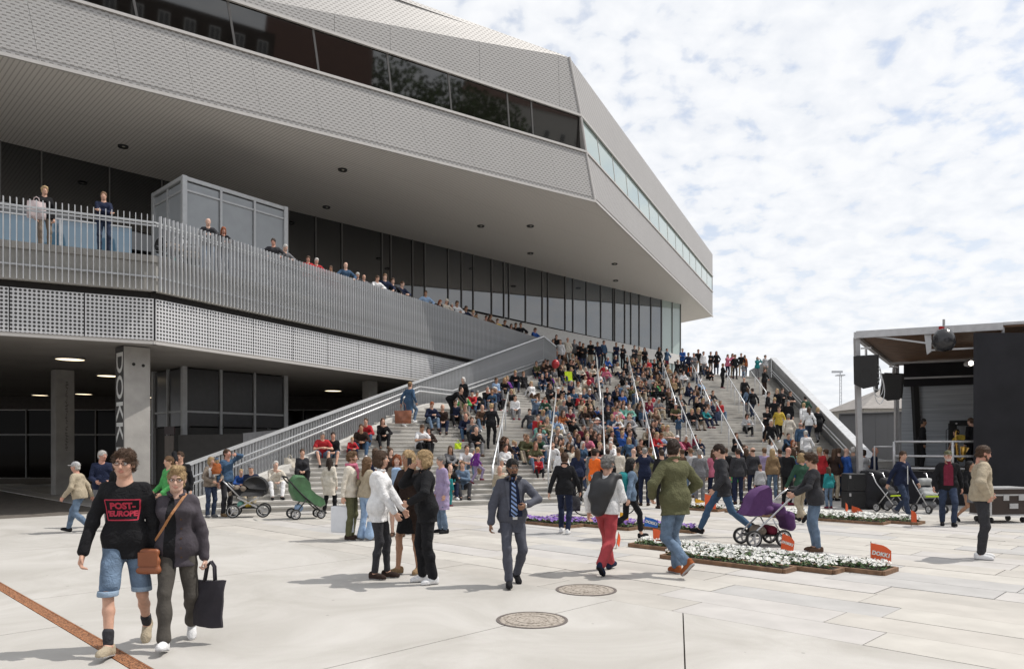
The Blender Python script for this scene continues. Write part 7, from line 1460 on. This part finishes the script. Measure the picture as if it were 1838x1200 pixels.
parse("280 285 k sb armsx;330 225 k sb stand;395 300 w sl stand;500 275 e rg pocket;605 270 g sb call;690 330 k sd armsx;740 345 k sb stand;858 295 k sb armsx;965 310 n sd pocket;1055 270 S sb pocket;1250 285 n sl armsx;1350 320 k sd armsx;1530 285 c sb armsx;1600 360 i sg stand;1690 400 k lb stand", *Z6, 'stand')
parse("310 470 L xw;365 500 g sd;450 480 b lb;550 510 e bo;630 515 t lb;700 470 u bo;752 468 B sg;840 480 e sw;880 580 k sd;1090 545 B sw;1240 475 n sw;1395 480 k bo;1495 515 t bl;1550 540 k sd;115 610 d sd;182 560 b sd;190 610 d sd;425 605 i ll;525 590 k sd;580 600 k sb;855 660 e sw;680 685 e lo;1075 620 r sb;1260 620 e sg;1388 640 k sg;1600 640 n sg;1655 690 n sb;20 625 O sb;290 700 g lb;385 680 k sl;555 695 k lo;770 820 e sb;880 790 m rg;1440 790 c sg;1580 845 i sw ^cw;1660 780 k sb;110 800 n sg /D;170 780 k sd;235 815 u sw kid;655 940 e sr;1630 935 b sr;425 1010 k so kid;595 1020 S sd;820 1040 m so kid;1110 1000 k sd;1232 1000 n sb;1280 1060 k ld;1345 1095 B sl;1690 560 r sd", *Z6, 'seat')
Z5 = (880, 580, 5.453)
parse("50 550 L sb;160 530 u bo;240 490 k so;338 495 k sl;412 595 w lo /b;55 650 n sw back;212 660 k bo;240 720 w sk /g lap;440 735 D sb;525 740 F sl /D;402 860 c sd /S;508 870 g lo;458 980 M lr chin /S T;708 720 i ll;758 740 k sw;700 645 k so kid;892 765 i bb;965 752 k sg;905 820 d lo;978 820 d lo;1030 830 B sb kid;680 870 R lb /w;800 950 k sd;832 1060 n ll;680 1055 e bo;905 1020 m sd;985 1030 k sb;630 1060 g sg;450 1115 F sw /S;345 1115 O sl;1165 830 k sb;1205 800 t bb;1300 785 w sl;1255 770 c sd;1340 810 M sl;1225 912 w lw;1180 1040 k so /g sh;1280 1040 B sb sh lap;1342 1010 k sd;1440 775 c ld;1548 745 m sb /D;1600 595 G bo /D;1530 820 L sl kid;1592 1065 r lb;1585 980 k sd;1165 1150 e sw;1255 915 i sw;240 1170 e so kid;125 1155 d lb;660 1165 k ld;760 1175 k ld;1105 1060 b lb", *Z5, 'seat')
Z4 = (1100, 580, 3.996)
parse("250 268 r sg;215 300 c sb;335 295 k sl;362 270 k bd;290 240 k sb;180 330 n sd;130 330 c sb;300 330 d lb;235 350 k sb;330 370 k lb;170 390 i sb;70 360 c sb;110 360 e sg;200 370 g sd;310 390 b ll;395 310 t bo;490 295 n sg;518 275 k sb;545 300 o sl sh;575 335 g sl;440 355 k sd;440 405 t rg;350 460 k bo;540 440 n sb;595 460 b lb;600 500 n sb;592 545 k lo;640 550 k lo;700 490 c sb;690 540 g rg;765 560 r sg;555 620 k bo;605 630 k bo;645 610 T sd;680 590 g lb;405 550 k sk ^ck;428 560 k xg;475 530 k sb;500 570 c sg;350 720 k sb kid;280 720 n sd;290 795 r so;640 290 k ld;690 325 k sl /k;660 260 c sb;585 815 m sd kid;620 835 n so kid;882 800 k lb;915 890 n sb;972 905 b lr;955 660 l bd phone;1250 805 S sd;1272 860 b lr;1128 850 w ld /w;60 500 k sb;30 470 n sb;70 590 M lb;180 590 c ld;255 560 m sb;40 740 B sb;105 745 n sl;700 560 n sb ^bS;425 380 t lb;470 400 k sb;360 420 d lb;230 420 c sb;190 430 n sd;300 440 k lb;590 300 k sb;460 270 k sl", *Z4, 'seat')
parse("385 155 S sb stand /m;330 165 k lb pocket;500 178 B sg armsx /n;540 218 n sd pocket;580 230 g sb;612 188 k sl;648 212 w sb;700 188 k sb armsx;742 192 k ld pocket C;785 295 k sl @90;822 232 p lb;856 238 p ll;920 225 k sd stand;945 238 R lb;935 292 g bo kid;1035 248 T lb photo;1090 242 l sd stand;1085 345 k sb stand /d @30;875 240 k sb pocket", *Z4, 'stand')
parse("945 405 k xb climb C @180;970 475 D lb walk @190;1005 480 k sd walk @200;1110 500 k sd stand @60;1180 480 k lo stand @-40;1212 475 k sb stand;1270 500 k sd armsx T;1160 555 k so @160;1105 605 k sb armsx;1190 618 y sb walk /k @-5;1260 572 k sg stand @-30;1262 668 e sg climb C @170;1130 700 k sw walk;1385 530 F sk climb @180;1375 585 w so climb @185 sh /b;1475 635 k bo climb C @178;1350 730 S rg climb @175;1390 805 w sw climb @180;470 685 S sb stand kid photo;1408 620 w lb walk @180", *Z4, 'stand')
Z1 = (680, 680, 7.06)
parse("655 345 n sr /D phone;805 355 d xw /n lap;965 310 n sb /k;1075 345 a so /g;1070 200 G sd;1180 175 r sb ^cn /S;1235 165 k sg;1362 145 k sg;1490 140 n sw;1292 360 b xw /D;1090 490 n rb /S;1172 510 g sb;1215 655 k xg /g;527 620 w sb /k phone T;632 655 d lk /k;895 880 g lb /k;1082 868 w sb T /D hunch;1580 790 d lb;1600 880 w ld;1430 145 S sb;1590 15 k lo", *Z1, 'seat')
parse("1422 372 k so climb @175 /k;375 88 S sl climb @150 C ^ct;930 120 k sd bend @70;1075 20 k bw stand @-30", *Z1, 'stand')
Z8 = (800, 780, 8.0)
parse("820 90 d lb;842 185 w ld /r;990 115 n so kid;1155 55 O sl;1310 50 F sw;1330 335 r sd kid;800 395 e sw;770 490 i xg;1625 115 e lk /S;240 445 D sl /c;45 470 k rg /g;70 530 T so kid;1560 60 g lb", *Z8, 'seat')
Z7 = (500, 560, 4.0)
parse("312 885 r sg sh /D T phone;392 870 k sd sh /D;517 905 r so kid;592 825 d sb /S;632 775 r sb /S;740 785 k lb /k;170 995 c nb /k", *Z7, 'seat')
Z9 = (340, 780, 4.0)
parse("445 230 n sg ^cg seat;368 290 B so kid seat;612 200 e sw seat /w", *Z9, 'seat')
Z2 = (900, 770, 4.0)
parse("530 55 n lb;600 30 k lb;660 40 d lb;700 60 k sb;915 20 n sb;780 100 w sw;610 215 e sw;500 130 e ld;860 25 B so;790 30 k sd;1090 30 r lb", *Z2, 'seat')
# girl in purple climbing at the left flight, toddler in teal
parse("1228 925 u so climb kid @120 /v", 680, 680, 7.06, 'stand')
# the rest of the densest block, beyond the people built one by one: a single mass of small seated figures
HEADS = [(HX + o.location.x / o.location.y * F, HY - (o.location.z + .8 - EYE) / o.location.y * F) for o in PEOPLE]
acc = []; frg = random.Random(77); tries = 0
while len(acc) < 55 and tries < 6000:
    tries += 1; px, py = frg.uniform(955, 1265), frg.uniform(645, 800)
    if px > 1230 and py > 700 or px < 985 and py < 690 or (1072 < px < 1112 and 672 < py < 700): continue
    if any(abs(px - a) < 8.5 and abs(py - b) < 8.5 for a, b in HEADS): continue
    hk = frg.choice(['short', 'short', 'long', 'bob', 'crop', 'cap']); fem = hk in ('long', 'bob'); pose = frg.choice(SEATP); f = fig_of(pose, fem); p, k = find_step(px, py, f.hc.z, .07); HEADS.append((px, py))
    Mx = Matrix.Translation(p) @ Matrix.Rotation(R(frg.uniform(0, 36)), 4, 'Z') @ Matrix.Scale(frg.uniform(.92, 1.05), 4); acc.append((cut(pose, fem, 'body'), Mx, SKIN[frg.choice(['fair', 'pale', 'tan', 'red'])])); tk = frg.choice(['jacket', 'sweater', 'tshirt'])
    acc[-1] = [acc[-1], (cut(pose, fem, tk), Mx, cloth(frg.choice(['black', 'charcoal', 'navy', 'grey', 'white', 'red', 'steelblue', 'beige', 'lightgrey', 'brown', 'lightblue', 'olive', 'maroon', 'pink']))), (cut(pose, fem, 'trousers'), Mx, cloth(frg.choice(['black', 'darkdenim', 'denim', 'grey', 'beige']))), (cut(pose, fem, 'shoe0'), Mx, cloth('black')), (cut(pose, fem, 'shoe1'), Mx, cloth('black')), (hair_mesh(hk, .016), Mx @ f.HM, cloth('white') if hk == 'cap' else HAIRC[frg.choice(['darkbrown', 'brown', 'lightbrown', 'blond', 'grey', 'white'])])]
mats_ = []; VV = []; FF = []; MI = []; base = 0
for me, Mx, mt in [q for a in acc for q in a]:
    if mt not in mats_: mats_.append(mt)
    n = len(me.vertices); vc = np.empty(n * 3, np.float32); me.vertices.foreach_get('co', vc); vc = vc.reshape(-1, 3) @ np.array(Mx.to_3x3()).T + np.array(Mx.translation); q = np.empty(len(me.loops), np.int32); me.loops.foreach_get('vertex_index', q); VV.append(vc); FF.append(q.reshape(-1, 4) + base); MI.append(np.full(len(q) // 4, mats_.index(mt), np.int32)); base += n
VV = np.concatenate(VV).astype(np.float32); FF = np.concatenate(FF).astype(np.int32); MI = np.concatenate(MI); me = bpy.data.meshes.new('seated_crowd'); me.vertices.add(len(VV)); me.vertices.foreach_set('co', VV.ravel()); me.loops.add(FF.size); me.loops.foreach_set('vertex_index', FF.ravel()); me.polygons.add(len(FF)); me.polygons.foreach_set('loop_start', np.arange(0, FF.size, 4, dtype=np.int32)); me.polygons.foreach_set('material_index', MI); me.polygons.foreach_set('use_smooth', np.ones(len(FF), bool)); me.update(calc_edges=True)
tag(link('seated_crowd', me, None, mats_), 'dense mass of further spectators seated between the others on the stairs', 'crowd', None, 'stuff')
# ------------------------------------------------------------------ standing rows on the plaza at the foot of the stairs
def ground_people(ent):
    for e in ent.split(';'):
        e = e.split(); px, pf, top, hr, pose, rz = float(e[0]), float(e[1]), TC[e[2]], e[3], e[4], float(e[5]); opt = e[6:]; scale = 1.0; tk = 'jacket'; bot = None; hat = None; bk = 'trousers'
        for q in opt:
            if q == 'kid': scale = .70
            elif q == 'tod': scale = .55
            elif q == 'T': tk = 'tshirt'
            elif q == 'C': tk = 'coat'
            elif q == 'W': tk = 'sweater'
            elif q[0] == '/': bot = TC[q[1]]
            elif q[0] == '^': hat = ({'c': 'cap', 'b': 'beanie', 'h': 'sunhat'}[q[1]], TC[q[2]])
        crowd(pose, gnd(px, pf), R(rz), top, (HK[hr[0]], HC[hr[1]] if len(hr) > 1 else 'grey'), bot, crg.choice(['fair', 'pale', 'red', 'tan']), None, scale * crg.uniform(.98, 1.03), 'on the plaza facing the stairs' if 120 < rz % 360 < 240 else 'at the foot of the stairs', 'onlookers at the foot of the stairs', None, tk, bk, hat)
ground_people("1157 907 n sg photo 170 /n;1137 905 i xw stand 165;1188 912 k sd stand 180 /k;1256 905 g sg stand 175 /g;1281 904 p lb stand 170;1325 905 c sd stand 185 /n;1352 899 c rb stand 190;1387 896 t lo stand 180 /D;1413 906 k xw armsx 120 /k;1372 893 v sl stand 160;1484 896 i sb stand 200;1497 898 d lb pocket 130 /i;1488 912 T lb stand 190 kid;1517 898 B xw pocket 100;1531 897 g sw stand 150;1541 890 n so stand 160;1551 894 w bd stand 200 T;1568 896 n xb stand 60;1303 890 k sb stand 170;1340 888 k lb stand 180;1225 893 b sb stand 180;1110 893 e sb stand 170;1205 900 c lb photo 180;1168 890 O sl stand 190;1425 892 M lb stand 200;1455 896 d sg stand 180;1090 905 k sd stand 160;1472 898 r so stand 190;806 908 T so stand 150 tod /T;700 905 d lb stand 30;672 930 n sb stand 150;846 890 D sg stand 120;1008 898 w sl stand 170;1037 905 n lb stand 190;1065 900 g sb stand 175;1400 890 c sb stand 170;1365 905 l sl stand 185 kid;1440 905 B ld stand 170;1240 893 l sl stand 185;1318 897 G bo stand 180 kid;1506 893 k sb stand 190")
# ------------------------------------------------------------------ people along the deck railing
def railers(ent, ox, oy, sc):
    for i, e in enumerate(ent.split(';')):
        e = e.split(); px, py = ox + float(e[0]) / sc, oy + float(e[1]) / sc; k_ = (px - HX) / F; A = KP[0] - ND2 * .34; t_ = (k_ * A.y - A.x) / (D2.x - k_ * D2.y); p = A + D2 * t_; zt = EYE + (HY - py) / F * p.y - ZD
        pose = crg.choice(['rail', 'rail', 'rail2']); hr = e[3]; hk, hc = HK[hr[0]], HC[hr[1]] if len(hr) > 1 else 'grey'; fem = hk in ('long', 'bob', 'pony', 'bun'); sc_ = max(.72, min(1.08, zt / fig_of(pose, fem).hc.z)); hat = None
        for q in e[4:]:
            if q[0] == '^': hat = ('cap', TC[q[2]])
        crowd(pose, Vector((p.x, p.y, ZD)), R(32 + crg.uniform(-16, 16)), TC[e[2]], (hk, hc), None, crg.choice(['fair', 'red', 'pale', 'tan']), None, sc_, 'on the deck', 'people leaning on the deck railing', None, crg.choice(['jacket', 'sweater']), 'trousers', hat)
railers("1108 295 c xb;1188 338 k lr;1455 398 c sd;1515 430 g sw;1640 488 r sb;1683 500 r sw", 0, 300, 2.9645)
railers("322 622 b sb;413 605 S rl;485 665 c sw;525 678 g xw;605 685 w sb;655 670 n sl;702 700 k sb;757 720 n sb;790 785 b sb;905 775 L sb;990 830 d lr;1030 825 e sw ^ce;1065 850 n sw;1095 838 w sb;1150 868 n sb;1195 893 t so;1215 912 k sd;1300 918 b lb;1275 925 b sb;1345 945 y sl;1390 952 k sb;1430 975 b lb;1458 970 k sb;1490 968 k sd;1522 1012 t lb;1575 1000 B sb", 500, 300, 3.428)
for (px, py, pose, top, hr, bot, tk, lab) in ((80, 449, 'stand', 'black', ('curly', 'blond'), 'taupe', 'jacket', 'up on the deck before dark glass'), (186, 458, 'phone2', 'navy', ('short', 'lightbrown'), 'darkdenim', 'sweater', 'up on the deck before dark glass')):
    p = at_z(px, py, ZD); crowd('armsx' if pose != 'stand' else 'stand', p, R(35), top, hr, bot, 'fair', 'tan', 1.0, lab, 'people leaning on the deck railing', px < 100, tk)
p = at_z(82, 449, ZD); soft_bag('shopping_bag', 'pale pink bag held by the blond woman on the deck', (p.x + .02, p.y - .42, ZD + .72), .42, .46, .12, mat('pale_pink_cloth', (.55, .46, .46), .8), 30, .12)
# ------------------------------------------------------------------ musicians on the stage
def musician(u, v, rz, top, hr, pose, lab, tk='jacket', bot='black', skin='fair'):
    q = sg(u, v, ZS); crowd(pose, q, R(rz), top, hr, bot, skin, 'black', 1.0, lab, 'musicians on the stage', None, tk)
musician(1.7, 2.2, 60, 'black', ('crop', 'black'), 'stand', 'on the stage', 'jacket', 'black', 'brown'); musician(3.0, 4.0, 215, 'yellow', ('short', 'darkbrown'), 'bend', 'on the stage', 'tshirt'); musician(3.15, 2.0, 200, 'black', ('short', 'brown'), 'stand', 'on the stage'); musician(3.6, 2.6, 240, 'black', ('long', 'darkbrown'), 'stand', 'on the stage')
brass = mat('brass', (.60, .36, .08), .3, metal=.9, var=.1)
c = sg(2.75, .6, ZS); sx = tag(empty('saxophone', c), 'golden saxophone on a stand behind the stage rail', 'saxophone'); m = MB(); m.tube([(.10, 0, 1.25), (.02, 0, 1.30), (0, 0, 1.18), (.06, 0, .50), (.10, 0, .38), (.18, 0, .36), (.24, 0, .44), (.24, 0, .60), (.28, 0, .78)], [.012, .014, .018, .042, .05, .055, .06, .075, .13], 12); m.obj('horn', brass, sx, True); m = MB()
for i in range(7): m.lathe([(0, -.01), (.022, -.01), (.022, .01), (0, .01)], 10, (.012 + .007 * i, -.045 - .003 * i, 1.08 - i * .085), axis='Y')
m.obj('keys', brass, sx); m = MB(); m.tube([(.1, .08, 0), (.1, .05, .6)], .012, 6); m.tube([(-.1, .2, 0), (.1, .06, .35), (.3, .2, 0)], .012, 6); m.obj('stand', blackp, sx)
o = tag(empty('microphone_stand', sg(2.4, 2.4, ZS)), 'microphone stand between the musicians on stage', 'microphone'); m = MB(); m.tube([(0, 0, 0), (0, 0, 1.35), (.25, -.1, 1.55)], .012, 6); m.lathe([(.12, 0), (.12, .02), (0, .03)], 12); m.obj('stand', blackp, o); S = Soft(); S.ell((.28, -.11, 1.57), (.03, .03, .03)); link('head', S.mesh(.008, 'head'), o, galv)
# ------------------------------------------------------------------ things held and left on the stairs
for (px, py, h_, r, lab) in ((997, 653, 1.1, .22, 'red balloon highest on the stairs, below the people in pale shirts'), (1057, 686, .6, .15, 'red balloon beside the cream-clothed sitter on the upper flight'), (977, 723, .5, .16, 'red balloon held before a fair-haired sitter in a green jacket'), (1173, 718, .3, .11, 'red balloon right of the sitter in navy and maroon')):
    p, k = find_step(px, py, h_, .3); balloon(px, py, p.y - .45, r, 'red', lab)
p, k = find_step(726, 764, .1, .5); soft_bag('travel_bag', 'brown leather travel bag carried by the person in the long blue coat', (p.x, p.y - .35, p.z + .25), .62, .48, .26, mat('brown_leather_bag', (.22, .075, .035), .5, var=.2), 10, .3)
p, k = find_step(1022, 690, .2, .5); o = tag(empty('camping_chair', p, R(15)), 'lime-green folding chair among the seated people on the upper flight', 'chair'); m = MB(); m.slab([(-.22, .1, .4), (.22, .1, .4), (.22, .18, .95), (-.22, .18, .95)], (0, -1, 0), .02); m.obj('backrest', cloth('lime'), o); m = MB(); m.box((0, -.1, .4), (.44, .4, .02)); m.obj('seat', cloth('lime'), o)
for x in (-.2, .2):
    for y in (-.28, .1): m = MB(); m.tube([(x, y, 0), (x, y, .4)], .012, 5); m.obj('leg', galv, o)
for (px, py, col, w_, lab) in ((903, 873, 'lime', .2, 'lime plastic bag beside the sitters at the lower left'), (1205, 745, 'black', .4, 'black rucksack lying beside the sitter bent forward'), (822, 800, 'lime', .26, 'lime scarf-like bag hanging beside the sitter in navy'), (1290, 753, 'darkdenim', .5, 'dark bag on the treads in front of the teal jacket'), (860, 842, 'tan', .22, 'brown paper bag beside the man in a white T-shirt'), (520, 830, 'cream', .34, 'patterned pale bag beside the sitter with a bun')):
    p, k = find_step(px, py, .1, .4); soft_bag('bag', lab, (p.x, p.y, p.z), w_, w_ * .9, w_ * .4, cloth(col), 20, .1)
